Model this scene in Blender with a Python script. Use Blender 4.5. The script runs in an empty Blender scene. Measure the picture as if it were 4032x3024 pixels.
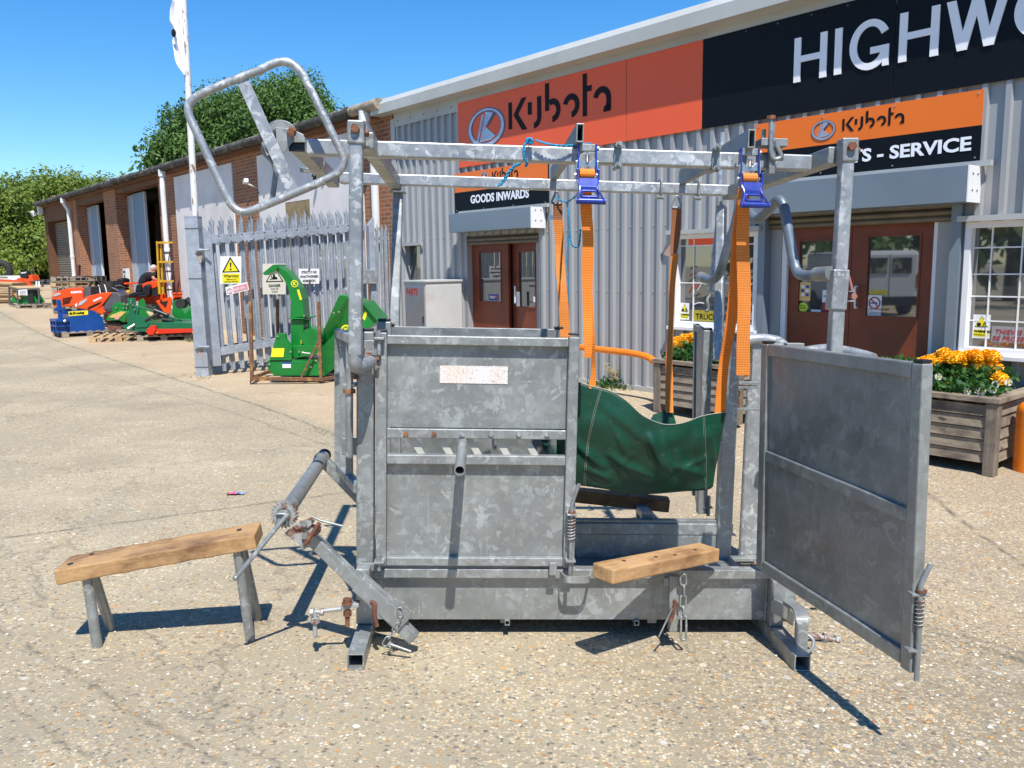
import bpy, bmesh, math, random
from mathutils import Vector as V, Matrix
R_=math.radians
random.seed(7)
SC=bpy.context.scene; COL=SC.collection
# ---------------------------------------------------------------- camera
FPX=3300.0; PITCH=R_(8.091); ROLL=R_(-0.811); CAM=V((0,0,1.6))
_cp,_sp,_cr,_sr=math.cos(PITCH),math.sin(PITCH),math.cos(ROLL),math.sin(ROLL)
RC=Matrix(((_cr,-_sr,0),(_sr,_cr,0),(0,0,1)))@Matrix(((1,0,0),(0,-_sp,-_cp),(0,_cp,-_sp)))
cd=bpy.data.cameras.new("camera"); cam=bpy.data.objects.new("camera",cd); COL.objects.link(cam); SC.camera=cam
cd.sensor_width=36; cd.lens=FPX/4032*36; cd.clip_start=.05; cd.clip_end=2000
cam.matrix_world=Matrix.Translation(CAM)@Matrix((RC[0],-RC[1],-RC[2])).transposed().to_4x4()
# ---------------------------------------------------------------- light
LD=V((-.12,.58,-1)).normalized()          # direction the sunlight travels
wd=bpy.data.worlds.new("World"); SC.world=wd; wd.use_nodes=True
wn=wd.node_tree; bg=wn.nodes["Background"]; sky=wn.nodes.new("ShaderNodeTexSky")
sky.sky_type='NISHITA'; sky.sun_disc=False; sky.sun_elevation=math.asin(-LD.z)
sky.sun_rotation=math.atan2(-LD.x,-LD.y); sky.altitude=0; sky.air_density=1.0; sky.dust_density=0.0; sky.ozone_density=6.0
hs=wn.nodes.new("ShaderNodeHueSaturation"); hs.inputs['Saturation'].default_value=1.28; hs.inputs['Value'].default_value=1.0; wn.links.new(sky.outputs[0],hs.inputs['Color']); wn.links.new(hs.outputs[0],bg.inputs[0]); bg.inputs[1].default_value=0.135
sl=bpy.data.lights.new("sun","SUN"); sl.energy=5.0; sl.angle=R_(.5); sl.color=(1,.955,.88)
so=bpy.data.objects.new("sun",sl); COL.objects.link(so); so.rotation_euler=(-LD).to_track_quat('Z','Y').to_euler(); so.location=(0,0,20)
SC.view_settings.view_transform='Standard'; SC.view_settings.look='None'; SC.view_settings.exposure=.42; SC.view_settings.gamma=1
# ---------------------------------------------------------------- frames
def ray(px,py): return RC.transposed()@V(((px-2016)/FPX,(py-1512)/FPX,1))
class Fr:
    def __init__(s,M): s.M=M; s.I=M.inverted()
    def hit(s,px,py,ax,val):
        o=s.I@CAM; d=s.I.to_3x3()@ray(px,py); return o+d*((val-o[ax])/d[ax])
    def w(s,p): return s.M@V(p)
def frame(loc,rz=0): return Fr(Matrix.Translation(V(loc))@Matrix.Rotation(rz,4,'Z'))
W=Fr(Matrix.Identity(4))
CM=(Matrix.Rotation(R_(2.51),4,'Z')@Matrix.Rotation(R_(2.015),4,'Y')@Matrix.Rotation(R_(-2.176),4,'X'))
CO=V((0,3.42,0)); C=Fr(Matrix.Translation(CO)@CM); CN=CM.to_3x3()@V((0,0,1))
def sstep(a,b,x):
    t=max(0,min(1,(x-a)/(b-a))); return t*t*(3-2*t)
def G(x,y):
    r=math.hypot(x,y-3.2); w=1-sstep(2.6,7.5,r)
    pl=-(CN.x*(x-CO.x)+CN.y*(y-CO.y))/CN.z
    pl=max(-.25,min(.25,pl))
    far=1.0*sstep(17,38,y)
    return w*pl+far
def GP(px,py):
    z=0
    for i in range(25):
        p=W.hit(px,py,2,z); z=.5*z+.5*G(p.x,p.y)
    return V((p.x,p.y,G(p.x,p.y)))
FA=R_(-40.18); UX=V((-math.sin(FA),-math.cos(FA),0)); UY=V((math.cos(FA),-math.sin(FA),0))  # facade: X right along wall, Y into wall
F=Fr(Matrix(((UX.x,UY.x,0,-.46),(UX.y,UY.y,0,13),(0,0,1,0),(0,0,0,1))))
def cy(px,py,Y): return C.hit(px,py,1,Y)
def cz(px,py,Z): return C.hit(px,py,2,Z)
def fy(px,py,n=0): return F.hit(px,py,1,-n)
# ---------------------------------------------------------------- mesh builder
class MB:
    def __init__(s): s.v=[]; s.f=[]; s.sm=[]; s.mi=[]; s.m=0
    def add(s,vs,fs,smooth=False):
        o=len(s.v); s.v+= [V(p) for p in vs]
        for f in fs: s.f.append([i+o for i in f]); s.sm.append(smooth); s.mi.append(s.m)
        return s
    def box(s,c,d,rot=None):
        c=V(c); hx,hy,hz=d[0]/2,d[1]/2,d[2]/2
        vs=[V((x,y,z)) for z in(-hz,hz) for x,y in((-hx,-hy),(hx,-hy),(hx,hy),(-hx,hy))]
        if rot is not None: vs=[rot@p for p in vs]
        return s.add([p+c for p in vs],[(3,2,1,0),(4,5,6,7),(0,1,5,4),(1,2,6,5),(2,3,7,6),(3,0,4,7)])
    def bb(s,x0,x1,y0,y1,z0,z1): return s.box(((x0+x1)/2,(y0+y1)/2,(z0+z1)/2),(abs(x1-x0),abs(y1-y0),abs(z1-z0)))
    def axes(s,p0,p1,up):
        d=(p1-p0).normalized(); up=V(up)
        if abs(d.dot(up))>.98: up=V((0,1,0)) if abs(d.y)<.9 else V((1,0,0))
        sd=d.cross(up).normalized(); u=sd.cross(d).normalized(); return d,sd,u
    def beam(s,p0,p1,w,h,up=(0,0,1),hollow=False,w1=None,h1=None,t=.005):
        p0,p1=V(p0),V(p1); d,sd,u=s.axes(p0,p1,up); w1=w if w1 is None else w1; h1=h if h1 is None else h1
        q=((-1,-1),(1,-1),(1,1),(-1,1))
        vs=[p0+sd*a*w/2+u*b*h/2 for a,b in q]+[p1+sd*a*w1/2+u*b*h1/2 for a,b in q]
        if not hollow: return s.add(vs,[(3,2,1,0),(4,5,6,7),(0,1,5,4),(1,2,6,5),(2,3,7,6),(3,0,4,7)])
        L=(p1-p0).length
        vi=[p0+sd*a*(w/2-t)+u*b*(h/2-t) for a,b in q]+[p1+sd*a*(w1/2-t)+u*b*(h1/2-t) for a,b in q]
        fs=[(0,1,5,4),(1,2,6,5),(2,3,7,6),(3,0,4,7)]
        fs+=[(12+i,12+(i+1)%4,8+(i+1)%4,8+i) for i in range(4)]
        fs+=[(i,8+i,8+(i+1)%4,(i+1)%4) for i in range(4)]+[(4+i,4+(i+1)%4,12+(i+1)%4,12+i) for i in range(4)]
        return s.add(vs+vi,fs)
    def cyl(s,p0,p1,r,r1=None,n=12,cap=True,smooth=True):
        p0,p1=V(p0),V(p1); r1=r if r1 is None else r1; d,sd,u=s.axes(p0,p1,(0,0,1))
        vs=[]
        for p,q in((p0,r),(p1,r1)):
            for i in range(n):
                a=2*math.pi*i/n; vs.append(p+sd*math.cos(a)*q+u*math.sin(a)*q)
        s.add(vs,[(i,(i+1)%n,n+(i+1)%n,n+i) for i in range(n)],smooth)
        if cap: s.add(vs,[list(range(n))[::-1],list(range(n,2*n))])
        return s
    def hex(s,p0,p1,r): return s.cyl(p0,p1,r,n=6,smooth=False)
    def tube(s,pts,r,n=10,closed=False,cap=True,rr=None):
        pts=[V(p) for p in pts]; N=len(pts); vs=[]
        t0=(pts[1]-pts[0]).normalized(); up=V((0,0,1)) if abs(t0.z)<.9 else V((1,0,0))
        nrm=t0.cross(up).normalized()
        for i in range(N):
            a=pts[i-1] if(i>0 or closed) else pts[0]; b=pts[(i+1)%N] if(i<N-1 or closed) else pts[-1]
            t=(b-a).normalized(); nrm=(nrm-t*nrm.dot(t)).normalized(); bn=t.cross(nrm)
            q=r if rr is None else rr[i]
            vs+=[pts[i]+nrm*math.cos(2*math.pi*k/n)*q+bn*math.sin(2*math.pi*k/n)*q for k in range(n)]
        fs=[]
        for i in range(N if closed else N-1):
            j=(i+1)%N
            # closed loops may twist: match ring offset
            off=0
            if closed and j==0:
                off=min(range(n),key=lambda k:(vs[i*n]-vs[k]).length)
            fs+=[(i*n+k,j*n+(k+off)%n,j*n+(k+1+off)%n,i*n+(k+1)%n) for k in range(n)]
        fs=[f[::-1] for f in fs]
        s.add(vs,fs,True)
        if cap and not closed: s.add(vs[:n],[list(range(n))]); s.add(vs[-n:],[list(range(n))[::-1]])
        return s
    def ribbon(s,pts,side,w,th=.003):
        """flat strap along pts; side: list/one vector giving the width direction"""
        pts=[V(p) for p in pts]; N=len(pts); vs=[]
        for i in range(N):
            sd=V(side[i]) if isinstance(side,list) else V(side); sd.normalize()
            t=(pts[min(i+1,N-1)]-pts[max(i-1,0)]).normalized(); nn=t.cross(sd).normalized()
            ww=w[i] if isinstance(w,list) else w
            for a,b in((-1,-1),(1,-1),(1,1),(-1,1)): vs.append(pts[i]+sd*a*ww/2+nn*b*th/2)
        fs=[]
        for i in range(N-1):
            for k in range(4): fs.append((i*4+k,i*4+(k+1)%4,i*4+4+(k+1)%4,i*4+4+k))
        fs+=[(3,2,1,0),tuple(4*(N-1)+k for k in range(4))]
        return s.add(vs,fs)
    def prism(s,pts,ext,flip=False):
        """polygon (3D pts, planar) extruded by vector ext"""
        pts=[V(p) for p in pts]; ext=V(ext); n=len(pts)
        nm=V((0,0,0))
        for i in range(n): nm+=pts[i].cross(pts[(i+1)%n])
        if nm.dot(ext)>0: pts=pts[::-1]
        return s.add(pts+[p+ext for p in pts],[list(range(n)),list(range(2*n-1,n-1,-1))]+[(i,n+i,n+(i+1)%n,(i+1)%n) for i in range(n)])
    def strip(s,rows,smooth=True):
        n=len(rows[0]); vs=[p for r in rows for p in r]
        return s.add(vs,[(i*n+k,i*n+k+1,i*n+n+k+1,i*n+n+k) for i in range(len(rows)-1) for k in range(n-1)],smooth)
    def ell(s,c,r,nu=14,nv=9,rot=None):
        vs=[];c=V(c)
        for j in range(nv+1):
            th=math.pi*j/nv
            for i in range(nu):
                a=2*math.pi*i/nu; p=V((r[0]*math.sin(th)*math.cos(a),r[1]*math.sin(th)*math.sin(a),r[2]*math.cos(th)))
                if rot is not None: p=rot@p
                vs.append(c+p)
        return s.add(vs,[(j*nu+i,j*nu+nu+i,j*nu+nu+(i+1)%nu,j*nu+(i+1)%nu) for j in range(nv) for i in range(nu)],True)
    def build(s,name,mat,parent=None,bev=0,fr=None,inv=None,sub=0):
        me=bpy.data.meshes.new(name)
        vs=s.v if inv is None else [inv@p for p in s.v]
        me.from_pydata([tuple(p) for p in vs],[],s.f)
        for m in(mat if isinstance(mat,(list,tuple)) else [mat]): me.materials.append(m)
        me.polygons.foreach_set("use_smooth",s.sm); me.polygons.foreach_set("material_index",s.mi); me.validate(); me.update()
        o=bpy.data.objects.new(name,me); COL.objects.link(o)
        if parent is not None: o.parent=parent
        if fr is not None: o.matrix_world=fr.M
        if sub: md=o.modifiers.new("s","SUBSURF"); md.levels=sub; md.render_levels=sub
        if bev: md=o.modifiers.new("b","BEVEL"); md.width=bev; md.segments=2; md.limit_method='ANGLE'; md.angle_limit=R_(50)
        return o
def tag(o,label=None,cat=None,group=None,kind=None):
    if label:o['label']=label
    if cat:o['category']=cat
    if group:o['group']=group
    if kind:o['kind']=kind
    return o
def thing(name,label,cat,fr=W,group=None):
    o=bpy.data.objects.new(name,None); COL.objects.link(o); o.matrix_world=fr.M; o.empty_display_size=.1
    return tag(o,label,cat,group)
def copy_tree(o,parent=None):
    c=o.copy(); COL.objects.link(c)
    if parent is not None:
        c.parent=parent; c.matrix_parent_inverse=o.matrix_parent_inverse.copy()
    for ch in list(o.children): copy_tree(ch,c)
    return c
def fillet(pts,r,seg=6,closed=False):
    pts=[V(p) for p in pts]; n=len(pts); out=[]
    for i in range(n):
        if not closed and i in(0,n-1): out.append(pts[i]); continue
        a,b,c=pts[i-1],pts[i],pts[(i+1)%n]; u=(a-b); v=(c-b)
        k=min(r,u.length*.48,v.length*.48); p0=b+u.normalized()*k; p1=b+v.normalized()*k
        for j in range(seg+1):
            t=j/seg; out.append(p0*(1-t)**2+b*2*t*(1-t)+p1*t*t)
    return out
def smooth(pts,k=3):
    pts=[V(p) for p in pts]; out=[]
    for i in range(len(pts)-1):
        p0=pts[max(i-1,0)];p1=pts[i];p2=pts[i+1];p3=pts[min(i+2,len(pts)-1)]
        for j in range(k):
            t=j/k; out.append(.5*((2*p1)+(p2-p0)*t+(2*p0-5*p1+4*p2-p3)*t*t+(3*p1-p0-3*p2+p3)*t**3))
    out.append(pts[-1]); return out
def text_mb(mb,body,size,P,bold=0.0,ext=.002,align='LEFT',sx=1.0,shear=0):
    """P maps (x,y,z) text space -> target point"""
    cu=bpy.data.curves.new("t","FONT"); cu.body=body; cu.size=size; cu.extrude=ext; cu.offset=bold; cu.align_x=align; cu.resolution_u=3; cu.shear=shear
    o=bpy.data.objects.new("t",cu); COL.objects.link(o); bpy.context.view_layer.update()
    me=o.evaluated_get(bpy.context.evaluated_depsgraph_get()).to_mesh()
    mb.add([P(v.co.x*sx,v.co.y,v.co.z) for v in me.vertices],[tuple(p.vertices) for p in me.polygons])
    bpy.data.objects.remove(o); bpy.data.curves.remove(cu)
# ---------------------------------------------------------------- materials
class NT:
    def __init__(s,name,rough=.6,metal=0,spec=.5):
        m=bpy.data.materials.new(name); m.use_nodes=True; s.m=m; s.t=m.node_tree; s.b=s.t.nodes["Principled BSDF"]
        s.b.inputs["Roughness"].default_value=rough; s.b.inputs["Metallic"].default_value=metal; s.b.inputs["Specular IOR Level"].default_value=spec
    def n(s,ty,ins=None,**pr):
        x=s.t.nodes.new("ShaderNode"+ty)
        for k,v in pr.items(): setattr(x,k,v)
        for k,v in(ins or {}).items(): s.set(x.inputs[k],v)
        return x
    def set(s,i,v):
        if hasattr(v,'outputs'): v=v.outputs[0]
        if isinstance(v,bpy.types.NodeSocket): s.t.links.new(v,i)
        else:
            if i.type=='RGBA' and len(v)==3: v=(*v,1)
            i.default_value=v
    def bs(s,k,v): s.set(s.b.inputs[k],v)
    def obj(s): return s.n("TexCoord").outputs["Object"]
    def noise(s,vec,sc,det=3,ro=.55,out=0): return s.n("TexNoise",{"Vector":vec,"Scale":sc,"Detail":det,"Roughness":ro}).outputs[out]
    def ramp(s,fac,*st,interp='LINEAR'):
        x=s.n("ValToRGB",{"Fac":fac}); e=x.color_ramp.elements; x.color_ramp.interpolation=interp
        while len(e)<len(st): e.new(.5)
        for i,(p,c) in enumerate(st): e[i].position=p; e[i].color=(*c,1) if hasattr(c,'__len__') else (c,c,c,1)
        return x.outputs[0]
    def mix(s,f,a,b,bt='MIX'):
        x=s.n("Mix",data_type='RGBA',blend_type=bt); s.set(x.inputs[0],f); s.set(x.inputs[6],a); s.set(x.inputs[7],b); return x.outputs[2]
    def math(s,op,a,b=0.0,c=0.0,clamp=False):
        x=s.n("Math",operation=op,use_clamp=clamp); s.set(x.inputs[0],a); s.set(x.inputs[1],b); s.set(x.inputs[2],c); return x.outputs[0]
    def vm(s,op,a,b): x=s.n("VectorMath",{0:a,1:b},operation=op); return x.outputs[0]
    def map(s,vec,sc): return s.n("Mapping",{"Vector":vec,"Scale":sc}).outputs[0]
    def bump(s,h,st=.3,d=.01): s.bs("Normal",s.n("Bump",{"Height":h,"Strength":st,"Distance":d}).outputs[0])
def flat(name,col,rough=.5,metal=0,var=.12,scale=8,bump=0,spec=.5,dirt=None):
    m=NT(name,rough,metal,spec); o=m.obj(); nz=m.noise(o,scale,4)
    c=m.mix(m.ramp(nz,(.3,0),(.7,1)),tuple(x*(1-var) for x in col),tuple(min(1,x*(1+var)) for x in col))
    if dirt:
        c=m.mix(m.ramp(m.noise(o,scale*.45,6,.7),(.5,0),(.72,dirt[3])),c,dirt[:3])
    m.bs("Base Color",c)
    if bump: m.bump(m.noise(o,scale*6,3),bump,.004)
    return m.m
def galv(name,a,b,c,metal=.45,sc=1.0,rough=.42,flake=.42):
    m=NT(name,rough,metal); o=m.obj()
    d=m.n("VectorMath",{0:m.noise(o,16*sc,4,.65,1)},operation='SCALE'); d.inputs[3].default_value=.085/sc
    w=m.vm('ADD',o,d.outputs[0])
    v1=m.n("TexVoronoi",{"Vector":w,"Scale":34*sc}); v2=m.n("TexVoronoi",{"Vector":w,"Scale":80*sc})
    g1=m.n("SeparateColor",{0:v1.outputs["Color"]}).outputs[0]; g2=m.n("SeparateColor",{0:v2.outputs["Color"]}).outputs[1]
    base=m.mix(m.ramp(g1,(.0,.3),(1,.75)),a,b)
    base=m.mix(m.math('MULTIPLY',m.ramp(g2,(.2,0),(.9,1)),.30),base,b)
    big=m.noise(o,3.5*sc,5,.65)
    base=m.mix(m.ramp(big,(.38,.75),(.60,0)),base,tuple(x*.82 for x in a))
    fl=m.math('MULTIPLY',m.ramp(g1,(.80,0),(.83,1),interp='LINEAR'),m.ramp(m.noise(o,5*sc,2),(.42,0),(.58,1)))
    nf=m.n("TexNoise",{"Vector":o,"Scale":17.*sc,"Detail":3.5,"Roughness":.62,"Distortion":.7}).outputs[0]
    nf2=m.n("TexNoise",{"Vector":o,"Scale":30.*sc,"Detail":3.,"Roughness":.6,"Distortion":.6}).outputs[0]
    fl2=m.math('MULTIPLY',m.ramp(nf,(.60,0),(.612,1)),m.ramp(m.noise(o,3*sc,2),(.36,0),(.52,1)))
    base=m.mix(m.math('MULTIPLY',m.ramp(nf2,(.38,1),(.44,0)),.40),base,a); base=m.mix(m.math('MULTIPLY',m.ramp(nf2,(.60,0),(.615,1)),.14),base,c)
    base=m.mix(m.math('MULTIPLY',m.math('MAXIMUM',m.math('MULTIPLY',fl,.6),fl2),flake),base,c)
    st=m.ramp(m.noise(m.map(o,(9,9,1.3)),1.5,5,.7),(.55,0),(.8,.35)); base=m.mix(st,base,(.20,.185,.16))
    base=m.mix(m.ramp(m.noise(o,11,4,.7),(.70,0),(.76,.55)),base,(.23,.12,.055))
    sc_=m.ramp(m.noise(m.map(o,(40,40,2.2)),2.2,3,.5),(.66,0),(.70,.22)); base=m.mix(sc_,base,c)
    m.bs("Base Color",base)
    m.bs("Roughness",m.ramp(g1,(0,rough-.08),(1,rough+.16)))
    m.bump(m.math('ADD',m.noise(o,120,3),m.math('MULTIPLY',big,.8)),.16,.002)
    return m.m
MG=galv("galvanised_steel",(.26,.275,.27),(.37,.39,.385),(.62,.65,.65))
MGD=galv("weathered_galvanised_steel",(.235,.25,.245),(.345,.365,.36),(.48,.50,.50),sc=.7,flake=.32)
MGL=galv("bright_galvanised_steel",(.30,.32,.335),(.43,.45,.46),(.70,.72,.72),sc=1.2,flake=.7)
MGB=galv("fence_galvanised_steel",(.34,.38,.43),(.44,.48,.54),(.55,.59,.64),metal=.3,sc=.6,flake=.3)
def rustmat(name,c1=(.22,.07,.035),c2=(.10,.045,.03),c3=(.33,.15,.05),rough=.8):
    m=NT(name,rough); o=m.obj(); c=m.mix(m.ramp(m.noise(o,30,5,.7),(.35,0),(.6,1)),c1,c2)
    c=m.mix(m.ramp(m.noise(o,9,5,.7),(.5,0),(.66,1)),c,c3); m.bs("Base Color",c); m.bump(m.noise(o,200,3),.4,.003); return m.m
MRUST=rustmat("rusty_bolt"); MRUSTF=rustmat("rusted_frame_steel",(.20,.085,.03),(.12,.07,.05),(.42,.20,.05))
def rustgalv(name):
    m=NT(name,.55,.3); o=m.obj(); c=m.mix(m.ramp(m.noise(o,22,5,.7),(.48,0),(.58,1)),(.40,.41,.40),(.21,.085,.05)); m.bs("Base Color",c); m.bump(m.noise(o,150,3),.3,.002); return m.m
MRG=rustgalv("rust_speckled_steel")
def wood(name,c1,c2,c3,axis=0,sc=1,rough=.75,knots=True):
    m=NT(name,rough); o=m.obj(); s=[26*sc]*3; s[axis]=1.6*sc
    d=m.n("VectorMath",{0:m.noise(o,4*sc,3,.5,1)},operation='SCALE'); d.inputs[3].default_value=.05/sc
    w=m.vm('ADD',o,d.outputs[0]); n1=m.noise(m.map(w,tuple(s)),1,5,.6)
    s2=[70*sc]*3; s2[axis]=3*sc; n2=m.noise(m.map(w,tuple(s2)),1,3,.6)
    c=m.mix(m.ramp(n1,(.3,0),(.7,1)),c1,c2); c=m.mix(m.ramp(n2,(.5,0),(.75,.5)),c,c3)
    c=m.mix(m.ramp(m.noise(m.map(o,(1 if axis else .6,1,1)),6*sc,6,.75),(.46,0),(.66,.9)),c,c3)
    if knots:
        s3=[7*sc]*3; s3[axis]=3*sc
        v=m.n("TexVoronoi",{"Vector":m.map(w,tuple(s3)),"Scale":1.}).outputs[0]
        c=m.mix(m.ramp(v,(.06,.9),(.13,0)),c,tuple(x*.45 for x in c3))
    m.bs("Base Color",c); m.bump(m.math('ADD',n1,n2),.35,.003); return m.m
MW_BENCH=wood("bench_timber",(.50,.31,.14),(.36,.20,.085),(.14,.07,.03),axis=0,sc=.8)
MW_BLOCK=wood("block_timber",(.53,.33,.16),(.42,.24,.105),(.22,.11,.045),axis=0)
MW_SHADE=wood("shaded_block_timber",(.42,.22,.10),(.28,.13,.055),(.12,.055,.03),axis=0)  # block timber with the far side's shade mixed into its colour
MW_PLANT=wood("weathered_planter_boards",(.34,.28,.21),(.20,.155,.11),(.07,.055,.04),axis=0,sc=.9)
MW_POST=wood("weathered_planter_post",(.25,.21,.16),(.16,.13,.10),(.09,.07,.055),axis=2,sc=.6)
MW_PAL=wood("pallet_wood",(.58,.42,.24),(.44,.29,.14),(.28,.17,.08),axis=0,sc=.4,knots=False)
MW_PALG=wood("grey_pallet_wood",(.38,.32,.25),(.25,.20,.15),(.15,.12,.09),axis=0,sc=.4,knots=False)
M_BLK=flat("black_plastic_cap",(.015,.015,.017),.35,var=.2)
M_BLKR=flat("black_rubber",(.022,.021,.02),.8,var=.3,scale=20,bump=.2)
M_BLUE=flat("blue_ratchet_paint",(.025,.05,.32),.28,var=.15,dirt=(.2,.2,.22,.35),scale=25)
M_BLUE.node_tree.nodes["Principled BSDF"].inputs["Metallic"].default_value=.25
M_ZINC=flat("bright_zinc",(.62,.60,.55),.28,metal=.85,var=.15,scale=30)
M_WHITE=flat("white_paint",(.72,.72,.71),.45,var=.05,dirt=(.45,.42,.36,.35),scale=3)
M_UPVC=flat("white_window_plastic",(.80,.80,.80),.3,var=.02)
M_DOORR=flat("red_brown_door_paint",(.19,.040,.016),.42,var=.18,scale=4,dirt=(.06,.018,.012,.5))
M_CLAD=flat("grey_wall_cladding",(.35,.36,.37),.38,metal=.1,var=.05,scale=.7,dirt=(.30,.29,.27,.4))
M_TRIM=flat("pale_grey_trim",(.43,.44,.43),.42,var=.08,scale=1.2,dirt=(.27,.26,.22,.6))
M_FASC=flat("roof_fascia_grey",(.46,.47,.45),.45,var=.06,scale=1.2,dirt=(.32,.32,.27,.6))
M_CANO=flat("blue_grey_canopy_paint",(.20,.245,.29),.35,metal=.2,var=.07,scale=1.5)
M_SHUT=flat("brown_grey_shutter",(.16,.14,.11),.5,metal=.4,var=.2,scale=5)
M_SRED=flat("red_orange_sign_face",(.82,.11,.035),.5,var=.03,scale=1)
M_SORA=flat("orange_sign_face",(.84,.175,.012),.35,var=.04,scale=1)
M_SBLK=flat("black_sign_face",(.004,.006,.010),.5,var=.1,scale=2,spec=.18)
M_LET=flat("white_sign_letters",(.88,.89,.92),.5,var=.02)
M_INK=flat("black_ink",(.008,.008,.010),.6,var=.05,spec=.2)
M_GREYLET=flat("silver_emblem",(.50,.50,.58),.25,metal=.5,var=.25,scale=4)
M_EMBD=flat("emblem_shade",(.10,.10,.16),.3,metal=.4)
M_DARKIN=flat("dark_interior",(.012,.011,.010),.9)
M_SKYB=flat("pale_blue_door_paint",(.19,.29,.40),.5,var=.12,scale=2,dirt=(.32,.27,.2,.4))
M_BROWN=flat("brown_wall_paint",(.13,.055,.022),.7,var=.2,scale=1.5,bump=.3)
M_CREAM=flat("white_render_panel",(.74,.70,.68),.8,var=.07,scale=1.2,dirt=(.42,.38,.33,.5))
M_STAIN=flat("stained_plywood",(.25,.19,.10),.85,var=.3,scale=4)
M_GUT=flat("mossy_black_gutter",(.045,.042,.036),.85,var=.5,scale=6,dirt=(.30,.28,.24,.5),bump=.6)
M_ROOF=flat("cement_sheet_roof",(.22,.20,.17),.95,var=.3,scale=3)
M_YEL=flat("yellow_paint",(.55,.30,.015),.5,var=.2,scale=6,dirt=(.25,.12,.03,.6))
M_GREEN=flat("gloss_green_paint",(.006,.19,.028),.28,var=.14,scale=4,dirt=(.10,.15,.07,.35))
M_GREEN2=flat("dark_green_paint",(.008,.135,.06),.3,var=.12,scale=4)
M_ORA=flat("tractor_orange_paint",(.74,.075,.010),.3,var=.1,scale=3,dirt=(.45,.10,.04,.35))
M_REDB=flat("bright_red_paint",(.62,.03,.008),.35,var=.08)
M_BLUEB=flat("blue_box_paint",(.008,.065,.27),.3,var=.15,scale=3)
M_OBAR=flat("orange_barrier_paint",(.80,.20,.008),.35,var=.05,dirt=(.5,.14,.02,.4),scale=5)
M_SYEL=flat("yellow_sticker",(.83,.72,.02),.4,var=.03)
M_SWHT=flat("white_sign_board",(.80,.80,.79),.4,var=.03)
M_CREAMS=flat("aged_cream_sign_board",(.66,.63,.52),.5,var=.05)
M_PINK=flat("faded_pink_panel",(.66,.28,.33),.5,var=.06)
M_DGREY=flat("dark_grey_panel",(.09,.09,.10),.5,var=.15)
M_GREYP=flat("grey_cabinet_paint",(.20,.21,.23),.5,var=.1,scale=3,dirt=(.22,.10,.05,.5))
M_WCAB=flat("rust_stained_white_cabinet",(.52,.53,.52),.5,var=.06,scale=2.6,dirt=(.44,.26,.11,.6))
M_REDL=flat("red_lettering",(.40,.02,.015),.6)
M_BLUET=flat("blue_rope_fibre",(.012,.27,.50),.6,var=.3,scale=80,bump=.6)
M_STEELD=flat("dark_bare_steel",(.075,.06,.055),.5,metal=.5,var=.4,scale=20,bump=.3)
M_BLUES=flat("blue_sticker",(.02,.07,.35),.4)
M_FLAG=flat("white_flag_cloth",(.78,.77,.82),.8,var=.04)
M_SKIN=flat("skin",(.45,.22,.15),.6,var=.08)
M_HAIR=flat("grey_hair",(.45,.43,.41),.8,var=.2,scale=60)
M_SHIRT=flat("black_shirt",(.012,.012,.015),.85)
def mk_pole():
    m=NT("flaking_white_pole_paint",.6); o=m.obj(); f=m.ramp(m.noise(m.map(o,(12,12,3)),1.6,5,.7),(.56,0),(.6,1))
    m.bs("Base Color",m.mix(f,(.72,.71,.68),(.22,.15,.09))); return m.m
M_POLE=mk_pole()
def mk_glass():
    m=NT("window_glass",.02,.8,.9); m.bs("Base Color",(.24,.25,.25)); return m.m
M_GLASS=mk_glass()
def mk_headl():
    m=NT("headlight_lens",.08,.3,.9); m.bs("Base Color",(.6,.62,.66)); return m.m
M_HEADL=mk_headl()
def mk_strap(n,c1,c2,dash=True):
    m=NT(n,.75); o=m.obj(); s=m.n("SeparateXYZ",{0:o}); z=m.math('ADD',s.outputs[2],m.math('MULTIPLY',s.outputs[1],.35))
    w=m.math('SINE',m.math('MULTIPLY',z,620.)); c=m.mix(m.math('MULTIPLY_ADD',w,.5,.5),c1,c2)
    if dash:
        a=m.math('GREATER_THAN',m.math('SINE',m.math('MULTIPLY',z,700.)),.25)
        b=m.math('GREATER_THAN',m.math('SINE',m.math('MULTIPLY',m.math('ADD',s.outputs[0],m.math('MULTIPLY',s.outputs[1],.2)),560.)),.75)
        c=m.mix(m.math('MULTIPLY',m.math('MULTIPLY',a,b),.85),c,(.10,.03,.008))
    c=m.mix(m.ramp(m.noise(o,7,4,.6),(.45,0),(.75,.5)),c,tuple(x*.6 for x in c1)); m.bs("Base Color",c)
    m.bump(w,.25,.001); m.bs("Sheen Weight",.2); return m.m
M_STR=mk_strap("orange_webbing",(.86,.25,.012),(.72,.17,.01),False)
M_STRD=mk_strap("dash_woven_orange_webbing",(.80,.25,.03),(.66,.19,.02),True)
M_STRB=mk_strap("browned_webbing",(.30,.105,.03),(.22,.07,.02),True)
def mk_tarp():
    m=NT("green_pvc_tarpaulin",.4,0,.45); o=m.obj()
    c=m.mix(m.ramp(m.noise(o,5,5,.6),(.3,0),(.7,1)),(.003,.034,.020),(.005,.068,.036)); c=m.mix(m.ramp(m.noise(o,30,4,.7),(.62,0),(.74,.5)),c,(.12,.14,.09))
    m.bs("Base Color",c); m.bs("Roughness",m.ramp(m.noise(o,9,4),(.3,.3),(.7,.5)))
    m.bump(m.noise(m.map(o,(1,1,1.4)),7,4,.5),.30,.02); return m.m
M_TARP=mk_tarp()
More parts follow.
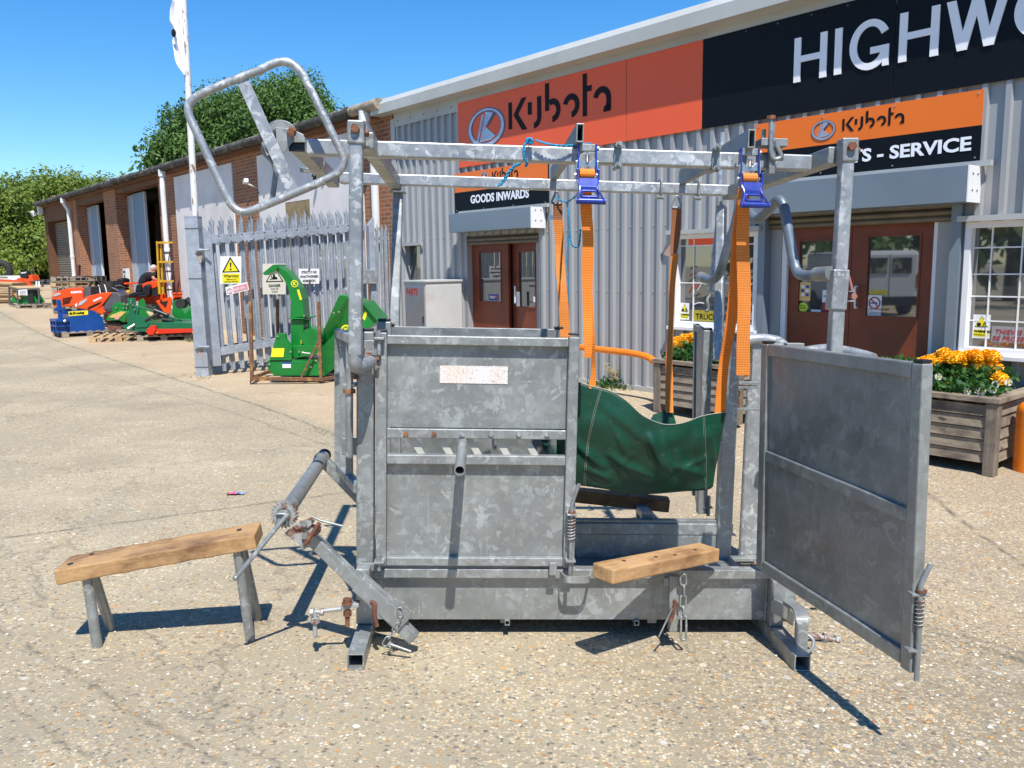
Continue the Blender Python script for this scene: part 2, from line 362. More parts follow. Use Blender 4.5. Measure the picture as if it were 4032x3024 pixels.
def mk_plate():
    m=NT("crazed_foil_plate",.3,.25); o=m.obj(); v=m.n("TexVoronoi",{"Vector":o,"Scale":75.},feature='DISTANCE_TO_EDGE').outputs[0]
    k=m.ramp(v,(.02,1),(.05,0)); c=m.mix(m.ramp(m.noise(o,9,3),(.4,0),(.6,1)),(.88,.86,.90),(.86,.76,.68)); m.bs("Base Color",m.mix(m.math('MULTIPLY',k,.6),c,(.35,.28,.24))); m.bump(v,.3,.001); return m.m
M_PLATE=mk_plate()
def mk_brick():
    m=NT("red_brick_wall",.85); o=m.obj(); s=m.n("SeparateXYZ",{0:o})
    v=m.n("CombineXYZ",{0:m.math('ADD',s.outputs[0],s.outputs[1]),1:s.outputs[2],2:0.0})
    b=m.n("TexBrick",{"Vector":v,"Color1":(.33,.115,.045),"Color2":(.18,.062,.034),"Mortar":(.34,.28,.22),"Scale":1.0,"Mortar Size":.008,"Brick Width":.225,"Row Height":.075,"Bias":-.1},offset=.5)
    c=m.mix(m.ramp(m.noise(m.map(o,(4.4,4.4,13.3)),1,1),(.35,.55),(.65,0)),b.outputs[0],(.40,.18,.075)); c=m.mix(m.ramp(m.noise(o,.8,5,.7),(.5,0),(.8,.5)),c,(.13,.06,.04))
    m.bs("Base Color",c); m.bump(b.outputs[1],-.5,.01); return m.m
M_BRICK=mk_brick()
def mk_ground():
    m=NT("aggregate_concrete",.85,0,.35); g=m.n("NewGeometry").outputs["Position"]; s=m.n("SeparateXYZ",{0:g}); X,Y=s.outputs[0],s.outputs[1]
    p=m.n("CombineXYZ",{0:X,1:Y,2:0.0}).outputs[0]
    dz=m.n("VectorMath",{0:m.noise(p,25,3,.6,1)},operation='SCALE'); dz.inputs[3].default_value=.02; q=m.vm('ADD',p,dz.outputs[0])
    v=m.n("TexVoronoi",{"Vector":q,"Scale":72.}); ve=m.n("TexVoronoi",{"Vector":q,"Scale":72.},feature='DISTANCE_TO_EDGE').outputs[0]
    hs=m.n("SeparateColor",{0:v.outputs["Color"]}); r1,r2=hs.outputs[0],hs.outputs[1]
    stone=m.ramp(r1,(0,(.10,.095,.085)),(.12,(.24,.21,.17)),(.34,(.52,.44,.31)),(.55,(.62,.47,.27)),(.70,(.38,.32,.24)),(.82,(.72,.64,.48)),(.93,(.50,.30,.11)),(1,(.36,.16,.06)))
    sand=m.mix(m.ramp(m.noise(p,160,3),(.35,0),(.65,1)),(.31,.26,.17),(.45,.38,.255))
    big=m.noise(p,.55,6,.62); near=m.ramp(m.noise(p,1.3,5,.7),(.40,0),(.56,1))
    dens=m.math('MULTIPLY_ADD',near,.30,.34)
    # exposed aggregate is denser right of centre and towards the crush
    dens=m.math('ADD',dens,m.ramp(m.math('MULTIPLY_ADD',X,.16,.5),(.42,0),(.75,.30)))
    isst=m.math('LESS_THAN',r2,dens); edge=m.ramp(ve,(.03,0),(.16,1))
    k=m.math('MULTIPLY',isst,edge); rgt=m.ramp(m.math("MULTIPLY_ADD",X,.22,m.math("MULTIPLY_ADD",Y,-.10,.75)),(.30,0),(.75,1)); sand=m.mix(m.math("MULTIPLY",rgt,.5),sand,(.20,.165,.11)); c=m.mix(k,sand,stone)
    # larger pale and orange flints
    v3=m.n("TexVoronoi",{"Vector":q,"Scale":26.}); h3=m.n("SeparateColor",{0:v3.outputs["Color"]})
    fl=m.math('MULTIPLY',m.math('GREATER_THAN',h3.outputs[0],m.math("MULTIPLY_ADD",m.ramp(X,(0,.0),(1,1)),-.07,.965)),m.math('LESS_THAN',v3.outputs["Distance"],.38))
    c=m.mix(fl,c,m.ramp(h3.outputs[1],(.0,(.55,.26,.08)),(.35,(.66,.52,.30)),(.7,(.72,.67,.58)),(1,(.30,.28,.26))))
    c=m.mix(m.ramp(big,(.36,.45),(.60,0)),c,(.22,.19,.145)); c=m.mix(m.ramp(big,(.52,0),(.72,.30)),c,(.50,.44,.33))
    c=m.mix(m.ramp(m.noise(m.map(p,(1,.35,1)),.9,5,.7),(.55,0),(.72,.30)),c,(.18,.165,.14))
    c=m.mix(m.ramp(m.noise(p,2.7,5,.7),(.60,0),(.74,.35)),c,(.22,.19,.14))
    c=m.mix(m.ramp(m.noise(p,.37,3,.5),(.62,0),(.68,.22)),c,(.19,.15,.11)); c=m.mix(m.ramp(m.noise(m.map(p,(.6,2.2,1)),.8,4,.6),(.60,0),(.68,.20)),c,(.60,.53,.40))
    def side(x0,y0,x1,y1,wob=.05):
        L=math.hypot(x1-x0,y1-y0); nx,ny=-(y1-y0)/L,(x1-x0)/L
        d=m.math('ADD',m.math('MULTIPLY',X,nx),m.math('MULTIPLY',Y,ny)); d=m.math('ADD',d,-(x0*nx+y0*ny))
        return m.math('ADD',d,m.math('MULTIPLY_ADD',m.noise(p,3.1,5,.7),wob,-wob/2))
    def px(a,b): q=GP(a,b); return q.x,q.y
    # far slabs behind the joint are a warmer pinkish concrete
    d1=side(*px(330,1380),*px(1320,1712)); c=m.mix(m.math("MULTIPLY",m.ramp(d1,(.0,0),(.25,.40)),m.ramp(m.math("MULTIPLY_ADD",X,.12,.5),(.42,1),(.58,.35))),c,(.52,.37,.235))
    cr=None
    J=[((0,2122),(1095,1975),.014,.95),((330,1380),(1320,1712),.016,.8),((0,1360),(800,1590),.012,.5),((0,2480),(900,3024),.009,.6),((3600,1900),(4032,2230),.014,.8),((0,1590),(1300,1500),.01,.35),((0,2760),(420,3024),.008,.4)]
    for a,b,wd_,st in J:
        d=m.math('ABSOLUTE',side(*px(*a),*px(*b),wob=.10)); k=m.math('MULTIPLY',m.ramp(d,(0,1),(wd_*.45,.6),(wd_*2.4,0)),m.ramp(m.noise(p,4.5,5,.75),(.38,st*.12),(.60,min(1,st*1.3))))
        c=m.mix(k,c,(.085,.075,.06))
    # patches / cracks
    vc=m.n("TexVoronoi",{"Vector":m.vm('ADD',p,m.n("VectorMath",{0:m.noise(p,1.5,4,.7,1)},operation='SCALE').outputs[0]),"Scale":.33},feature='DISTANCE_TO_EDGE').outputs[0]
    c=m.mix(m.math('MULTIPLY',m.ramp(vc,(0,1),(.006,0)),.5),c,(.12,.105,.085))
    m.bs("Base Color",c); h=m.math('ADD',m.math('MULTIPLY',k if False else m.math('MULTIPLY',isst,edge),.7),m.noise(p,90,3)); m.bump(h,.45,.006); return m.m
M_GROUND=mk_ground()
def leafm(name,c1,c2,c3):
    m=NT(name,.55,0,.4); o=m.obj(); c=m.mix(m.ramp(m.noise(o,.9,4,.6),(.35,0),(.65,1)),c1,c2); c=m.mix(m.ramp(m.noise(o,.33,3,.5),(.45,.45),(.6,0)),c,tuple(x*.55 for x in c1)); c=m.mix(m.ramp(m.noise(o,7,2),(.45,0),(.65,.8)),c,c3); m.bs("Base Color",c)
    tr=m.n("BsdfTranslucent",{"Color":c}); mx=m.n("MixShader",{0:.35,1:m.b.outputs[0],2:tr}); m.t.links.new(mx.outputs[0],m.t.nodes["Material Output"].inputs[0]); return m.m
M_LEAFW=leafm("willow_wood_leaves",(.14,.23,.03),(.21,.31,.045),(.32,.36,.07))
M_LEAFD=leafm("dark_tree_leaves",(.065,.15,.03),(.10,.205,.04),(.17,.27,.06))
M_LEAFP=leafm("plant_leaves",(.03,.12,.02),(.05,.17,.03),(.10,.22,.05))
M_BARK=flat("bark",(.09,.07,.05),.9,var=.3,scale=8,bump=.5)
M_MARI=flat("marigold_petals",(.97,.46,.004),.6,var=.15,scale=40)
M_PANS=flat("white_pansy_petals",(.80,.80,.66),.6,var=.08,scale=40)
M_GRASS=leafm("weed_grass",(.07,.14,.025),(.10,.19,.04),(.20,.22,.08))
# ---------------------------------------------------------------- ground
mb=MB()
xs=[-300,-200,-140,-100,-80]+[-60+2*i for i in range(18)]+[-24+1*i for i in range(16)]+[-8+.4*i for i in range(41)]+[9+i for i in range(12)]+[24,30,40,60,100,200,300]
ys=[-60,-30,-10,-4]+[-2+.4*i for i in range(38)]+[13.5+i for i in range(32)]+[48,52,60,80,120,200,400,900]
mb.strip([[V((x,y,G(x,y))) for x in xs] for y in ys])
tag(mb.build("ground",M_GROUND),kind='structure')

# loose pebbles and grit
b=MB(); rg=random.Random(21); cols=[]
for i in range(3200):
    if i<2300: x=rg.uniform(-2.2,2.8); y=1.9+abs(rg.gauss(0,1.5))
    else: x=rg.uniform(1.2,4.5); y=rg.uniform(2.5,6)
    r=rg.uniform(.003,.0075)*(1.25 if x>1 else 1); z=G(x,y); c_=V((x,y,z+r*.25)); a=rg.random()*6.28; k0=len(b.f)
    b.m=rg.choice((0,0,1,1,2,3)); rt=Matrix.Rotation(a,3,'Z'); sx,sy,sz=r*rg.uniform(.8,1.5),r*rg.uniform(.7,1.1),r*rg.uniform(.45,.8)
    vs=[rt@V((math.cos(t)*sx,math.sin(t)*sy,0)) for t in(0,1.1,2.0,3.2,4.2,5.3)]; top=V((sx*.2,0,sz))
    b.add([c_+p for p in vs]+[c_+top],[(j,(j+1)%6,6) for j in range(6)],False)
tag(b.build("gravel",[flat("buff_pebble",(.50,.42,.29),.8),flat("pale_flint",(.62,.57,.46),.6),flat("grey_flint",(.20,.19,.17),.6),flat("orange_flint",(.48,.25,.08),.7)]),kind='stuff')
# ================================================================ CATTLE CRUSH
crush=thing("cattle_crush","galvanised steel cattle crush, its side door shut and its tail gate swung open","cattle crush",C)
def add(mb,name,mat=None,bev=.004,parent=None): return mb.build(name,mat or MG,parent or crush,bev)
def bolt(mb,p,d,L=.03,r=.011):
    p=V(p); d=V(d).normalized(); mb.hex(p,p+d*r*.9,r); mb.cyl(p-d*L,p,r*.55,n=8)
XL=cy(1437,1700,0).x; XR=cy(3060,2300,0).x
ZS1=cy(1900,2241,0).z; ZS0=cy(1900,2278,0).z; ZP=cy(1900,2437,.04).z
W0=.80
# feet: hollow square tubes running front to back
Fl=cz(1400,2640,0); Fr_=cz(3158,2645,0)
for X,y0 in((Fl.x,Fl.y),(Fr_.x,Fr_.y)):
    b=MB(); b.beam((X,y0,.034),(X,W0+.12,.034),.066,.066,hollow=True,t=.006); add(b,"foot_tube",MG,.002)
# sills and low side panels
sx0,sx1=cy(1466,2260,0).x,cy(3098,2260,0).x
b=MB(); b.bb(sx0,sx1,0,.055,ZS0,ZS1); add(b,"side_sill")
b=MB(); b.bb(sx0,cy(3035,2400,.036).x,.036,.042,ZP,ZS0-.001); add(b,"lower_side_panel",MG,.0)
b=MB(); b.bb(sx0,sx1,W0-.05,W0,ZS0-.02,ZS0+.04); add(b,"rear_sill")
b=MB(); b.bb(sx0,sx1-.05,W0-.046,W0-.04,ZP,ZS0-.021); add(b,"lower_side_panel",MG,0)
b=MB(); b.bb(sx0,sx1,.06,W0-.06,ZP+.03,ZP+.05)
b.bb(sx0+.55,sx0+.59,.07,W0-.07,ZP-.03,ZP+.028); b.bb(sx0+1.2,sx0+1.24,.07,W0-.07,ZP-.03,ZP+.028)
b.bb(XL-.02,XL+.035,.06,W0-.06,.06,.12); b.bb(Fr_.x-.03,Fr_.x+.03,.06,W0-.06,.07,.12); add(b,"floor",MGD,0)
for px in(1997,2505):
    p=cy(px,2450,.03); b=MB(); b.beam((p.x,.02,p.z),(p.x,.10,p.z),.022,.022,hollow=True,t=.003); add(b,"drain_lug",MG,0)
# corner post front-left and rear-left
ztop=cy(1445,1305,0).z
b=MB(); b.bb(XL-.036,XL+.036,.0,.072,.068,ztop); cp=add(b,"corner_post",MG,.006)
b=MB(); b.bb(XL-.03,XL+.03,.006,.066,ztop+.001,ztop+.012); add(b,"post_cap",M_BLK,.003,cp)
b=MB(); b.bb(XL-.036,XL+.036,W0-.075,W0,.068,ztop+.02); cp=add(b,"corner_post",MG,.006)
b=MB(); b.bb(XL-.03,XL+.03,W0-.07,W0-.006,ztop+.021,ztop+.034); add(b,"post_cap",M_BLK,.003,cp)
# rear-right post and rear right low panel (higher)
x0,x1=cy(2820,1900,W0).x,cy(2878,1900,W0).x
zr1=cy(2600,2040,W0).z
b=MB(); b.bb(x0,x1,W0-.06,W0,.07,cy(2880,1340,W0).z); add(b,"corner_post",MG,.006)
b=MB(); b.bb(cy(1560,2100,W0).x,x0-.001,W0-.012,W0-.006,ZS0+.042,zr1-.03)
b.bb(cy(1560,2100,W0).x,x0-.001,W0-.04,W0-.0,zr1-.03,zr1); add(b,"rear_low_panel",MGD,.002)
# rear side door (far side) seen through the slot and above the near door
rz1=cy(1900,1290,W0).z
xa,xb=cy(1543,1300,W0).x,cy(2203,1300,W0).x
b=MB(); b.bb(xa,xb,W0-.04,W0,rz1-.055,rz1); b.bb(xa,xa+.05,W0-.04,W0,zr1+.02,rz1-.056); b.bb(xb-.05,xb,W0-.04,W0,zr1+.02,rz1-.056)
b.bb(xa+.05,xb-.05,W0-.02,W0-.015,zr1+.02,rz1-.056); b.bb(xa+.05,xb-.05,W0-.05,W0-.022,.80,.85)
rd=add(b,"rear_side_door",MGD,.003)
for xx in(xa-.03,xb-.03): 
    b=MB(); b.bb(xx,xx+.045,W0-.045,W0+.003,rz1+.001,rz1+.014); add(b,"post_cap",M_BLK,.003,rd)
# ---- near side door
def dx(px,py,Y=0): return cy(px,py,Y).x
def dz(px,py,Y=0): return cy(px,py,Y).z
DY=-.012
xl0,xl1=dx(1480,1800,DY),dx(1521,1800,DY); xr0,xr1=dx(2229,1800,DY),dx(2270,1800,DY)
zt1,zt0=dz(1880,1325,DY),dz(1880,1361,DY); m11,m10=dz(1880,1691,DY),dz(1880,1729,DY); m21,m20=dz(1880,1794,DY),dz(1880,1831,DY); zb1,zb0=dz(1880,2197,DY),dz(1880,2231,DY)
door=MB()
door.bb(xl0,xl1,DY,DY+.05,zb0,zt1+.01); door.bb(xr0,xr1,DY,DY+.05,zb0-.004,zt1+.004)
door.bb(xl1+.001,xr0-.001,DY+.001,DY+.046,zt0,zt1); door.bb(xl1+.001,xr0-.001,DY+.003,DY+.012,m10,m11)
door.bb(xl1+.001,xr0-.001,DY+.001,DY+.046,m20,m21); door.bb(xl1+.001,xr0-.001,DY+.001,DY+.046,zb0+.001,zb1)
df=add(door,"side_door",MG,.004)
for za,zb in((m11+.001,zt0-.001),(zb1+.001,m20-.001)):
    b=MB(); b.bb(xl1+.001,xr0-.001,DY+.036,DY+.040,za,zb); add(b,"door_panel",MG,0,df)
for x in((xl0+xl1)/2,(xr0+xr1)/2):
    b=MB(); b.bb(x-.021,x+.021,DY+.004,DY+.046,zt1+.011,zt1+.021); add(b,"end_cap",M_BLK,.003,df)
b=MB(); a0,a1=dx(1732,1475,DY+.035),dx(1999,1475,DY+.035); b.bb(a0,a1,DY+.0335,DY+.0355,dz(1860,1510,DY+.035),dz(1860,1441,DY+.035)); add(b,"name_plate",M_PLATE,0,df)
for i,px in enumerate((1597,1709,1821,1934,2044,2155)):
    p=cy(px,1709,DY); b=MB(); bolt(b,(p.x,DY+.0,p.z),(0,-1,0),.01,.0105); add(b,"rail_bolt",MRUST if i in(0,1) else MGL,0,df)
    if i<5:
        q0=cy(px+22,1730,.02); q1=cy(px+62,1788,.02); b=MB(); w=.016
        b.prism([(q0.x-w,.02,m10+.004),(q0.x+w,.02,m10+.004),(q1.x+w,.02,m21-.001),(q1.x-w,.02,m21-.001)],(0,.006,0)); add(b,"angled_slat",flat("pale_slat_steel",(.50,.50,.44),.5,metal=.2) if i==0 else bpy.data.materials["pale_slat_steel"],.001,df)
# lever pipe sticking out of the slot
q=cy(1822,1742,.0); L_=.40; tip=cy(1810,1853,-L_)
b=MB(); b.cyl(q,tip,.0205,n=18,cap=False); dd=(tip-q).normalized(); b.cyl(q,tip,.0165,n=18,cap=False)
d,sd,u=b.axes(q,tip,(0,0,1)); n=18
vs=[tip+sd*math.cos(2*math.pi*i/n)*r+u*math.sin(2*math.pi*i/n)*r for r in(.0205,.0165) for i in range(n)]
b.add(vs,[(i,(i+1)%n,n+(i+1)%n,n+i) for i in range(n)]); add(b,"lever_pipe",MGD,0,df)
# hinges left
for py0,py1 in((1330,1400),(2207,2245)):
    p=cy(1450,py0,-.02); q=cy(1500,py1,-.02); b=MB(); b.bb(cy(1418,py0,-.02).x,cy(1500,py0,-.02).x,-.03,-.013,q.z,p.z-.01)
    b.cyl((cy(1492,py0,-.035).x,-.035,q.z-.006+.01),(cy(1492,py0,-.035).x,-.035,p.z+.03),.009); b.bb(cy(1475,py0,-.02).x,cy(1515,py0,-.02).x,-.055,-.013,p.z-.006,p.z+.004); add(b,"door_hinge",MG,.002,df)
# spring bolt on right stile
def springbolt(fx,parent,x,z0,z1,zs0,zs1,y=-.05,lean=.028):
    b=MB(); b.tube(smooth([(x,y,z0),(x,y,zs0),(x,y,zs1+.02),(x+.004,y,zs1+.055),(x+lean,y-.002,zs1+.13)],4),.0085,n=10); o=b.build("bolt_rod",MGD,parent)
    b=MB(); n=64; t=7.5; zz0,zz1=zs0,zs1-.014
    b.tube([(x+.0155*math.cos(2*math.pi*t*i/n),y+.0155*math.sin(2*math.pi*t*i/n),zz0+(zz1-zz0)*i/n) for i in range(n+1)],.0028,n=6); b.build("spring",MRG,parent)
    b=MB()
    for z in(z1,zs1): b.bb(x-.021,x+.021,y-.02,y+.036,z-.004,z+.004)
    b.bb(x-.02,x+.02,y+.030,y+.037,z1-.03,zs1+.03); b.build("bolt_bracket",MG,parent,.002)
    b=MB(); b.cyl((x,y,zs1+.005),(x,y,zs1+.012),.016); b.build("washer",MRUST,parent)
sxp=dx(2249,2100,-.05); springbolt(C,df,sxp,dz(2243,2295,-.05),dz(2240,2207,-.05),dz(2240,2128,-.05),dz(2240,2024,-.05))
b=MB(); x0,x1=dx(2212,2270,-.05),dx(2330,2270,-.05); z0,z1=dz(2260,2289,-.05),dz(2260,2262,-.05)
pts=[(x0,0,0),(x0+.012,-.075,0),(x1-.012,-.075,0),(x1,0,0)]; pf=fillet(pts,.03,5)
b.ribbon([V((p.x,p.y,(z0+z1)/2)) for p in pf],(0,0,1),z1-z0,.007); add(b,"bolt_keeper",MG,.001)
b=MB(); p=cy(2178,2238,-.03); b.bb(p.x-.016,p.x+.016,-.035,-.016,p.z-.03,p.z+.025); add(b,"door_stop",MG,.003)
# ---- upper frame
RY=-.02
ft0,ft1=cy(1200,544,RY),cy(3199,609,RY); fb1=cy(3190,669,RY)
zf=[(cy(px,py,RY).x,cy(px,py,RY).z) for px,py in((1240,545),(1500,553),(2269,578.5),(2905,594),(3199,609))]
zL=(zf[0][1]+zf[1][1])/2; zR=zf[-1][1]
HR=.062
b=MB(); b.beam((ft0.x,RY+.03,zL-HR/2),(cy(3199,640,RY).x,RY+.03,zR-HR/2),.06,HR); add(b,"top_rail",MGL,.006)
RZ=.97
r0,r1=cy(1335,683,RZ),cy(2898,728,RZ)
b=MB(); b.beam((r0.x,RZ+.025,cy(1500,681,RZ).z-.028),(r1.x,RZ+.025,r1.z-.028),.05,.056); add(b,"top_rail",MGL,.006)
def zr(x): t=(x-ft0.x)/(ft1.x-ft0.x); return zL+(zR-zL)*t-HR/2
# cross beams
XA=cy(1441,600,-.16).x; XAr=cy(1553,740,RZ).x
b=MB(); b.beam((XA,-.16,zr(XA)+.006),(XA+(XAr-XA)*1.0,RZ+.10,zr(XA)+.0),.058,.064); add(b,"cross_beam",MG,.006)
XB=cy(1168,570,-.08).x; XBr=cy(1330,700,RZ-.0).x
b=MB(); b.beam((XB,-.075,zr(XB)),(XBr-.03,RZ+.05,zr(XB)-.0),.060,.062); cb=add(b,"cross_beam",MG,.006)
b=MB(); b.bb(XB-.031,XB+.031,-.083,-.076,zr(XB)-.032,zr(XB)+.032); add(b,"beam_cap",M_BLK,.004,cb)
XD=cy(3290,610,-.16).x; pD=cy(2850,815,1.05)
b=MB(); b.beam((XD,-.16,cy(3290,612,-.16).z),(pD.x+.02,1.05,zr(pD.x)+.002),.058,.068); add(b,"cross_beam",MG,.006)
# hoist beams resting on both rails (open ended)
for (fx,fy_,rx,ry_) in((2285,545,2185,680),(2963,568,2700,690)):
    p=cy(fx,fy_,-.12); q=cy(rx,ry_,RZ-.05); zz=zr(p.x)+HR/2+.003+.036
    b=MB(); b.beam((p.x,-.11,zz),(q.x,RZ+.04,zz+.0),.030,.072,hollow=True,t=.005); add(b,"hoist_beam",MGD,.001)
def ubolt(px,rear=False):
    Y=RZ if rear else RY; x=cy(px,600 if not rear else 750,Y).x; hz=.028 if rear else HR/2
    z=(r0.z-.028 if rear else zr(x)); zt=z+hz+.012; zbm=z-hz-.012
    b=MB(); b.beam((x,Y-.008,zbm),(x,Y-.008,zt),.03,.006,up=(0,-1,0)); yb=Y-.045
    if rear:
        b=MB(); b.tube(fillet([(x,Y+.07,zt),(x,Y-.01,zt),(x,Y-.01,zbm),(x,Y+.07,zbm)],.012),.006,n=8)
        b.cyl((x-.03,Y-.02,zbm-.012),(x+.012,Y+.01,zbm-.012),.010); 
    else:
        for zz in(zt-.002,zbm+.002): b.cyl((x,Y+.07,zz),(x+.0,Y-.06,zz),.008); b.hex((x,Y-.03,zz),(x,Y-.014,zz),.015)
    add(b,"u_bolt",MGD,.001)
ubolt(2432); ubolt(2818); ubolt(2602,True); ubolt(2750,True)
# front drop posts with bolted head sockets
def droppost(top,bot,sock,w=.05):
    b=MB(); b.beam(top,bot,w,w,up=(0,1,0)); add(b,"drop_post",MGL,.007)
    b=MB(); s0,s1=sock; b.beam(s0,s1,w+.014,w+.014,up=(0,1,0)); so_=add(b,"post_socket",MG,.006)
    m=(V(s0)+V(s1))/2; b=MB(); bolt(b,m+V((.0,-.034,.01)),(0,-1,0),.01,.017); add(b,"socket_bolt",MRUST,0,so_); b=MB(); bolt(b,m+V((.034,.0,-.0)),(1,0,0),.01,.014); add(b,"socket_bolt",MRUST,0,so_)
PL=-.20
droppost(cy(1403,560,PL),cy(1400,1400,PL),(cy(1404,478,PL),cy(1404,570,PL)))
tR=cy(3326,640,PL); bR=cy(3284,1400,PL)
droppost(cy(3333,600,PL),bR,(cy(3338,547,PL),cy(3336,640,PL)))
b=MB(); b.beam(cy(3303,1062,PL),cy(3290,1220,PL),.064,.064,up=(0,1,0)); sl_=add(b,"post_sleeve",MGL,.005)
b=MB(); p=cy(3342,1165,PL); b.ribbon(fillet([p+V((-.005,0,.018)),p+V((.018,0,.018)),p+V((.018,0,-.02)),p+V((-.005,0,-.02))],.006,3),(0,1,0),.02,.004); b.build("sleeve_loop",MGL,sl_)
b=MB(); p=cy(3360,1165,PL); b.beam(p,cy(3340,1085,PL),.014,.010); b.cyl(p+V((0,-.012,-.002)),p+V((0,.012,-.002)),.011); b.build("locking_lever",rustmat("pink_red_oxide",(.42,.17,.13),(.3,.12,.09),(.5,.25,.2)),sl_,.002)
b=MB(); e0=cy(1398,1395,PL); e1=cy(1460,1362,-.06)
b.tube(fillet([e0+V((0,0,.02)),e0+V((.0,0,-.055)),V((e1.x,-.06,e0.z-.04)),],.07),.027,n=12); add(b,"elbow_tube",MGL)
b=MB(); b.bb(e1.x-.036,e1.x-.026,-.10,-.001,e0.z-.085,e0.z+.02); b.bb(e1.x-.025,e1.x+.0,-.06,-.013,e0.z-.06,e0.z-.0); add(b,"clamp_plate",MRG,.002)
b=MB(); bolt(b,(e1.x+.02,-.05,e0.z-.03),(1,0,0),.02,.014); add(b,"clamp_bolt",MRUST,0); b=MB(); bolt(b,(e1.x-.06,-.05,e0.z-.10),(0,0,-1),.03,.013); add(b,"clamp_bolt",MRUST,0)
# rear legs of upper frame
p0=cy(1568,762,RZ+.08); p1=cy(1550,1400,W0+.03)
b=MB(); b.beam(p0,p1,.05,.05,up=(0,1,0)); add(b,"rear_leg",MG,.006)
b=MB(); b.bb(p0.x-.04,p0.x+.04,RZ+.04,RZ+.12,p0.z-.0,p0.z+.006); add(b,"leg_plate",MG,0)
p0=cy(2842,812,1.05); p1=cy(2828,1420,W0+.05); b=MB(); b.beam(p0,p1,.045,.05,up=(.7,1,0)); add(b,"rear_leg",MGL,.006)
b=MB(); b.tube([cy(2846,525,1.12),cy(2826,900,1.10),cy(2800,1150,1.08)],.0165,n=14); b.ell(cy(2846,526,1.12),(.017,.017,.006)); add(b,"rear_pipe",MGL)
# winch hook over the right of the top rail
p=cy(3040,640,-.05); b=MB(); b.bb(p.x-.012,p.x+.012,-.055,-.021,zr(p.x)-.055,zr(p.x)+.075); b.bb(p.x-.05,p.x+.06,-.055,.02,zr(p.x)+.055,zr(p.x)+.085)
b.cyl((p.x+.0,-.035,zr(p.x)+.08),(p.x+.002,-.035,zr(p.x)+.15),.009); b.cyl((p.x-.03,-.02,zr(p.x)+.08),(p.x-.03,-.02,zr(p.x)+.125),.009); hk=add(b,"rail_clamp",MGD,.002)
a=cy(3037,470,-.06); c_=cy(3034,600,-.06); b=MB(); b.tube(fillet([a,c_,c_+V((.012,0,-.03)),c_+V((.05,0,-.02)),cy(3056,570,-.06)],.02),.0095,n=10); b.build("hook_bar",MGD,hk)
b=MB(); b.hex(a,a+V((0,0,.014)),.018); b.build("hook_nut",MRUST,hk)
# M-shaped neck yoke bar between right posts
M=[(3268,1077,-.2),(3215,1083,-.08),(3170,1085,.0),(3140,1070,.07),(3122,1011,.1),(3110,940,.12),(3098,873,.14),(3085,810,.17),(3066,788,.2),(3044,805,.26),(3014,840,.36),(2982,862,.45),(2960,845,.52),(2942,808,.58),(2925,795,.62),(2908,825,.65),(2893,890,.68),(2863,975,.72),(2842,1050,.76),(2822,1092,.83),(2795,1103,.9),(2765,1092,1.0)]
b=MB(); b.tube(smooth([cy(*m) for m in M],4),.0225,n=14); yk=add(b,"yoke_bar",flat("shade_blue_tube",(.155,.19,.23),.45,metal=.35,var=.25,scale=14))  # grey tube; the blue of its shadows is put into the colour
b=MB(); b.cyl(cy(3275,1076,-.2),cy(3215,1080,-.09),.029,n=16); b.build("yoke_collar",MGD,yk)
b=MB(); b.cyl(cy(2775,1095,.97),cy(2758,1090,1.03),.028,n=16); b.build("yoke_collar",MGD,yk)
# small latch hanging on the rear post
b=MB(); b.tube(smooth([cy(2800,1160,1.0),cy(2785,1180,1.0),cy(2790,1215,1.0),cy(2778,1228,1.0)],4),.008,n=8); add(b,"rear_latch",MG)
# ---- top left head bar (rounded loop with flat strap)
HY=-.13; hp=[(c_/1.8433+600,d_/1.8433) for c_,d_ in((268,745),(1000,400),(1425,1200),(610,1590))]
pts=[cy(x,y,HY) for x,y in((734,425),(1136,215),(1378,665),(930,880))]
pc=[(748,400),(1128,228),(1363,628),(938,850)]
K=[(745,410),(770,385),(820,358),(940,308),(1020,278),(1078,250),(1120,243),(1152,253),(1184,282),(1205,318),(1262,430),(1318,545),(1346,600),(1354,635),(1340,668),(1305,697),(1150,765),(1040,810),(985,832),(950,834),(922,818),(896,780),(842,665),(765,500),(747,460),(741,430)]
b=MB(); b.tube(smooth([cy(x,y,HY) for x,y in K+K[:1]],3)[:-1],.0158,n=14,closed=True); lp=add(b,"head_bar_loop",MGL)
b=MB(); p0,p1=cy(953,312,HY),cy(1158,762,HY); d_=(p1-p0).normalized(); b.ribbon([p0,p0+(p1-p0)*.2,p1],d_.cross(V((0,1,0))),.046,.008); b.build("loop_strap",MGL,lp,.001)
b=MB()
qc=cy(1105,545,-.09); arc=[(qc+V((math.cos(t)*.055,0,math.sin(t)*.055))) for t in [R_(20+12*i) for i in range(14)]]
b.ribbon(arc,[(a-qc) for a in arc],.03,.008); b.prism([cy(1085,500,-.10),cy(1150,508,-.10),cy(1195,530,-.10),cy(1205,560,-.10),cy(1150,560,-.10),cy(1120,600,-.10),cy(1090,590,-.10)],(0,.008,0)); add(b,"quadrant_plate",MGD,.001)
b=MB(); b.cyl(cy(1143,524,-.16),cy(1143,524,-.08),.014); b.cyl(cy(1140,505,-.1),cy(1165,518,-.1),.010); add(b,"quadrant_pin",MRUST)
b=MB(); b.tube(smooth([cy(1040,560,-.02),cy(1040,600,-.02),cy(1075,640,-.02),cy(1086,680,-.02)],4),.010); b.tube([cy(1086,680,-.02),cy(1072,790,-.02)],.011); add(b,"hanging_lever",MGD)
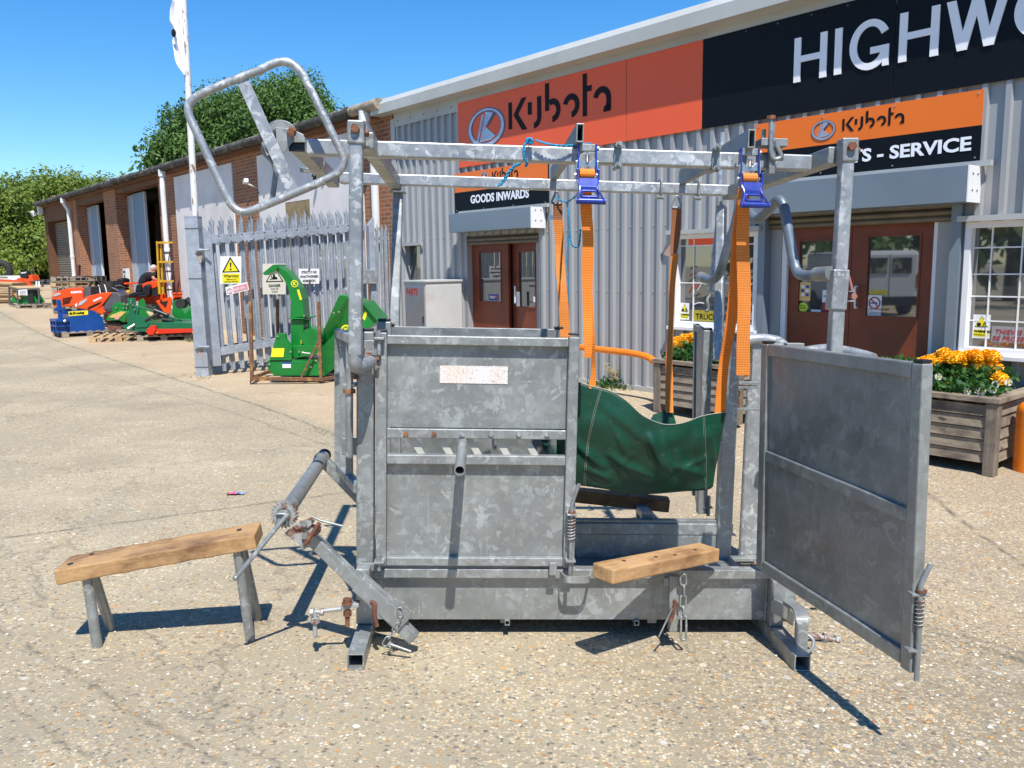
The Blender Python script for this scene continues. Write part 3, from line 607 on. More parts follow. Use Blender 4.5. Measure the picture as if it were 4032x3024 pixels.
p=cy(1275,640,.1); b=MB(); b.tube(fillet([cy(1180,660,.5),cy(1230,672,.45),cy(1276,665,.35),cy(1278,620,.35)],.02),.005,n=8); b.bb(cy(1180,640,.5).x,cy(1245,640,.5).x,.5,.52,cy(1200,678,.5).z,cy(1200,660,.5).z); add(b,"guide_bracket",MG)
# ---- left half-open head gate (swings away to the left)
HG=[(1330,1310),(1330,1838),(1412,1925),(1412,1345)]
A=cy(1412,1345,.05); B=cy(1412,1925,.05); YY=.42
A2=cy(1336,1312,YY); B2=cy(1336,1836,YY)
b=MB(); b.beam(A,A2,.04,.04); b.beam(B,B2,.04,.04); b.beam(A2+V((0,0,.02)),B2-V((0,0,.02)),.04,.04,up=(0,1,0))
for t in(.45,.78): b.beam(A+(A2-A)*t,B+(B2-B)*t,.03,.03,up=(0,1,0))
hg=add(b,"head_gate",MG,.004)
m=A+(A2-A)*.4; pz=cy(1390,1760,.1)
b=MB(); b.bb(cy(1345,1760,.1).x,XL-.037,.1,.108,cy(1345,1792,.1).z,cy(1345,1724,.1).z); add(b,"slotted_plate",MGD,.008)
b=MB(); b.bb(cy(1350,1520,.0).x,XL-.037,-.03,.05,cy(1350,1522,0).z,cy(1350,1508,0).z); b.cyl(cy(1375,1440,-.02),cy(1375,1800,-.02),.015); hb=add(b,"gate_pivot",MG,.002)
b=MB(); b.hex(cy(1375,1548,-.02),cy(1375,1532,-.02),.026); b.build("pivot_nut",MRUST,hb)
# left rear frame seen between
# ---- winch roller on angled arms
AY=-.125
a0,a1=cy(1215,2105,AY),cy(1632,2514,AY-.02)
b=MB(); b.beam(a0,a1,.052,.052,up=(0,1,0)); wa=add(b,"winch_arm",MG,.005)
b=MB(); b.beam(cy(1413,2290,AY-.01),cy(1592,2452,AY-.02),.070,.070,up=(0,1,0)); b.build("arm_sleeve",MG,wa,.004)
b=MB(); b.bb(cy(1400,2300,-.09).x,XL+.03,-.088,-.001,cy(1400,2330,-.05).z,cy(1400,2230,-.05).z); add(b,"arm_mount",MG,.004)
c0,c1=cy(1283,1822,.80),cy(1440,1985,.80)
b=MB(); b.beam(c0,c1+(c1-c0)*.9,.055,.055,up=(0,1,0)); add(b,"winch_arm",MG,.005)
w0,w1=cy(1117,2030,AY-.02),cy(1276,1795,.88)
b=MB(); b.cyl(w0,w1,.032,n=20); wr=add(b,"winch_roller",MGD)
dr=(w1-w0).normalized()
b=MB(); b.cyl(w1-dr*.10,w1-dr*.07,.040,n=20); b.build("roller_collar",MGD,wr)
b=MB(); b.cyl(w1-dr*.02,w1+dr*.02,.034,n=20); b.build("roller_cap",M_BLKR,wr)
# ratchet disc
d,sd,u=MB().axes(w0,w1,(0,0,1)); n=22; ring=[]
for i in range(n):
    for k,(rr) in enumerate((.043,.056)):
        t=2*math.pi*(i+(0 if k==0 else .12))/n; ring.append(w0+sd*math.cos(t)*rr+u*math.sin(t)*rr-dr*.0)
ring=[p for i in range(n) for p in(ring[2*i+1],ring[2*i])]
b=MB(); b.prism(ring,dr*.012); b.prism([p+dr*.03 for p in ring],dr*.012); b.build("ratchet_disc",MRG,wr)
b=MB(); b.cyl(w0-dr*.045,w0+dr*.03,.024,n=16); h0=w0-dr*.05
sq=fillet([h0+sd*.022+u*.022,h0-sd*.022+u*.022,h0-sd*.022-u*.022,h0+sd*.022-u*.022],.008,3,True); b.tube(sq,.006,n=8,closed=True); b.build("crank_socket",MG,wr)
hb0,hb1=cy(1112,2050,-.21),cy(928,2275,-.27); b=MB(); b.tube([hb0+(hb0-hb1)*.12,hb0,hb1],.0095,n=12); b.ell(hb1,(.0125,.0125,.012)); add(b,"crank_handle",MG)
b=MB(); b.prism([cy(x,y,AY-.045) for x,y in((1150,2075),(1185,2050),(1265,2075),(1262,2095),(1195,2160),(1120,2100))],(0,.008,0)); b.prism([cy(x,y,AY-.055) for x,y in((1150,2068),(1225,2038),(1240,2052),(1215,2078),(1165,2085))],(0,.007,0)); pw=add(b,"pawl_plate",MRG,.001)
for q in((1198,2061),(1200,2110),(1196,2150)):
    p=cy(*q,AY-.055); b=MB(); b.cyl(p,p+V((0,-.008,0)),.012); b.build("pawl_rivet",MGD,pw)
b=MB(); b.tube([cy(1258,2060,AY-.07),cy(1200,2146,AY-.07)],.009,n=10); b.build("pawl_spring",MRUST,pw)
b=MB(); b.tube([cy(1226,2034,AY-.07),cy(1262,2050,AY-.07),cy(1350,2072,AY-.07)],.005,n=8); b.build("pawl_lever",MGD,pw)
# chain helper
def chain(name,pts,parent,mat=MG,L=.042,wd=.011,r=.0033):
    pts=[V(p) for p in pts]; b=MB(); tot=sum((pts[i+1]-pts[i]).length for i in range(len(pts)-1)); n=max(2,int(tot/(L*.78)))
    def at(s):
        for i in range(len(pts)-1):
            l=(pts[i+1]-pts[i]).length
            if s<=l or i==len(pts)-2: return pts[i]+(pts[i+1]-pts[i])*(s/l)
            s-=l
    for i in range(n):
        s0=tot*i/n; c0=at(s0); c1=at(min(tot,s0+tot/n)); d=(c1-c0).normalized(); m=(c0+c1)/2; a=V((0,1,0)); sd=(d.cross(a) if i%2==0 else a).normalized()
        P=fillet([m-d*L/2-sd*wd,m+d*L/2-sd*wd,m+d*L/2+sd*wd,m-d*L/2+sd*wd],wd*.95,4,True); b.tube(P,r,n=6,closed=True)
    return b.build(name,mat,parent)
b=MB(); p=cy(1548,2372,-.17); b.prism([cy(x,y,-.17) for x,y in((1535,2362),(1560,2350),(1580,2380),(1582,2398),(1560,2395))],(0,.006,0)); add(b,"chain_lug",MG,.001)
chain("arm_chain",[cy(1572,2395,-.18),cy(1582,2440,-.18),cy(1560,2475,-.18),cy(1528,2515,-.18),cy(1513,2540,-.18)],crush)
b=MB(); b.tube([cy(1535,2536,-.19),cy(1618,2566,-.2)],.006); b.tube(fillet([cy(1540,2528,-.19),cy(1528,2538,-.19),cy(1538,2549,-.19)],.004),.005); add(b,"lynch_pin",MG)
b=MB(); b.tube(smooth([cy(1462,2370,-.17),cy(1475,2380,-.18),cy(1474,2415,-.18),cy(1484,2466,-.18)],3),.0095); add(b,"rusty_pin",MRUST)
b=MB(); b.bb(cy(1452,2370,-.165).x,cy(1494,2370,-.165).x,-.17,-.162,cy(1470,2390,-.165).z,cy(1470,2352,-.165).z); add(b,"pin_plate",MG,.001)
# levelling screw at the left foot
py_=-.16; b=MB(); b.prism([cy(x,y,py_) for x,y in((1342,2388),(1360,2372),(1412,2380),(1412,2392),(1350,2402))],(0,.05,0)); add(b,"screw_lug",MG,.002)
b=MB(); p=cy(1368,2372,-.15); b.hex(p,p+V((0,0,.016)),.019); b.cyl(p+V((0,0,-.005)),p,.024); b.cyl(p,cy(1368,2466,-.15),.0095); b.hex(p-V((0,0,.055)),p-V((0,0,.035)),.018); add(b,"lug_bolt",MRUST)
b=MB(); b.cyl(cy(1345,2396,-.16),cy(1240,2410,-.16),.0085); p=cy(1258,2410,-.16); b.hex(p,p+V((.016,0,0)),.016); b.hex(cy(1222,2410,-.16),cy(1236,2410,-.16),.019); b.cyl(cy(1240,2405,-.16),cy(1241,2508,-.16),.0095); b.hex(cy(1241,2432,-.16),cy(1241,2452,-.16),.019); add(b,"levelling_screw",MRG)
# ---- hoof block near side
tz=0
b=MB(); p0,p1=cy(2651,2262,-.09),cy(2649,2482,-.09); b.beam(p0,p1,.040,.040,up=(0,1,0)); b.bb(p0.x-.04,p0.x+.04,-.10,-.056,ZS0,ZS0+.04); hbk=add(b,"block_bracket",MG,.004)
A0=cy(2411,2304,-.40); A1=cy(2832,2213,-.04); d_=(A1-A0); d_.z=0; d_.normalize(); s_=V((-d_.y,d_.x,0)); zb=(A0.z+A1.z)/2; Ltb=(A1-A0).length
H=.058; TW=.115
E1=V((A0.x,A0.y,A0.z))
def timber(name,A,B,H,TW,mat,parent,frm,holes=True):
    """bottom front edge A->B in local coords of frm, width to the back; own object frame so that the grain runs along it"""
    A,B=V(A),V(B); x=(B-A).normalized(); z=(V((0,0,1))-x*x.z).normalized(); y=z.cross(x); L=(B-A).length
    M=frm.M@Matrix(((x.x,y.x,z.x,A.x),(x.y,y.y,z.y,A.y),(x.z,y.z,z.z,A.z),(0,0,0,1)))
    b=MB(); b.bb(0,L,0,TW,0,H); o=b.build(name,mat,None,.006)
    if parent: o.parent=parent; o.matrix_parent_inverse=Matrix.Identity(4)
    bpy.context.view_layer.update(); o.matrix_world=M
    if holes:
        for hx,hy in((.45,.4),(.82,.35),(.2,.6),(.6,.25)):
            b=MB(); b.cyl((L*hx,TW*hy,H-.003),(L*hx,TW*hy,H+.0012),.008,n=12); h=b.build("bolt_hole",M_DARKIN,o)
    return o,L,Fr(M)
timber("hoof_block",A0,A1,H,TW,MW_BLOCK,crush,C)
chain("block_chain",[cy(2690,2262,-.14),cy(2692,2330,-.14),cy(2688,2390,-.14),cy(2692,2430,-.14)],crush,L=.048,wd=.012,r=.0042)
b=MB(); P=fillet([cy(2682,2425,-.14),cy(2680,2520,-.14),cy(2702,2520,-.14),cy(2702,2425,-.14)],.012,4,True); b.tube(P,.005,closed=True,n=8); add(b,"long_chain_link",MG)
b=MB(); b.tube([cy(2652,2365,-.15),cy(2660,2372,-.15),cy(2641,2445,-.15)],.009); add(b,"rusty_pin",MRUST)
b=MB(); b.tube([cy(2648,2395,-.16),cy(2594,2508,-.17)],.004,n=6); add(b,"pin_wire",MGD)
# far side hoof block, its shade put into a darker timber colour
B0=cy(2215,1975,1.02); B1=cy(2634,2020,.94); timber("hoof_block",B0,B1,.07,.10,MW_SHADE,crush,C)
b=MB(); q=cy(2520,2060,.98); b.beam((q.x,.99,ZS0),(q.x,.99,cy(2520,2018,.98).z),.04,.04,up=(0,1,0)); b.bb(q.x-.03,q.x+.03,W0,.98,ZS0+.05,ZS0+.09); add(b,"block_bracket",MG,.003)
# ---- right foot brackets
def strapw(name,pts,w,Y,th=.008,r=.02,mat=MG):
    b=MB(); P=fillet([cy(*p) for p in pts],r); b.ribbon(P,(0,1,0),w,th); return add(b,name,mat,.001)
b=MB(); P=[cy(3060,2352,.10),cy(3075,2345,.08),cy(3150,2400,-.14),cy(3158,2440,-.20),cy(3152,2568,-.20)]; P=fillet(P,.03)
b.ribbon(P,(1,0,.0),.055,.010); add(b,"foot_guard",MG,.001)
b=MB(); P=fillet([cy(3040,2385,-.06),cy(3085,2408,-.10),cy(3120,2440,-.02)],.03); b.ribbon(P,(0,0,1),.055,.012); add(b,"foot_guard",MG,.001)
b=MB(); P=fillet([cy(3180,2500,-.1),cy(3205,2520,-.12),cy(3198,2560,-.16),cy(3170,2568,-.18)],.02); b.tube(P,.008); add(b,"foot_loop",MG)
b=MB(); b.bb(Fr_.x-.03,Fr_.x+.03,-.02,.02,.068,ZS0); b.bb(Fr_.x-.035,Fr_.x+.10,.03,.036,.07,ZS0-.01); add(b,"foot_upright",MG,.003)
b=MB(); b.cyl(cy(3140,2492,-.02),cy(3305,2522,-.02),.010); b.hex(cy(3240,2510,-.02),cy(3256,2513,-.02),.021); b.hex(cy(3286,2518,-.02),cy(3303,2521,-.02),.021); add(b,"levelling_screw",MRG)
p=cy(3412,2540,-.0); 
# ---- tail gate swung open towards the viewer
gh=cy(3012,1340,.02); # hinge line near x
hx=cy(3008,1800,.02).x
# outer edge: choose Y so that the leaf is 0.92 long and hangs at the same height as the side door
best=None
for i in range(40,140):
    Y=-i/100; p=cy(3630,2640,Y); q=cy(3020,2260,.0)
    e=abs(p.z-q.z)
    if best is None or e<best[0]: best=(e,Y,p)
GY=best[1]; gb=cy(3600,2630,GY); gt=cy(3650,1432,GY)
hb_=cy(2992,2232,0); ht_=cy(3014,1352,0)
print("TAILGATE",GY,gb,gt,hb_,ht_)
O_=V(hb_); Xd=(gb-hb_); Lg=math.hypot(Xd.x,Xd.y); xh=V((Xd.x/Lg,Xd.y/Lg,0)); 
up=V((0,0,1)); nn=xh.cross(up)
def gp(u,v,n=0):  # bilinear in leaf corners
    a=hb_+(gb-hb_)*u; c=ht_+(gt-ht_)*u; p=a+(c-a)*v; return p+nn*n
def gbar(b,u0,v0,u1,v1,w,t=.04,n=0): b.beam(gp(u0,v0,n),gp(u1,v1,n),w,t,up=nn)
Hg=(ht_-hb_).length
b=MB(); sw=.05
gbar(b,.025,-.0,.025,1.0,sw); gbar(b,.98,-.015,.98,1.0,sw)
gbar(b,.052,.975,.952,.975,.05,.038); gbar(b,.052,.02,.952,.02,.05,.038); gbar(b,.052,.515,.952,.50,.045,.036)
tg=add(b,"tail_gate",MGD,.005)
for v0,v1 in((.03,.515),(.50,.965)):
    b=MB(); b.prism([gp(.05,v0,-.002),gp(.955,v0,-.002),gp(.955,v1,-.002),gp(.05,v1,-.002)],nn*.004); b.build("gate_panel",MGD,tg)
for u in(.025,.98):
    b=MB(); b.beam(gp(u,1.001),gp(u,1.012),.046,.036,up=nn); b.build("end_cap",M_BLK,tg,.003)
# spring bolt on outer stile
ex=gp(1.035,0,0.0); 
def gz(py): return cy(3640,py,GY).z
b=MB(); zz=lambda py:gz(py)
xb_=gp(1.06,.0).x; yb_=gp(1.06,0).y
def ep(px,py): return cy(px,py,GY-.02)
b.tube(smooth([ep(3608,2680),ep(3618,2500),ep(3624,2340),ep(3628,2300),ep(3664,2222)],4),.0085,n=10); b.build("bolt_rod",MGD,tg)
b=MB(); n=56; q0,q1=ep(3619,2468),ep(3626,2352)
b.tube([q0+(q1-q0)*(i/n)+V((.0135*math.cos(2*math.pi*7.5*i/n),.0135*math.sin(2*math.pi*7.5*i/n),0)) for i in range(n+1)],.0022,n=6); b.build("spring",MRG,tg)
for px,py in((3628,2342),(3612,2562)):
    b=MB(); p=ep(px,py); b.box(p+V((-.005,0.01,0)),(.055,.035,.009)); b.build("bolt_bracket",MG,tg,.002)
b=MB(); p=ep(3628,2332); b.cyl(p,p+V((0,0,.008)),.016); b.build("washer",MRUST,tg)
# hinge post for tail gate and rear end frame
xh0=cy(3012,1800,.06).x
b=MB(); b.bb(xh0-.0,xh0+.055,.045,.10,.068,dz(3012,1350,.06)); add(b,"corner_post",MG,.006)
# rear end guillotine frame : wide channel with rounded pipe top
RB=1.02
x0,x1=cy(2944,1800,RB).x,cy(3010,1800,RB).x; z0,z1=cy(2960,2185,RB).z,cy(2970,1352,RB).z
b=MB(); b.bb(x0,x1,RB,RB+.03,z0,z1); b.cyl((x0-.01,RB,z0),(x0-.01,RB,cy(2930,1520,RB).z),.016,n=14); ef=add(b,"end_frame_plate",MGL,.003)
b=MB(); b.beam((cy(2872,2190,RB).x,RB-.03,z0-.012),(x1+.15,RB-.03,z0-.012),.05,.02); add(b,"end_frame_foot",MG,.003)
b=MB(); b.tube(smooth([cy(2935,1340,RB),cy(2985,1335,RB),cy(3050,1342,RB),cy(3085,1362,RB-.05),cy(3095,1392,RB-.1)],4),.030,n=16); add(b,"end_frame_rail",MGL)
b=MB(); b.tube(smooth([cy(3170,1385,.55),cy(3260,1375,.5),cy(3360,1390,.4),cy(3440,1412,.3)],4),.026,n=16); add(b,"end_frame_rail",MGL)
b=MB(); b.bb(cy(3092,1370,.9).x,cy(3162,1370,.9).x,.88,.93,cy(3100,1420,.9).z,cy(3100,1350,.9).z); add(b,"end_frame_post",MG,.004)
for py in(1508,1525,1612):
    b=MB(); b.bb(cy(2878,py,W0+.02).x,cy(2990,py,W0+.02).x,W0+.0,W0+.06,cy(2900,py+5,W0).z,cy(2900,py-4,W0).z); add(b,"latch_bracket",MG,.001)
b=MB(); n=60; q0,q1=cy(2902,1608,W0+.04),cy(2902,1540,W0+.04)
b.tube([q0+(q1-q0)*(i/n)+V((.014*math.cos(2*math.pi*8*i/n),.014*math.sin(2*math.pi*8*i/n),0)) for i in range(n+1)],.003,n=6); add(b,"latch_spring",MRUST,0)
# rear right half door standing ajar (thin, seen almost edge-on)
Y1=.95; ta=cy(2745,1292,Y1+.28); tb=cy(2798,1308,Y1); ba=cy(2748,1996,Y1+.28); bb2=cy(2778,2025,Y1)
ta=cy(2742,1275,1.25); ba=cy(2735,1950,1.25); tb=cy(2785,1300,.95); bb2=cy(2762,2020,.95)
b=MB(); b.beam(tb,bb2,.05,.045,up=(0,1,0)); b.prism([tb+V((-.02,0.02,0)),bb2+V((-.02,.02,0)),ba,ta],(.012,0,0)); b.beam(ta,ba,.03,.03,up=(0,1,0)); b.beam(tb+V((0,0,-.02)),ta+V((0,0,-.02)),.03,.035); rdj=add(b,"rear_half_door",MG,.003)
b=MB(); b.beam(tb,tb+V((0,0,.012)),.045,.04,up=(0,1,0)); b.build("end_cap",M_BLK,rdj,.003)
b=MB(); p=cy(2790,1995,.93); b.cyl(p+V((0,0,-.05)),p+V((0,0,.06)),.010); b.bb(p.x-.03,p.x+.02,.92,.95,p.z-.008,p.z+.0); b.build("drop_bolt",MG,rdj)
# right end lower: low loading ramp lip under the tail gate
p0,p1=cy(3215,2440,.35),cy(3450,2560,.1)
b=MB(); b.bb(cy(3198,2400,.35).x,cy(3225,2400,.35).x,.33,.36,.04,cy(3200,2370,.35).z); b.prism([cy(3225,2400,.36),cy(3330,2470,.36),cy(3225,2478,.36)],(0,.006,0))
b.beam(cy(3180,2490,.30),cy(3420,2530,.25),.05,.02); add(b,"ramp_lip",MGL,.003)
# ================================================================ straps, sling, rope
def cs(pts): return [cy(*p) for p in pts]
def midw(rows):
    """rows: (xl,xr,y,Y) -> centre pts and widths"""
    P=[];Wd=[]
    for xl,xr,y,Y in rows:
        a=cy(xl,y,Y); b_=cy(xr,y,Y); P.append((a+b_)/2); Wd.append((b_-a).length)
    return P,Wd
def strap(rows,mat,parent,name="webbing",side=(1,0,0),k=4):
    rs=[]
    R=[V(r[:3]).to_tuple()+(r[3],) for r in rows]
    P,Wd=midw(rows)
    SP=smooth(P,k); SW=[]
    for i in range(len(P)-1):
        for j in range(k): SW.append(Wd[i]+(Wd[i+1]-Wd[i])*j/k)
    SW.append(Wd[-1]); SP=[p+V((math.sin(i*.9)*.0015,math.sin(i*.5)*.006,0)) for i,p in enumerate(SP)]
    b=MB(); b.ribbon(SP,side,SW,.003); return b.build(name,mat,parent)
def dring(px,py,Y,parent,s=.030):
    c=cy(px,py,Y); b=MB(); b.tube(fillet([c+V((-s*.95,0,-s)),c+V((s*.95,0,-s)),c+V((.006,0,s)),c+V((-.006,0,s))],.012,4,True),.0055,n=8,closed=True); b.build("d_ring",MGD,parent)
s1=thing("sling_strap","dark-ringed orange webbing strap at the far left of the sling, beside the knotted blue rope","strap",C,"webbing straps holding the sling")
dring(2192,778,RZ+.0,s1); strap([(2178,2214,795,RZ),(2179,2215,865,RZ)],M_STRB,s1,"browned_webbing")
strap([(2179,2216,866,RZ),(2188,2222,1000,RZ),(2195,2232,1150,RZ-.03),(2206,2246,1300,.93),(2214,2256,1420,.9),(2222,2262,1560,.88)],M_STRD,s1)
b=MB(); b.add([cy(2160,845,RZ+.002),cy(2178,848,RZ+.002),cy(2178,865,RZ+.002),cy(2158,862,RZ+.002)],[(0,1,2,3)]); b.build("care_label",M_FLAG,s1)
s3=thing("sling_strap","dark-ringed orange webbing strap at the far right of the sling, brown near its ring","strap",C,"webbing straps holding the sling")
dring(2664,795,RZ,s3); strap([(2645,2682,815,RZ),(2642,2680,925,RZ),(2640,2664,1000,RZ)],M_STRB,s3,"browned_webbing")
strap([(2641,2672,1001,RZ),(2636,2662,1100,RZ),(2631,2652,1250,.96),(2622,2648,1400,.9),(2620,2650,1500,.87),(2621,2652,1625,.84)],M_STRD,s3)
b=MB(); b.add([cy(2612,1000,RZ),cy(2640,960,RZ),cy(2640,1010,RZ),cy(2625,1008,RZ)],[(0,1,2,3)]); b.build("care_label",flat("torn_brown_label",(.3,.2,.17),.8),s3)
def ratchet(px,py,Y,lab,scale=1.0):
    """px,py = top centre; hangs from the rail"""
    o=cy(px,py,Y); f2=Fr(C.M@Matrix.Translation(o)); t=thing("ratchet_buckle",lab,"ratchet buckle",f2,"blue ratchet buckles on the top rail")
    u=.00114
    def P(x,z,y=0): return V((x*u,y,z*.00101))   # x,z in reference pixels from (2285,575)
    for s in(-1,1):
        b=MB(); b.prism([P(s*33-3,-5,-.005),P(s*33+3,-5,-.005),P(s*33+3,-95,-.03),P(s*40+3,-112,-.03),P(s*40-3,-112,-.03),P(s*33-3,-95,-.03)],(0,.001,0))
        b=MB(); b.beam(P(s*31,6,-.004),P(s*32,-104,-.014),.036,.006,up=(1,0,0)); b.build("side_plate",M_BLUE,t,.001)
    b=MB(); b.beam(P(-28,-8,-.005),P(28,-8,-.005),.022,.026); b.hex(P(34,-10,-.005),P(42,-10,-.005),.010); b.build("anchor_bolt",MG,t,.001)
    b=MB(); b.prism([P(x,z,-.02) for x,z in((-32,-62),(-26,-50),(-10,-64),(0,-70),(10,-64),(26,-50),(32,-62),(30,-82),(-30,-82))],(0,.004,0)); b.bb(-.045,-.037,-.025,-.012,-.098,-.062); b.bb(.037,.045,-.025,-.012,-.098,-.062); b.build("pawl",M_ZINC,t,.001)
    b=MB(); n=40; b.tube([P(0,-38,-.02)+V((.008*math.cos(2*math.pi*5*i/n),.008*math.sin(2*math.pi*5*i/n),-.028*i/n)) for i in range(n+1)],.0018,n=5); b.bb(-.012,.012,-.032,-.012,-.041,-.037); b.build("pawl_spring",M_ZINC,t)
    b=MB(); b.cyl(P(-26,-112,-.018),P(26,-112,-.018),.021,n=18); b.build("wound_webbing",M_STR if lab.startswith("left") else M_STRD,t)
    b=MB(); b.cyl(P(-44,-118,-.018),P(-34,-118,-.018),.013); b.cyl(P(34,-118,-.018),P(44,-118,-.018),.013); b.build("spindle_nut",M_ZINC,t)
    b=MB()
    for s in(-1,1):
        q=[P(s*37+2,-92,-.03),P(s*37+2,-135,-.035),P(s*30+2,-165,-.05),P(s*38+8,-195,-.062),P(s*48+10,-222,-.07)]
        b.ribbon(smooth(q,4),(0,1,.2),.034,.0065)
    b.beam(P(-30,-150,-.047),P(36,-150,-.047),.034,.020,up=(0,-1,.3)); b.beam(P(-32,-172,-.054),P(38,-172,-.054),.018,.018)
    b.build("handle_frame",M_BLUE,t,.0012)
    b=MB(); b.tube(fillet([P(-22,-182,-.06),P(32,-182,-.06),P(36,-205,-.065),P(-22,-205,-.065)],.008,4,True),.0055,n=8,closed=True); b.build("release_bar",M_BLUE,t)
    b=MB(); b.cyl(P(-40,-222,-.07),P(62,-222,-.07),.0125,n=16); b.build("handle_grip",M_BLUE,t)
    return t
ratchet(2311,575,-.065,"left blue ratchet buckle with smooth orange webbing wound in it, on the front rail")
ratchet(2949,592,-.065,"right blue ratchet buckle with dash-woven orange webbing, near the bolt hook on the rail")
s2=thing("ratchet_strap","bright smooth orange strap hanging from the left blue ratchet buckle with a loose end","strap",C,"straps hanging from the ratchets")
strap([(2287,2330,700,-.075),(2286,2330,800,-.07),(2290,2334,900,-.04),(2293,2336,1050,-.03),(2294,2332,1200,-.03),(2299,2332,1300,-.03),(2299,2327,1408,-.03)],M_STR,s2,"loose_end")
strap([(2300,2330,760,-.05),(2312,2334,1100,.06),(2326,2340,1320,.1),(2330,2343,1400,.12),(2328,2345,1460,.13),(2320,2348,1530,.14)],M_STR,s2)
s4=thing("ratchet_strap","wide double orange strap from the right blue ratchet down to the sling's near right corner","strap",C,"straps hanging from the ratchets")
strap([(2905,2950,740,-.07),(2902,2952,900,-.03),(2900,2953,1100,.0),(2903,2954,1280,.0),(2898,2954,1478,.0)],M_STRD,s4,"loose_end")
strap([(2903,2935,760,-.05),(2885,2930,900,.0),(2868,2914,1100,.06),(2850,2898,1300,.1),(2828,2872,1440,.13),(2811,2858,1640,.15)],M_STR,s4,side=(1,.25,0))
# green sling
sl=thing("belly_sling","green tarpaulin belly sling with white stitched hems, hanging slack from four orange straps","sling",C)
FT=[(2195,1500,.16),(2255,1500,.15),(2320,1518,.14),(2405,1541,.13),(2465,1578,.12),(2525,1632,.12),(2585,1662,.12),(2630,1671,.12),(2690,1664,.12),(2770,1636,.13),(2858,1622,.15)]
FBt=[(2190,1890,.20),(2230,1902,.20),(2270,1908,.20),(2330,1915,.21),(2400,1926,.22),(2460,1938,.23),(2550,1944,.23),(2640,1938,.22),(2700,1933,.21),(2780,1927,.20),(2806,1912,.20)]
FM=[(2192,1700,.16),(2238,1710,.155),(2287,1720,.150),(2345,1730,.145),(2412,1748,.14),(2490,1772,.14),(2570,1790,.14),(2632,1795,.14),(2700,1788,.145),(2775,1772,.15),(2835,1750,.165)]
T=smooth(cs(FT),9); Mi=smooth(cs(FM),9); Bo=smooth(cs(FBt),9); rows=[]
rng=random.Random(5)
def wr(i,j,n):
    x=i/n*6.28; return .010*math.sin(x*1.6+j*.35)*math.sin(j*.21)+.008*math.sin(x*3.7-j*.5)+.006*math.sin(x*7.1+j*.7)
NJ=40
FL=[(cy(a,b_,.12),cy(c_,d_,.12),am,sg) for a,b_,c_,d_,am,sg in((2546,1700,2636,1885,.030,.022),(2600,1690,2640,1880,.018,.014),(2345,1570,2570,1760,.016,.025),(2395,1790,2500,1870,.018,.016),(2735,1665,2770,1860,.016,.018),(2250,1740,2390,1860,.022,.018),(2470,1840,2590,1905,.020,.015),(2300,1850,2420,1905,.016,.012),(2650,1840,2790,1880,.018,.016),(2790,1680,2825,1840,.014,.012),(2420,1690,2470,1800,.012,.014),(2660,1770,2720,1900,.012,.013),(2500,1780,2440,1850,.010,.010),(2790,1800,2700,1850,.012,.010))]
def folds(p):
    t_=0
    for a,b_,am,sg in FL:
        ab=V((b_.x-a.x,0,b_.z-a.z)); ap=V((p.x-a.x,0,p.z-a.z)); u=ap.dot(ab)/ab.length_squared; d=(ap-ab*max(0,min(1,u))); s=1 if (ab.x*ap.z-ab.z*ap.x)>0 else .5
        e=math.sin(math.pi*max(0,min(1,u)))**.5 if 0<u<1 else 0
        t_+=am*math.exp(-(d.length/(sg*(1.3 if s==1 else .7)))**2)*e
    return t_
for j in range(NJ+1):
    t=j/NJ; row=[]
    for i in range(len(T)):
        a,b_,c_=T[i],Mi[i],Bo[i]; p=a*(1-t)*(1-t*2)*1.0+b_*4*t*(1-t)+c_*t*(2*t-1)
        w_=math.sin(t*math.pi*.9)
        w_=min(1,t*3)
        p=p+V((0,wr(i*.45,j*.6,len(T))*w_*.28-folds(p)*w_*.8,0)); row.append(p)
    rows.append(row)
b=MB(); b.strip(rows)
back=[]
for j in range(1,15):
    t=j/14; row=[]
    for i,p in enumerate(Bo):
        y=.21+(.86-.21)*t; xx=p.x; u=i/(len(Bo)-1); topz=cy(2500,1700,.84).z-.06*math.sin(u*math.pi)+.05*(1-u)*0
        z=p.z+(-.02*math.sin(t*math.pi))+(topz-p.z)*(t**2.4)
        row.append(V((xx+.02*math.sin(u*9+t*5),y-.03*math.sin(u*7)*t+wr(i,j,len(Bo))*1.0,z)))
    back.append(row)
b.strip([rows[-1]]+back); o=b.build("sling_sheet",M_TARP,sl)
md=o.modifiers.new("s","SOLIDIFY"); md.thickness=.003
# far corner flap with strap loop
f0=[cy(x,y,.86) for x,y in((2560,1655),(2572,1632),(2605,1622),(2650,1612),(2655,1640),(2668,1690))]
b=MB(); b.strip([f0,[p+V((0,-.03,-.12)) for p in f0]]); b.build("far_corner",M_TARP,sl)
MSTI=flat("pale_stitching",(.30,.32,.26),.8)
b=MB(); b.tube([p+V((0,-.004,.0)) for p in T],.0019,n=6); b.build("hem_cord",MSTI,sl)
for iu in(23,81):
    b=MB()
    for off in(-.0035,.0035):
        L=[rows[j][iu]+V((off-(j/NJ)*(.0),-.0035,0)) for j in range(0,NJ+1)]
        for j in range(0,NJ): 
            a_,c2=L[j],L[j+1]
            for q in(.08,.55): b.tube([a_+(c2-a_)*q,a_+(c2-a_)*(q+.32)],.0014,n=4,cap=False)
    b.build("seam_stitching",MSTI,sl)
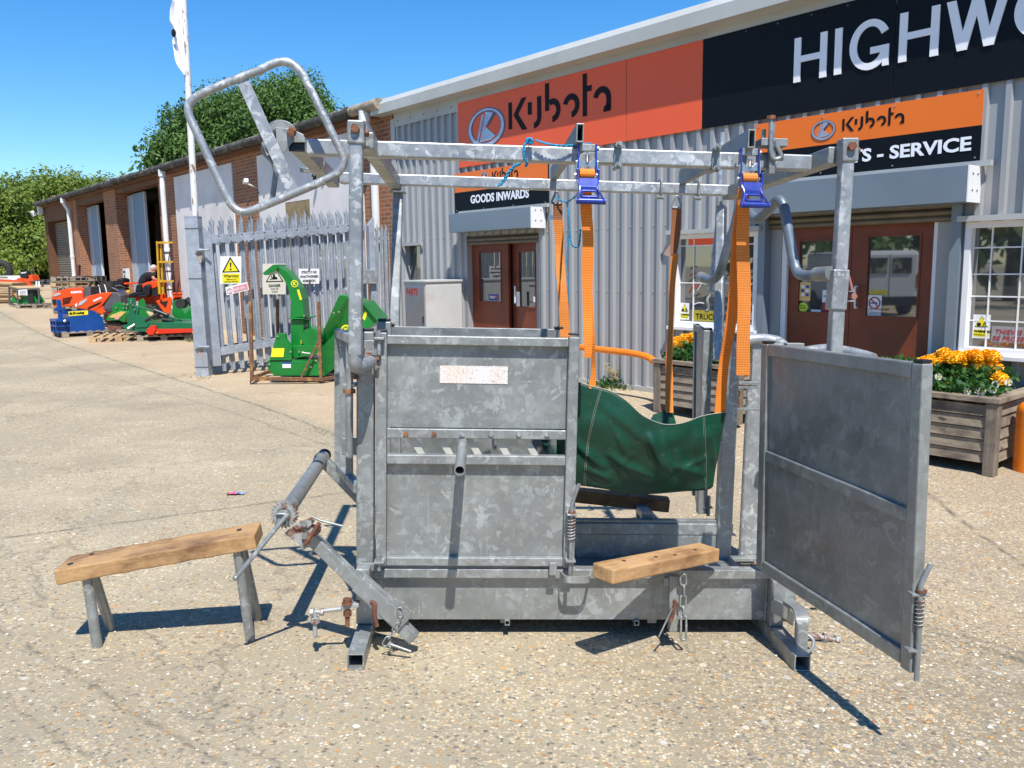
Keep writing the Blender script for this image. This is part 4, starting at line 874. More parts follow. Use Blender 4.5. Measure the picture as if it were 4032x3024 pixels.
# blue rope
b=MB(); rp=smooth(cs([(1962,730,-.08),(1990,700,-.07),(2022,660,-.06),(2050,648,-.06),(2068,655,-.06),(2076,652,-.05)]),6)
def rope(b,P,r=.0045):
    # two twisted strands
    n=len(P)
    for ph in(0,math.pi):
        Q=[]
        for i,p in enumerate(P):
            a=ph+i*1.25; Q.append(p+V((math.cos(a)*r*.7,math.sin(a)*r*.7,math.sin(a*.9)*r*.5)))
        b.tube(Q,r*.8,n=6)
rope(b,smooth(cs([(1963,732,-.05),(1985,710,-.05),(2008,672,-.055),(2030,652,-.06),(2046,646,-.06)]),6),.005)
rope(b,smooth(cs([(2070,655,-.04),(2076,640,-.05),(2066,625,-.06),(2062,600,-.06),(2066,570,-.06),(2082,556,-.05),(2096,555,-.05)]),6))
rope(b,smooth(cs([(2112,552,-.05),(2150,565,-.055),(2200,574,-.055),(2260,573,-.04),(2310,567,-.03),(2325,568,.0)]),8))
for k in range(3): rope(b,smooth([cy(2085+12*math.cos(a),556+10*math.sin(a),-.05-.01*math.sin(a*2+k)) for a in [k+i*.7 for i in range(9)]],3))
rope(b,smooth(cs([(2185,768,.98),(2200,785,.95),(2232,796,.93)]),6),.004)
rope(b,smooth(cs([(2232,796,.93),(2270,770,.5),(2290,740,.1)]),6),.004)
rope(b,smooth(cs([(2232,796,.93),(2240,850,.92),(2245,930,.92),(2252,965,.92),(2275,973,.92),(2282,950,.9),(2286,900,.85)]),6),.004)
rope(b,smooth(cs([(2240,930,.93),(2232,1020,.94),(2236,1100,.94),(2235,1215,.94)]),6),.003)
tag(b.build("rope",M_BLUET,fr=C) if False else b.build("rope",M_BLUET),"frayed blue rope knotted over the crush's top rails beside the left ratchet","rope")
bpy.data.objects["rope"].matrix_world=C.M
# ================================================================ bench in front left
sd_=[(218,2248),(218,2308),(1018,2165)]
zb=.40
def onz(px,py,z):
    for i in range(20):
        p=W.hit(px,py,2,z); z2=z
    return p
gl1,gl2,gr1,gr2=GP(383,2546),GP(438,2480),GP(986,2522),GP(1015,2440)
print("BENCHLEGS",gl1,gl2,gr1,gr2)
zleg=(gl1.z+gr1.z)/2
dgl=gr1-gl1; bpl=frame((gl1.x,gl1.y,0),math.atan2(dgl.y,dgl.x))
A=bpl.w(bpl.hit(222,2306,1,-.035)); B=bpl.w(bpl.hit(1012,2162,1,-.035))
x=(B-A).normalized(); z=(V((0,0,1))-x*x.z).normalized(); y=z.cross(x)
BM=Fr(Matrix(((x.x,y.x,z.x,A.x),(x.y,y.y,z.y,A.y),(x.z,y.z,z.z,A.z),(0,0,0,1))))
L=(B-A).length
bench=thing("bench","rough wooden bench on four splayed grey tube legs, standing alone left of the crush","bench",BM)
TWb=.185; Hb=.062
b=MB(); NXs=24; rows=[]
rg=random.Random(3)
# seat as slightly irregular plank
def plank(b,L,Wd,H,n=24):
    secs=[]
    for i in range(n+1):
        x=L*i/n; j=lambda a:rg.uniform(-a,a)
        secs.append([V((x,j(.002),j(.002))),V((x,Wd+j(.003),j(.002))),V((x,Wd+j(.003),H+j(.0025))),V((x,j(.002)+.002,H+j(.0025)))])
    vs=[p for s in secs for p in s]; fs=[]
    for i in range(n):
        for k in range(4): fs.append((i*4+k,i*4+4+k,i*4+4+(k+1)%4,i*4+(k+1)%4))
    fs+=[(0,1,2,3),(n*4+3,n*4+2,n*4+1,n*4)]
    b.add(vs,[f[::-1] for f in fs])
plank(b,L,TWb,Hb); b.build("seat",MW_BENCH,bench,.006)
for hx,hy in((.06,.3),(.13,.75),(.9,.6)): 
    b=MB(); b.cyl((L*hx,TWb*hy,Hb-.002),(L*hx,TWb*hy,Hb+.0035),.011,n=12); b.build("seat_bolt",M_STEELD,bench)
for g,(sx,sy) in((gl1,(362,2290)),(gl2,(400,2285)),(gr1,(955,2180)),(gr2,(975,2170))):
    gl=BM.I@g
    k=[gl1,gl2,gr1,gr2].index(g); pxs=(347,372,938,955)[k]; yy=(.035,.13,.035,.13)[k]
    tpt=BM.hit(pxs,(2290,2285,2178,2168)[k],1,yy); tp=V((tpt.x,yy,-.0))
    g2=gl; b=MB(); b.cyl(tp,g2,.0205,n=16); b.build("leg",MG,bench)
b=MB(); b.cyl((L*.13,.05,-.02),(L*.13,.05,0),.008); b.build("seat_bolt",M_STEELD,bench)
# litter
g=GP(928,1948); fr_=frame(g,.3); b=MB(); rg=random.Random(2); pr=[]
for i in range(7):
    pr.append([V((-.060+.020*i,-.030+.020*j,.004+rg.uniform(0,.022))) for j in range(4)])
b.strip(pr,False); b.m=0; o=b.build("litter",[flat("pink_wrapper",(.75,.08,.22),.3),flat("blue_foil",(.25,.33,.5),.3)],fr=fr_)
for i,pp in enumerate(o.data.polygons): pp.material_index=1 if i>8 else 0
tag(o,"crumpled pink and blue wrapper lying on the concrete","litter")
# ================================================================ CLAD BUILDING
def fx(px,py,n=0): return fy(px,py,n).x
def fz(px,py,n=0): return fy(px,py,n).z
bld=thing("trade_counter_building","long grey corrugated steel trade counter building with red brown doors, behind the crush","building",F)
def fa(mb,name,mat,bev=0,parent=None): return mb.build(name,mat,parent or bld,bev)
U0=fx(1553,600); UEND=14.5; ZT=fz(1660,425)+.02
zfb=fz(1660,440,.03)
# openings (u0,u1,z0,z1)
gd=(fx(1838,1000),fx(2122,1000),-.3,fz(1960,922)); 
pd=(fx(3020,900),fx(3772,900),-.3,fz(3500,822))
w1=(fx(2655,1000),fx(2990,1000),fz(2800,1290),fz(2800,918)); w2=(fx(3800,1000),fx(3800,1000)+3.0,fz(3900,1395),fz(3950,868))
w0=(fx(1592,1020),fx(1660,1020),fz(1620,1113),fz(1620,968))
OPEN=[gd,pd,w1,w2,w0]
# corrugated wall: ribs projecting outwards, holes cut by splitting every column
pitch=.19; b=MB(); z_lo,z_hi=-.35,ZT
def segs(u):
    cuts=[(z_lo,z_hi)]
    for a0,a1,c0,c1 in OPEN:
        if a0-.001<u<a1+.001:
            n=[]
            for s0,s1 in cuts:
                if c0>s0: n.append((s0,min(c0,s1)))
                if c1<s1: n.append((max(c1,s0),s1))
            cuts=n
    return cuts
edges=sorted(set([U0,UEND]+[e for o in OPEN for e in o[:2]]))
pts=[]
u=U0
while u<UEND:
    for du,y in((0,0),(.122,0),(.134,-.040),(.178,-.040)): pts.append((u+du,y))
    u+=pitch
for e in edges:
    pts.append((e,0))
pts=sorted(p for p in pts if U0<=p[0]<=UEND)
for (ua,ya),(ub,yb) in zip(pts[:-1],pts[1:]):
    if ub-ua<1e-4: continue
    for s0,s1 in segs((ua+ub)/2):
        b.add([(ua,ya,s0),(ub,yb,s0),(ub,yb,s1),(ua,ya,s1)],[(0,1,2,3)])
fa(b,"corrugated_wall",M_CLAD)
b=MB(); b.bb(U0-.01,UEND,.30,6.5,-.3,ZT-.02)
# carve nothing: solid core behind with dark rooms in front of it
fa(b,"building_core",M_DARKIN)
b=MB(); b.bb(U0-.03,U0+.10,-.045,.05,-.3,zfb); fa(b,"corner_trim",M_TRIM)
b=MB(); b.bb(U0+.10,UEND,-.0425,-.0405,zfb-.14,ZT+.02); fa(b,"head_trim",M_TRIM)
for i in range(46):
    uu=U0+.2+.38*i; b2=None
b=MB()
for i in range(40): uu=U0+.2+.38*i; b.cyl((uu,-.043,zfb-.05),(uu,-.05,zfb-.05),.011,n=6)
fa(b,"trim_screws",M_DGREY)
tag(bpy.data.objects["trim_screws"],kind='stuff')
# screws scattered on cladding at two heights
b=MB()
for i in range(60):
    uu=U0+.155+pitch*(i+0); 
    for zz in(1.25,2.05):
        if uu<UEND and segs(uu)==[(z_lo,z_hi)]: b.cyl((uu-.10,-.001,zz),(uu-.10,-.009,zz),.009,n=6)
o=fa(b,"wall_screws",M_TRIM); tag(o,kind='stuff')
# gutter/fascia box
n1=.26; zg0,zg1=fz(1520,440,n1),fz(1520,402,n1)
b=MB(); b.prism([(U0-.32,-n1,zg0),(U0-.32,-n1,zg1),(U0-.32,-n1+.10,zg1+.10),(U0-.32,.3,zg1+.12),(U0-.32,.3,zg0+.05),(U0-.32,-.03,zg0-.0)],(UEND-U0+.32,0,0)); fa(b,"eaves_gutter",M_FASC)
b=MB(); b.prism([(U0-.25,.28,zg1+.06),(U0-.25,6.6,zg1+1.1),(U0-.25,6.6,zg1+1.0),(U0-.25,.28,zg1-.02)],(UEND-U0+.25,0,0)); fa(b,"roof",M_ROOF)
for seg in((U0+.1,gd[0]-.12),(gd[1]+.22,w1[0]-.2)): b=MB(); b.bb(seg[0],seg[1],-.05,-.003,-.03,.06); fa(b,"base_drip_trim",M_TRIM)
# fascia joints
# canopies (shutter boxes)
def canopy(p0,p1,z0,z1,n,name="shutter_box"):
    b=MB(); b.bb(p0,p1,-n,-.034,z0,z1); o=fa(b,name,M_CANO,.004)
    b=MB(); b.bb(p1+.0015,p1+.012,-n-.002,-.034,z0-.002,z1+.002)
    b.build("box_end_cap",M_UPVC,o)
    b=MB(); b.bb(p0-.03,p1+.10,-.09,-.034,z1+.001,z1+.05); b.build("flashing",M_TRIM,o)
    b=MB(); 
    for i in range(2):
        for j in range(2): b.cyl((p1+.012,-n*.4-.1*i,z0+.1+.14*j),(p1+.018,-n*.4-.1*i,z0+.1+.14*j),.009,n=6)
    b.build("cap_rivets",M_DGREY,o); tag(bpy.data.objects[-1] if False else o.children[-1],kind=None)
    return o
NC=.30
canopy(fx(1767,880,NC),fx(2089,860,NC),fz(1768,917,NC),fz(1765,844,NC),NC)
canopy(fx(2935,800,NC),fx(3808,720,NC),fz(3805,794,NC),fz(3814,649,NC),NC)
# goods-inwards door set
def doorset(o,leaves,jamb,topz,y=.13):
    u0,u1,z0,z1=o
    b=MB(); b.bb(u0,u0+.002,-.0,.28,z0,z1); b.bb(u1-.002,u1,0,.28,z0,z1); b.bb(u0,u1,0,.29,z1-.002,z1); fa(b,"door_reveal",M_CLAD)
    b=MB(); b.bb(u0,u1,y+.06,y+.075,z0,z1-.003); fa(b,"door_backing",M_DARKIN)
    b=MB(); zz=z1-.004; k=0
    while zz>topz:
        b.cyl((u0+.01,.045-.018*(k%2),zz),(u1-.01,.045-.018*(k%2),zz),.032,n=10); zz-=.055; k+=1
    o_=fa(b,"roller_shutter",M_SHUT)
    for s in jamb:
        b=MB(); b.bb(s[0],s[1],y-.05,y+.05,z0,topz); fa(b,"door_jamb",s[2])
b=MB(); 
zt=fz(1980,957,-.13); doorset(gd,[], [(fx(1846,1100,-.1),fx(1858,1100,-.1),M_UPVC),(fx(2116,1100,-.1),fx(2126,1100,-.1),M_CLAD)],zt)
def leaf(u0,u1,z1,y,gl,rz=0,name="door_leaf",z0=.02,hinge=0):
    """gl: glass rect in u0..u1 fractions & z"""
    g0,g1,gz0,gz1=gl; M=Matrix.Translation(V((u0 if hinge==0 else u1,y,0)))@Matrix.Rotation(rz,4,'Z')
    s=0 if hinge==0 else -(u1-u0); wd_=u1-u0
    def T(b): b.v=[M@p for p in b.v]; return b
    b=MB(); a0,a1=g0-u0+s,g1-u0+s
    b.bb(s,a0,0,.045,z0,z1); b.bb(a1,s+wd_,0,.045,z0,z1); b.bb(a0,a1,0,.045,z0,gz0); b.bb(a0,a1,0,.045,gz1,z1)
    d=fa(T(b),name,M_DOORR,0)
    b=MB(); b.bb(a0,a1,.018,.024,gz0,gz1); T(b).build("glass_pane",M_GLASS,d)
    b=MB(); t=.018
    b.bb(a0-t,a0,-.008,-.001,gz0-t,gz1+t); b.bb(a1,a1+t,-.008,-.001,gz0-t,gz1+t); b.bb(a0,a1,-.008,-.001,gz1,gz1+t); b.bb(a0,a1,-.012,-.001,gz0-t,gz0); T(b).build("glazing_bead",M_DOORR,d)
    return d,M,s
yG=.10
L0,L1,Lm=fx(1860,1150,-yG),fx(2117,1150,-yG),fx(2003,1150,-yG)
d1,Md,sd1=leaf(L0,Lm-.002,zt,yG,(fx(1888,1100,-yG),fx(1972,1100,-yG),fz(1930,1186,-yG),fz(1930,995,-yG)))
ux=fx(2006,1150,-yG)
d2,Md2,sd2=leaf(Lm+.004,L1,zt,yG-.0,(fx(2032,1100,-yG),fx(2106,1100,-yG),fz(2060,1208,-yG),fz(2060,992,-yG)),rz=R_(-7),hinge=1)
b=MB(); hx_,hz_=fx(2033,1160,-yG+.05),0
b.tube(fillet([(fx(2018,1128,.0),.04,fz(2018,1128)),(fx(2032,1128,.0),-.02,fz(2032,1128)),(fx(2032,1193,.0),-.02,fz(2032,1193)),(fx(2018,1193,.0),.04,fz(2018,1193))],.02),.012,n=8); b.build("pull_handle",M_UPVC,d2)
# main doors
yP=.12; ztp=fz(3660,866,-yP)
doorset(pd,[],[(fx(3677,1000,-.1),fx(3692,1000,-.1),M_UPVC),(fx(3084,1000,-.1),fx(3103,1000,-.1),M_UPVC)],ztp)
for a_,c_ in((fx(3693,1000,-.1)+.001,pd[1]-.003),(pd[0]+.003,fx(3083,1000,-.1))): b=MB(); b.bb(a_,c_,.07,.10,-.2,ztp+.06); fa(b,"side_panel",M_CLAD)
for a_,c_ in((fx(3745,1000,.02),fx(3785,1000,.02)),(fx(2993,1000,.02),fx(3018,1000,.02))): b=MB(); b.bb(a_,c_,-.06,.06,-.2,pd[3]-.001); fa(b,"shutter_guide",M_CANO)
a0,am,a1=fx(3105,1000,-yP),fx(3353,1000,-yP),fx(3676,1000,-yP)
d3,_,_=leaf(a0,am-.003,ztp,yP,(fx(3150,1000,-yP),fx(3318,1000,-yP),fz(3200,1228,-yP),fz(3200,950,-yP)))
d4,_,_=leaf(am+.003,a1,ztp,yP,(fx(3420,1000,-yP),fx(3620,1000,-yP),fz(3500,1245,-yP),fz(3500,930,-yP)))
for px,par in((3366,d4),):
    b=MB(); q0,q1=fy(px,1128,-.06),fy(px,1212,-.06); b.tube(fillet([q0+V((0,.05,0)),q0,q1,q1+V((0,.05,0))],.02),.011,n=8); b.build("pull_handle",M_UPVC,par)
for zz in(950,1275,):
    b=MB(); p=fy(3676,zz,-.10); b.cyl(p,p+V((0,0,-.10)),.012,n=8); b.build("hinge",M_DGREY,d4)
# stickers on doors
def sticker(px0,px1,py0,py1,y,mat,parent,name="sticker"):
    a=fy(px0,py1,-y); c_=fy(px1,py0,-y); b=MB(); b.bb(a.x,c_.x,y-.003,y,a.z,c_.z); return b.build(name,mat,parent),a,c_
def ftext(body,px,py,size,y,mat,parent,bold=.0,align='LEFT',name="lettering",sx=1.0,mirror=False,rot=0):
    o=fy(px,py,-y); b=MB(); cr_,sr_=math.cos(rot),math.sin(rot)
    text_mb(b,body,size,lambda x,yy,z:(o.x+(x*cr_-yy*sr_)*(-1 if mirror else 1),y-.0015-z,o.z+x*sr_+yy*cr_),bold,.0006,align,sx)
    return b.build(name,mat,parent)
ys_=yP+.016
o_,a_,c_=sticker(3415,3473,1163,1245,ys_,M_SWHT,d4,"no_smoking_sign")
cc=V(((a_.x+c_.x)/2,ys_-.005,a_.z+(c_.z-a_.z)*.64)); b=MB(); b.tube([cc+V((.055*math.cos(t*.35),0,.055*math.sin(t*.35))) for t in range(18)],.006,n=6,closed=True); b.beam(cc+V((-.04,0,.04)),cc+V((.04,0,-.04)),.01,.004,up=(0,1,0)); b.build("no_smoking_symbol",M_REDL,o_)
ftext("NO SMOKING",3420,1221,.032,ys_-.004,M_REDL,o_)
ftext("It is against the law to\nsmoke in these premises",3420,1230,.014,ys_-.004,M_INK,o_)
b=MB(); b.bb(cc.x-.04,cc.x+.03,ys_-.006,ys_-.0045,cc.z-.008,cc.z+.006); b.build("cigarette_symbol",M_BLUES,o_)
o_,a_,c_=sticker(3148,3193,1112,1183,ys_,flat("pale_orange_card",(.75,.50,.18),.5),d3,"card_payment_sticker")
for i in range(2):
    for j in range(3):
        b=MB(); uu=a_.x+(c_.x-a_.x)*(.14+.42*i); zz=a_.z+(c_.z-a_.z)*(.25+.22*j); b.bb(uu,uu+(c_.x-a_.x)*.3,ys_-.005,ys_-.0035,zz,zz+.03); b.build("card_symbol",M_BLUES if (i+j)%2 else M_SWHT,o_)
cc=fy(3163,1210,-ys_); b=MB(); b.cyl((cc.x,ys_,cc.z),(cc.x,ys_-.004,cc.z),.052,n=28); o_=b.build("round_sticker",flat("lime_sticker",(.60,.72,.05),.4),d3)
ftext("We are\nlistening",3147,1205,.024,ys_-.0055,M_INK,o_)
sticker(3194,3233,1220,1235,ys_,M_SWHT,d3); o_,_,_=sticker(3238,3262,1142,1190,ys_,M_SWHT,d3); ftext("AUTO",3241,1170,.034,ys_-.004,M_BLUES,o_); o_,_,_=sticker(3240,3262,1194,1232,ys_,M_REDL,d3)
# goods door stickers and mirrored notice seen in the glass
ysg=yG+.017
o_,a_,c_=sticker(1925,1962,1159,1182,ysg,M_BLUES,d1,"tool_brand_sticker"); b=MB(); b.bb(a_.x+.025,c_.x-.02,ysg-.005,ysg-.0035,a_.z+.03,c_.z-.03); b.build("sticker_panel",flat("sticker_red",(.5,.1,.1),.5),o_)
ftext("SEALEY",1930,1174,.052,ysg-.006,M_SWHT,o_,bold=.002,sx=.75)
o_,a_,c_=sticker(2034,2047,1149,1206,yG-.02,M_SWHT,d2,"no_smoking_sign")
sticker(2101,2107,1168,1190,yG-.02,M_SWHT,d2)
# window between
def window(o,name,mull,sill,glassy=.06,bars=()):
    u0,u1,z0,z1=o; t=.055
    b=MB(); b.bb(u0,u1,-.03,.10,z0,z0+t); b.bb(u0,u1,-.03,.10,z1-t,z1); b.bb(u0,u0+t,-.03,.10,z0+t,z1-t); b.bb(u1-t,u1,-.03,.10,z0+t,z1-t)
    w=fa(b,name,M_UPVC,.004)
    b=MB(); b.bb(u0+t,u1-t,glassy,glassy+.006,z0+t,z1-t); b.build("glass_pane",M_GLASS,w)
    b=MB(); b.bb(u0,u1,.11,.12,z0,z1); b.build("room_backing",M_DARKIN,w)
    b=MB(); b.bb(u0-.05,u1+.05,-.10,-.031,z1+.001,z1+.05); b.build("lintel_trim",M_TRIM,w)
    if sill: b=MB(); b.bb(u0-.03,u1+.03,-.10,-.02,z0-.04,z0-.001); b.build("sill",M_UPVC,w,.004)
    for k in mull:
        b=MB(); b.bb(k-.006,k+.006,glassy-.012,glassy-.001,z0+t,z1-t); b.build("glazing_bar",M_UPVC,w)
    for k in bars:
        b=MB(); b.bb(u0+t,u1-t,glassy-.010,glassy-.001,k-.006,k+.006); b.build("glazing_bar",M_UPVC,w)
    return w
zb_=[fz(3880,y) for y in(975,1080,1168,1265)]
ww2=window(w2,"shop_window",[fx(p_,1100) for p_ in(3888,4008)]+[fx(4008,1100)+.26*i for i in(1,2,3,4,5,6,7)],True,bars=zb_)
zb1=[fz(2800,y) for y in(965,1115)]
ww1=window(w1,"shop_window",[fx(2720,1100)],True,bars=zb1)
def gsticker(px0,px1,py0,py1,w,y=.055,mat=M_SWHT,name="window_sign"): return sticker(px0,px1,py0,py1,y,mat,w,name)
def tri(parent,c,r,y,mat,k=1,name="warning_triangle"):
    b=MB(); b.prism([(c.x-r,y,c.z-r*.75),(c.x+r,y,c.z-r*.75),(c.x,y,c.z+r*.95)],(0,-.001*k,0)); return b.build(name,mat,parent)
for (p0,p1,q0,q1,w) in((2678,2714,1193,1257,ww1),(3828,3902,1240,1330,ww2)):
    o_,a_,c_=gsticker(p0,p1,q0,q1,w); r=(c_.x-a_.x)*.40; ct=V(((a_.x+c_.x)/2,0,a_.z+(c_.z-a_.z)*.68)); tri(o_,ct,r,.0515,M_INK); tri(o_,ct,r*.86,.050,M_SYEL)
    b=MB(); b.bb(ct.x-.035,ct.x-.005,.0475,.049,ct.z-.035,ct.z-.005); b.tube([(ct.x+.01,.048,ct.z-.04),(ct.x+.025,.048,ct.z),(ct.x+.045,.048,ct.z-.04)],.004,n=5); b.build("warning_symbol",M_INK,o_)
    b=MB(); b.bb(a_.x+.01,c_.x-.01,.0505,.0515,a_.z+.015,a_.z+(c_.z-a_.z)*.36); b.build("yellow_band",M_SYEL,o_)
    s=(c_.x-a_.x)
    b=MB(); oo=V((a_.x+s*.1,0,a_.z+(c_.z-a_.z)*.25)); text_mb(b,"WARNING",s*.19,lambda x,yy,z:(oo.x+x,.0495-z,oo.z+yy),.0015,.0005); b.build("lettering",M_INK,o_)
    b=MB(); oo=V((a_.x+s*.08,0,a_.z+(c_.z-a_.z)*.12)); text_mb(b,"SMOKECLOAK",s*.12,lambda x,yy,z:(oo.x+x,.0495-z,oo.z+yy),.000,.0005); b.build("lettering",M_INK,o_)
o_,a_,c_=gsticker(3903,4032+60,1291,1345,ww2,mat=flat("grey_notice",(.30,.30,.30),.5))
ftext("THIEVES WILL",3916,1313,.083,.050,M_REDL,o_,bold=.002,shear=.2) if False else None
def ntext(body,px,py,size,par,shear=.2,mat=M_REDL):
    o=fy(px,py,-.05); b=MB(); text_mb(b,body,size,lambda x,yy,z:(o.x+x,.0500-z,o.z+yy),.0008,.0006,'LEFT',1,shear); b.build("lettering",mat,par)
ntext("THIEVES WILL",3916,1315,.060,o_); ntext("BE PROSECUTED",3905,1340,.060,o_)
# yellow lettering board in window 1 and small notice
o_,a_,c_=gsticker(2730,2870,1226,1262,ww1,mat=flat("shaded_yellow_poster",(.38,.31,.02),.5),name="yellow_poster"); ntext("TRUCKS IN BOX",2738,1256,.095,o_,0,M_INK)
o_,a_,c_=gsticker(2940,2985,1235,1265,ww1); ntext("C.C.T.V. system\ninstalled on site",2935,1249,.045,o_,0,M_INK)
gsticker(2966,2987,930,985,ww1,mat=M_BLUES,name="blue_poster"); gsticker(2966,2985,1120,1170,ww1,name="window_sticker")
# merchandise behind glass of window 1
b=MB(); b.bb(fx(2700,950),fx(2800,950),.0525,.055,fz(2750,965),fz(2750,923)); b.build("red_poster",M_SRED,ww1)
rg=random.Random(11)
for i in range(26):
    uu=rg.uniform(w1[0]+.1,w1[1]-.1); zz=rg.uniform(w1[2]+.25,w1[3]-.4); L=rg.uniform(.08,.22); an=rg.uniform(.2,1.2)
    b=MB(); b.tube([(uu,.056,zz),(uu+L*math.cos(an)*.5,.056,zz+L*.6*math.sin(an)),(uu+L*math.cos(an),.056,zz+L*.5*math.sin(an))],.006,n=5); b.build("hanging_tool",[M_DGREY,M_WHITE,M_STEELD,M_REDL][i%4],ww1)
# small side window
u0,u1,z0,z1=w0; b=MB(); b.bb(u0,u1,.12,.13,z0,z1); wsm=fa(b,"small_window",M_GLASS); b=MB(); b.bb(u0-.02,u0+.003,-.0,.12,z0,z1); b.bb(u0,u1,0,.12,z0-.02,z0); b.bb(u0-.1,u1+.1,-.08,-.033,z1,z1+.05); b.build("window_reveal",M_TRIM,wsm)
# ---------------------------------------------------------------- signs
def K_letters(b,O,s,y,th=.006):
    """stylised word: O=(u,z) lower-left, s = x-height scale (cap height)"""
    def P(x,z): return (O[0]+x*s,y,O[1]+z*s)
    def poly(*p): b.prism([P(*q) for q in p],(0,-th,0))
    def arcp(cx,cz,ro,ri,a0,a1,n=14):
        pts=[(cx+ro*math.cos(R_(a0+(a1-a0)*i/n)),cz+ro*math.sin(R_(a0+(a1-a0)*i/n))) for i in range(n+1)]+[(cx+ri*math.cos(R_(a1+(a0-a1)*i/n)),cz+ri*math.sin(R_(a1+(a0-a1)*i/n))) for i in range(n+1)]
        b.prism([P(*q) for q in pts],(0,-th,0))
    t=.185
    poly((0,.05),(t,.05),(t,1.0),(0,1.0)); poly((.28,.53),(.74,1.06),(1.0,1.06),(.54,.53),(1.02,-.06),(.76,-.06))   # K
    poly((1.08,.42),(1.28,.42),(1.28,.85),(1.08,.85)); poly((1.58,.30),(1.79,.30),(1.79,.98),(1.58,.98)); arcp(1.40,.30,.39,.19,-90,0)  # u
    poly((2.0,.42),(2.20,.42),(2.20,1.35),(2.0,1.35)); arcp(2.37,.40,.40,.20,-90,118)           # b
    poly((2.0,.20),(2.0,.02),(2.0,.02)) if False else None
    arcp(3.30,.42,.40,.20,-85,165)    # o
    poly((3.86,-.02),(4.05,-.02),(4.05,1.35),(3.86,1.35)); poly((4.055,.76),(4.27,.76),(4.27,.94),(4.055,.94)) # t
    arcp(4.74,.42,.40,.20,0,165); poly((4.945,.0),(5.14,.0),(5.14,.44),(4.945,.44)); arcp(4.86,.27,.28,.09,-100,-10)
def emblem(name,c,rx,rz,y,parent,ink=True):
    def el(ro,n=36,dx=0,dz=0): return [(c[0]+dx+rx*ro*math.cos(2*math.pi*i/n),c[1]+dz+rz*ro*math.sin(2*math.pi*i/n)) for i in range(n)]
    def ring(o1,i1,yy,mat,nm,th=.003):
        n=len(o1); b=MB(); vs=[(u,yy,z) for u,z in o1]+[(u,yy,z) for u,z in i1]+[(u,yy-th,z) for u,z in o1]+[(u,yy-th,z) for u,z in i1]
        fs=[]
        for i in range(n):
            j=(i+1)%n; fs+=[(2*n+i,2*n+j,3*n+j,3*n+i),(i,j,2*n+j,2*n+i),(n+i,3*n+i,3*n+j,n+j)]
        b.add(vs,fs); return b.build(nm,mat,parent)
    ring(el(1.04),el(.80,dz=rz*.03),y,M_EMBD,"emblem_rim"); o=ring(el(.99),el(.84,dz=rz*.04),y-.0035,M_GREYLET,"emblem_ring",.004)
    def P(x,z): return (c[0]+x*rx,y-.002,c[1]+z*rz)
    def pol(mat,*p):
        b=MB(); b.prism([P(*q) for q in p],(0,-.005,0)); b.build("emblem_stroke",mat,o)
    pol(M_GREYLET,(-.52,-.62),(-.42,-.68),(-.10,.72),(-.22,.70)); pol(M_GREYLET,(-.36,-.72),(.30,-.66),(.52,-.5),(-.02,.04),(.42,.70),(.0,.82)); 
    b=MB(); b.prism([(c[0]-.02*rx,y-.0075,c[1]+.03*rz),(c[0]+.42*rx,y-.0075,c[1]+.72*rz),(c[0]+.52*rx,y-.0075,c[1]+.62*rz),(c[0]+.12*rx,y-.0075,c[1]+.06*rz)],(0,-.001,0)); b.build("emblem_stroke",M_EMBD,o)
ns=.05
su0,su1,sm=fx(1804,540,ns),fx(2765,330,ns),fx(2466,400,ns)
sz0=fz(2765,508,ns); sz1=fz(1806,405,ns)
s=thing("brand_sign","large red orange fascia sign with silver emblem and black lettering, on the grey cladding","sign",F)
for a,c_ in((su0,sm-.003),(sm+.003,su1)):
    b=MB(); b.bb(a,c_,-ns,-.0435,sz0,sz1); b.build("sign_panel",M_SRED,s,.003)
cA,cB=fx(1859,500,ns+.01),fx(1975,500,ns+.01); emc=((cA+cB)/2-.02,fz(1908,504,ns)); emblem("e",emc,(cB-cA)/2*1.22,abs(fz(1908,432,ns)-fz(1908,578,ns))/2*1.04,-ns-.001,s)
ku=fx(2004,500,ns); ke=fx(2405,430,ns); b=MB(); kz=fz(2004,516,ns); K_letters(b,(ku,kz),(ke-ku)/5.13,-ns-.001); b.build("lettering",M_INK,s)
s=thing("shop_name_sign","long black fascia sign with large white capitals, right of the red sign","sign",F)
pu=fx(3530,200,ns); uu=su1+.004; i=0
for a,c_ in((uu,fx(3517,300,ns)-.003),(fx(3517,300,ns)+.003,fx(3517,300,ns)+2.4),(fx(3517,300,ns)+2.406,UEND)):
    b=MB(); b.bb(a,c_,-ns,-.0435,sz0,sz1); b.build("sign_panel",M_SBLK,s,.003)
hu0=fx(3128,240,ns); hz0=fz(3128,327,ns); hz1=fz(3136,152,ns)
# width calibration: HIGHW spans px 3128..3975
b=MB(); text_mb(b,"HIGHWOOD",1,lambda x,y,z:(x,y,z)); 
b0=MB(); text_mb(b0,"HIGHW",1,lambda x,y,z:(x,y,z)); mx=max(p.x for p in b0.v); mnx=min(p.x for p in b0.v); hh=max(p.y for p in MBH.v) if False else .73
hcap=None
t_=MB(); text_mb(t_,"H",1,lambda x,y,z:(x,y,z)); hcap=max(p.y for p in t_.v)
zc=(hz0+hz1)/2; HH=hz1-hz0
def uu_(cx,cyy): return fx(3000+cx/1.6587,cyy/1.6587,ns)
b=MB(); ST=abs(uu_(262,420)-uu_(214,420))*.88
def q4(x0,x1,z0,z1,e=.012): b.prism([(x0,-ns-.001,hz0+z0*HH),(x1,-ns-.001,hz0+z0*HH),(x1,-ns-.001,hz0+z1*HH),(x0,-ns-.001,hz0+z1*HH)],(0,-e,0))
def Hl(x0,x1): q4(x0,x0+ST,0,1); q4(x1-ST,x1,0,1); q4(x0+ST+.0005,x1-ST-.0005,.44,.58)
